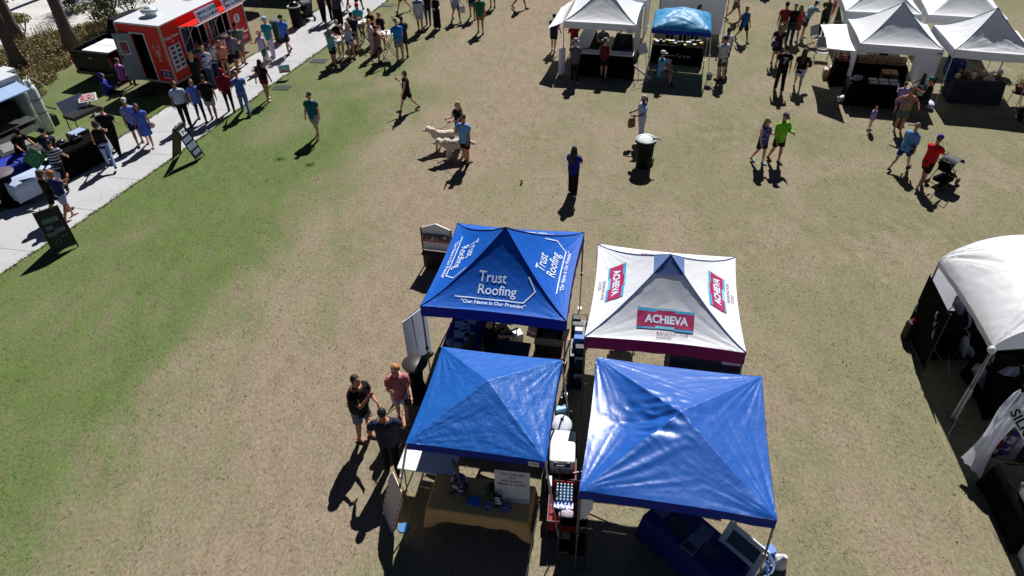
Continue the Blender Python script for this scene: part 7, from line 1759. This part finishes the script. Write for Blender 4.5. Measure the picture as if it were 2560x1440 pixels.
P_(516, 190, 190, 'dark haired woman in an orange and yellow top at the trailer counter', 1.62, ('tee', (200, 130, 50)), ('pants', BK), ('bun', 'dark'), ((50, 8, 50), (50, 8, 50)), ST, group='people queuing at the red trailer')
P_(505, 228, 190, 'blonde woman wrapped in a black shawl below the menu board', 1.68, ('long', BK), ('pants', BK), ('long', 'blonde'), HOLD, ST, group='people queuing at the red trailer', fat=1.2)
P_(487, 205, 195, 'brown haired woman in black looking at the menu board', 1.64, ('long', (20, 16, 18)), ('pants', BK), ('bob', 'brown'), HOLD, ST, group='people queuing at the red trailer')
# --- walkers on the middle of the path
P_(470, 314, 24, 'man in a white polo and black trousers walking toward the camera', 1.78, ('tuck', (168, 184, 214)), ('pants', (10, 10, 12)), ('short', 'dark'), ((-10, 12, 14), (14, 10, 16)), ((14, 6), (-8, 14)), glasses=True, fat=1.08, sk='t')
P_(508, 302, 30, 'woman with long brown hair in a blue floral top and dark jeans', 1.68, ('tee', (80, 112, 196)), ('slim', (26, 36, 66)), ('long', 'brown'), ((6, 8, 14), (6, 8, 14)), ((14, 4), (-16, 16)), glasses=True)
P_(538, 300, 195, 'man in a black shirt and white shorts walking up the path', 1.80, ('tee', (10, 10, 12)), ('shorts', (160, 166, 188)), ('short', 'dark'), ((16, 12, 40), (-8, 10, 14)), ((8, 4), (-6, 8)), fat=1.2, w=1.06, sk='t', shoe=(26, 28, 36))
P_(580, 278, 200, 'person in a crimson hooded jacket and black trousers', 1.72, ('hood', (132, 18, 44)), ('slim', (12, 12, 14)), ('short', 'dark'), REL, ((4, 2), (-6, 10)))
P_(617, 283, 205, 'man in a blue shirt and pale blue jeans striding onto the grass', 1.76, ('tee', (66, 96, 170)), ('pants', (104, 124, 176)), ('short', 'ash'), ((20, 12, 60), (20, 14, 60)), WALK, shoe=(190, 190, 226))
P_(352, 360, 30, 'man in a pale blue shirt, navy shorts and white cap', 1.78, ('tee', (112, 136, 206)), ('shorts', (22, 28, 52)), ('short', 'dark'), ((6, 12, 14), (6, 8, 12)), ((-6, 10), (14, 4)), hat=('cap', (186, 186, 180)), fat=1.12, sk='t')
P_(378, 366, 20, 'dark haired woman in a short blue dress carrying a white sun hat', 1.66, ('dress', (70, 100, 196)), (None, BK), ('long', 'dark'), ((4, 10, 14), (10, 10, 40)), ((10, 4), (-14, 22)), shoe=(170, 130, 120), sk='t')
P_(282, 418, -150, 'woman in a black tank top and pale jeans reaching to the serving table', 1.74, ('tank', (16, 10, 12)), ('slim', (130, 156, 196)), ('bob', 'brown'), ((16, 12, 30), (60, 12, 20)), ((14, 4), (-26, 16)), glasses=True, sk='t')
P_(298, 384, -165, 'man in a black shirt and black trousers beside the griddle stand', 1.84, ('tee', (12, 12, 14)), ('pants', (9, 9, 11)), ('short', 'brown'), ((20, 8, 40), (20, 8, 50)), ((18, 4), (-16, 12)), fat=1.1, w=1.05)
# --- seated by the trailer door
P_(282, 262, 100, 'person in a royal blue hooded top and black trousers sitting on the grass', 1.66, ('hood', (28, 44, 140)), ('slim', BK), ('short', 'dark'), ((40, 8, 40), (40, 8, 40)), ((0, 0), (10, -20)), sit=True, seat=.28, cat='person')
P_(318, 222, 160, 'woman in a pink jacket sitting by the open trailer door', 1.66, ('long', (150, 86, 170)), ('slim', BK), ('bun', 'dark'), ((40, 10, 50), (40, 10, 50)), ((0, 0), (0, 0)), sit=True, fat=1.15)
# --- left edge crowd
P_(152, 540, 140, 'woman in black with a baseball cap beside the ginger haired woman', 1.66, ('tee', (16, 14, 18)), ('shorts', BK), ('bob', 'brown'), HOLD, WALK, hat=('cap', (96, 88, 84)), sk='t')
P_(180, 545, 150, 'ginger haired woman in a navy shirt and white shorts', 1.68, ('tee', (28, 40, 96)), ('shorts', (168, 172, 222)), ('bob', 'ginger'), ((20, 8, 60), (34, 8, 90)), ((10, 4), (-10, 14)), shoe=(206, 180, 174), fat=1.08, sk='t')
P_(170, 470, -165, 'person in a black and white striped shirt leaning at the white table', 1.70, ('tee', (176, 176, 190)), ('pants', BK), ('short', 'dark'), ((40, 10, 40), (30, 10, 30)), ((10, 4), (-20, 14)), pat=('stripe', (26, 22, 44), 3.5, .5), lean=16)
P_(160, 442, -150, 'person in a navy shirt and navy cap at the black serving table', 1.76, ('tee', (20, 26, 52)), ('pants', BK), ('short', 'dark'), HOLD, ST, hat=('cap', (24, 36, 76)), lean=8)
P_(82, 430, 60, 'vendor in black with a black cap bending over the white cooler', 1.76, ('tee', (12, 12, 14)), ('pants', (10, 10, 12)), ('short', 'dark'), ((50, 8, 20), (30, 8, 40)), ST, hat=('cap', (16, 16, 18)), lean=24, sk='t', group='stallholders')
# --- under the blue canopy
P_(1228, 900, 100, 'person in dark clothes seated under the Trust Roofing canopy', 1.74, ('tee', (18, 18, 22)), ('pants', (16, 16, 20)), ('short', 'dark'), ((50, 6, 40), (50, 6, 40)), ((0, 0), (0, 0)), sit=True, group='stallholders')

def mark(lab, z, build_fn, mat, name):
    g = next(o for o in S.objects if o.get('label') == lab); m = MB(); build_fn(m, z); m.build(name, mat, g, fix=False)


mark('man in a black number seven jersey and black trousers walking away', 1.30, lambda m, z: text_on(m, lambda a, b: Vector((-a, .150+.02*abs(a), z+b)), '7', .34, 0, -.12, bold=.012), M('jersey_number', (150, 156, 176), .7), 'jersey_number')
mark('man in a white polo with a navy chest stripe and pale shorts', 1.40, lambda m, z: m.loft([[Vector((.215*math.sin(R(t)), -.160*math.cos(R(t)), z+q)) for t in range(-66, 67, 12)] for q in (0, .055)], 0, False, False), cloth((18, 26, 70)), 'chest_stripe')
hand = lambda g, k=0: g.matrix_basis @ Vector(g['hand']) if False else g.location+Matrix.Rotation(g.rotation_euler.z, 3, 'Z') @ Vector(g['hand'])
lead(hand(g_bl), d1.location+Matrix.Rotation(d1.rotation_euler.z, 3, 'Z') @ Vector((0, -.36, .78)), 'lead from the blonde woman to the left retriever')
lead(g_mn.location+Vector((-.05, -.1, 1.0)), d2.location+Matrix.Rotation(d2.rotation_euler.z, 3, 'Z') @ Vector((0, -.38, .68)), 'lead from the light blue shirt man to the right retriever')


def carried(px, py, z, kind, label, col, d=(.26, .10, .30), rz=0.):
    m = MB(); x, y, h = d
    m.loft([[Vector((sx*x/2*k, sy*y/2*k2, zz)) for sx, sy in ((-1, -1), (1, -1), (1, 1), (-1, 1))] for zz, k, k2 in ((0, .86, .8), (h*.1, 1, 1), (h*.7, 1, .9), (h, .92, .35))])
    for s_ in (-1, 1): m.tube([(-x*.22, s_*y*.1, h), (-x*.12, s_*y*.1, h+.13), (x*.12, s_*y*.1, h+.13), (x*.22, s_*y*.1, h)], .008, 5)
    q = at(px, py, z); return mesh_thing(m, kind, M('bag_%d_%d_%d' % col, col, .7, .1, bump=.4), q, rz, label, 'bag')


carried(1578, 318, .62, 'paper_bag', 'brown paper bag held by the woman in white', (120, 84, 64), (.24, .10, .34), .4)
carried(1157, 32, .45, 'plastic_bag', 'white plastic bag carried by the lilac top woman', (206, 206, 214), (.24, .12, .34))
carried(668, 150, .35, 'plastic_bag', 'white plastic bag carried by the green shorts woman', (186, 196, 214), (.22, .12, .40))
carried(1936, 116, .85, 'shoulder_bag', 'purple shoulder bag of the blonde woman', (50, 26, 100), (.30, .14, .26), .6)
carried(2279, 382, .80, 'shoulder_bag', 'black bag at the hip of the light blue shirt woman', (12, 12, 18), (.30, .12, .20), .9)
carried(2020, 168, .80, 'shoulder_bag', 'dark maroon bag of the white shorts woman', (44, 10, 24), (.26, .12, .26), .4)
carried(1024, 1010, .80, 'shoulder_bag', 'small dark bag at the hip of the pink shirt woman', (40, 34, 40), (.20, .07, .14), .2)
m = MB(); m.lathe([(.20, 0), (.09, .02), (.085, .09), (0, .11)], n=18); o = mesh_thing(m, 'sun_hat', M('hat_white', (200, 190, 196), .8), at(373, 314, .75), 0, 'white sun hat held by the blue dress woman', 'hat', None, True); o.rotation_euler = (R(-60), 0, R(20))
m = MB(); m.lathe([(0, 0), (.033, 0), (.033, .12), (.026, .13), (0, .13)], n=12); mesh_thing(m, 'can', M('can_blue', (70, 150, 210), .3, metal=.4), at(1964, 338, .98), 0, 'pale blue can held by the lime green shirt man', 'can', None, True)
m = MB(); m.lathe([(0, 0), (.03, 0), (.04, .13), (.032, .13), (.02, .02), (0, .02)], n=12); mesh_thing(m, 'cup', M('cup_clear', (220, 222, 226), .3), at(1003, 214, 1.2), 0, 'pale cup held by the woman in the black sleeveless top', 'cup', None, True)
finish_people()
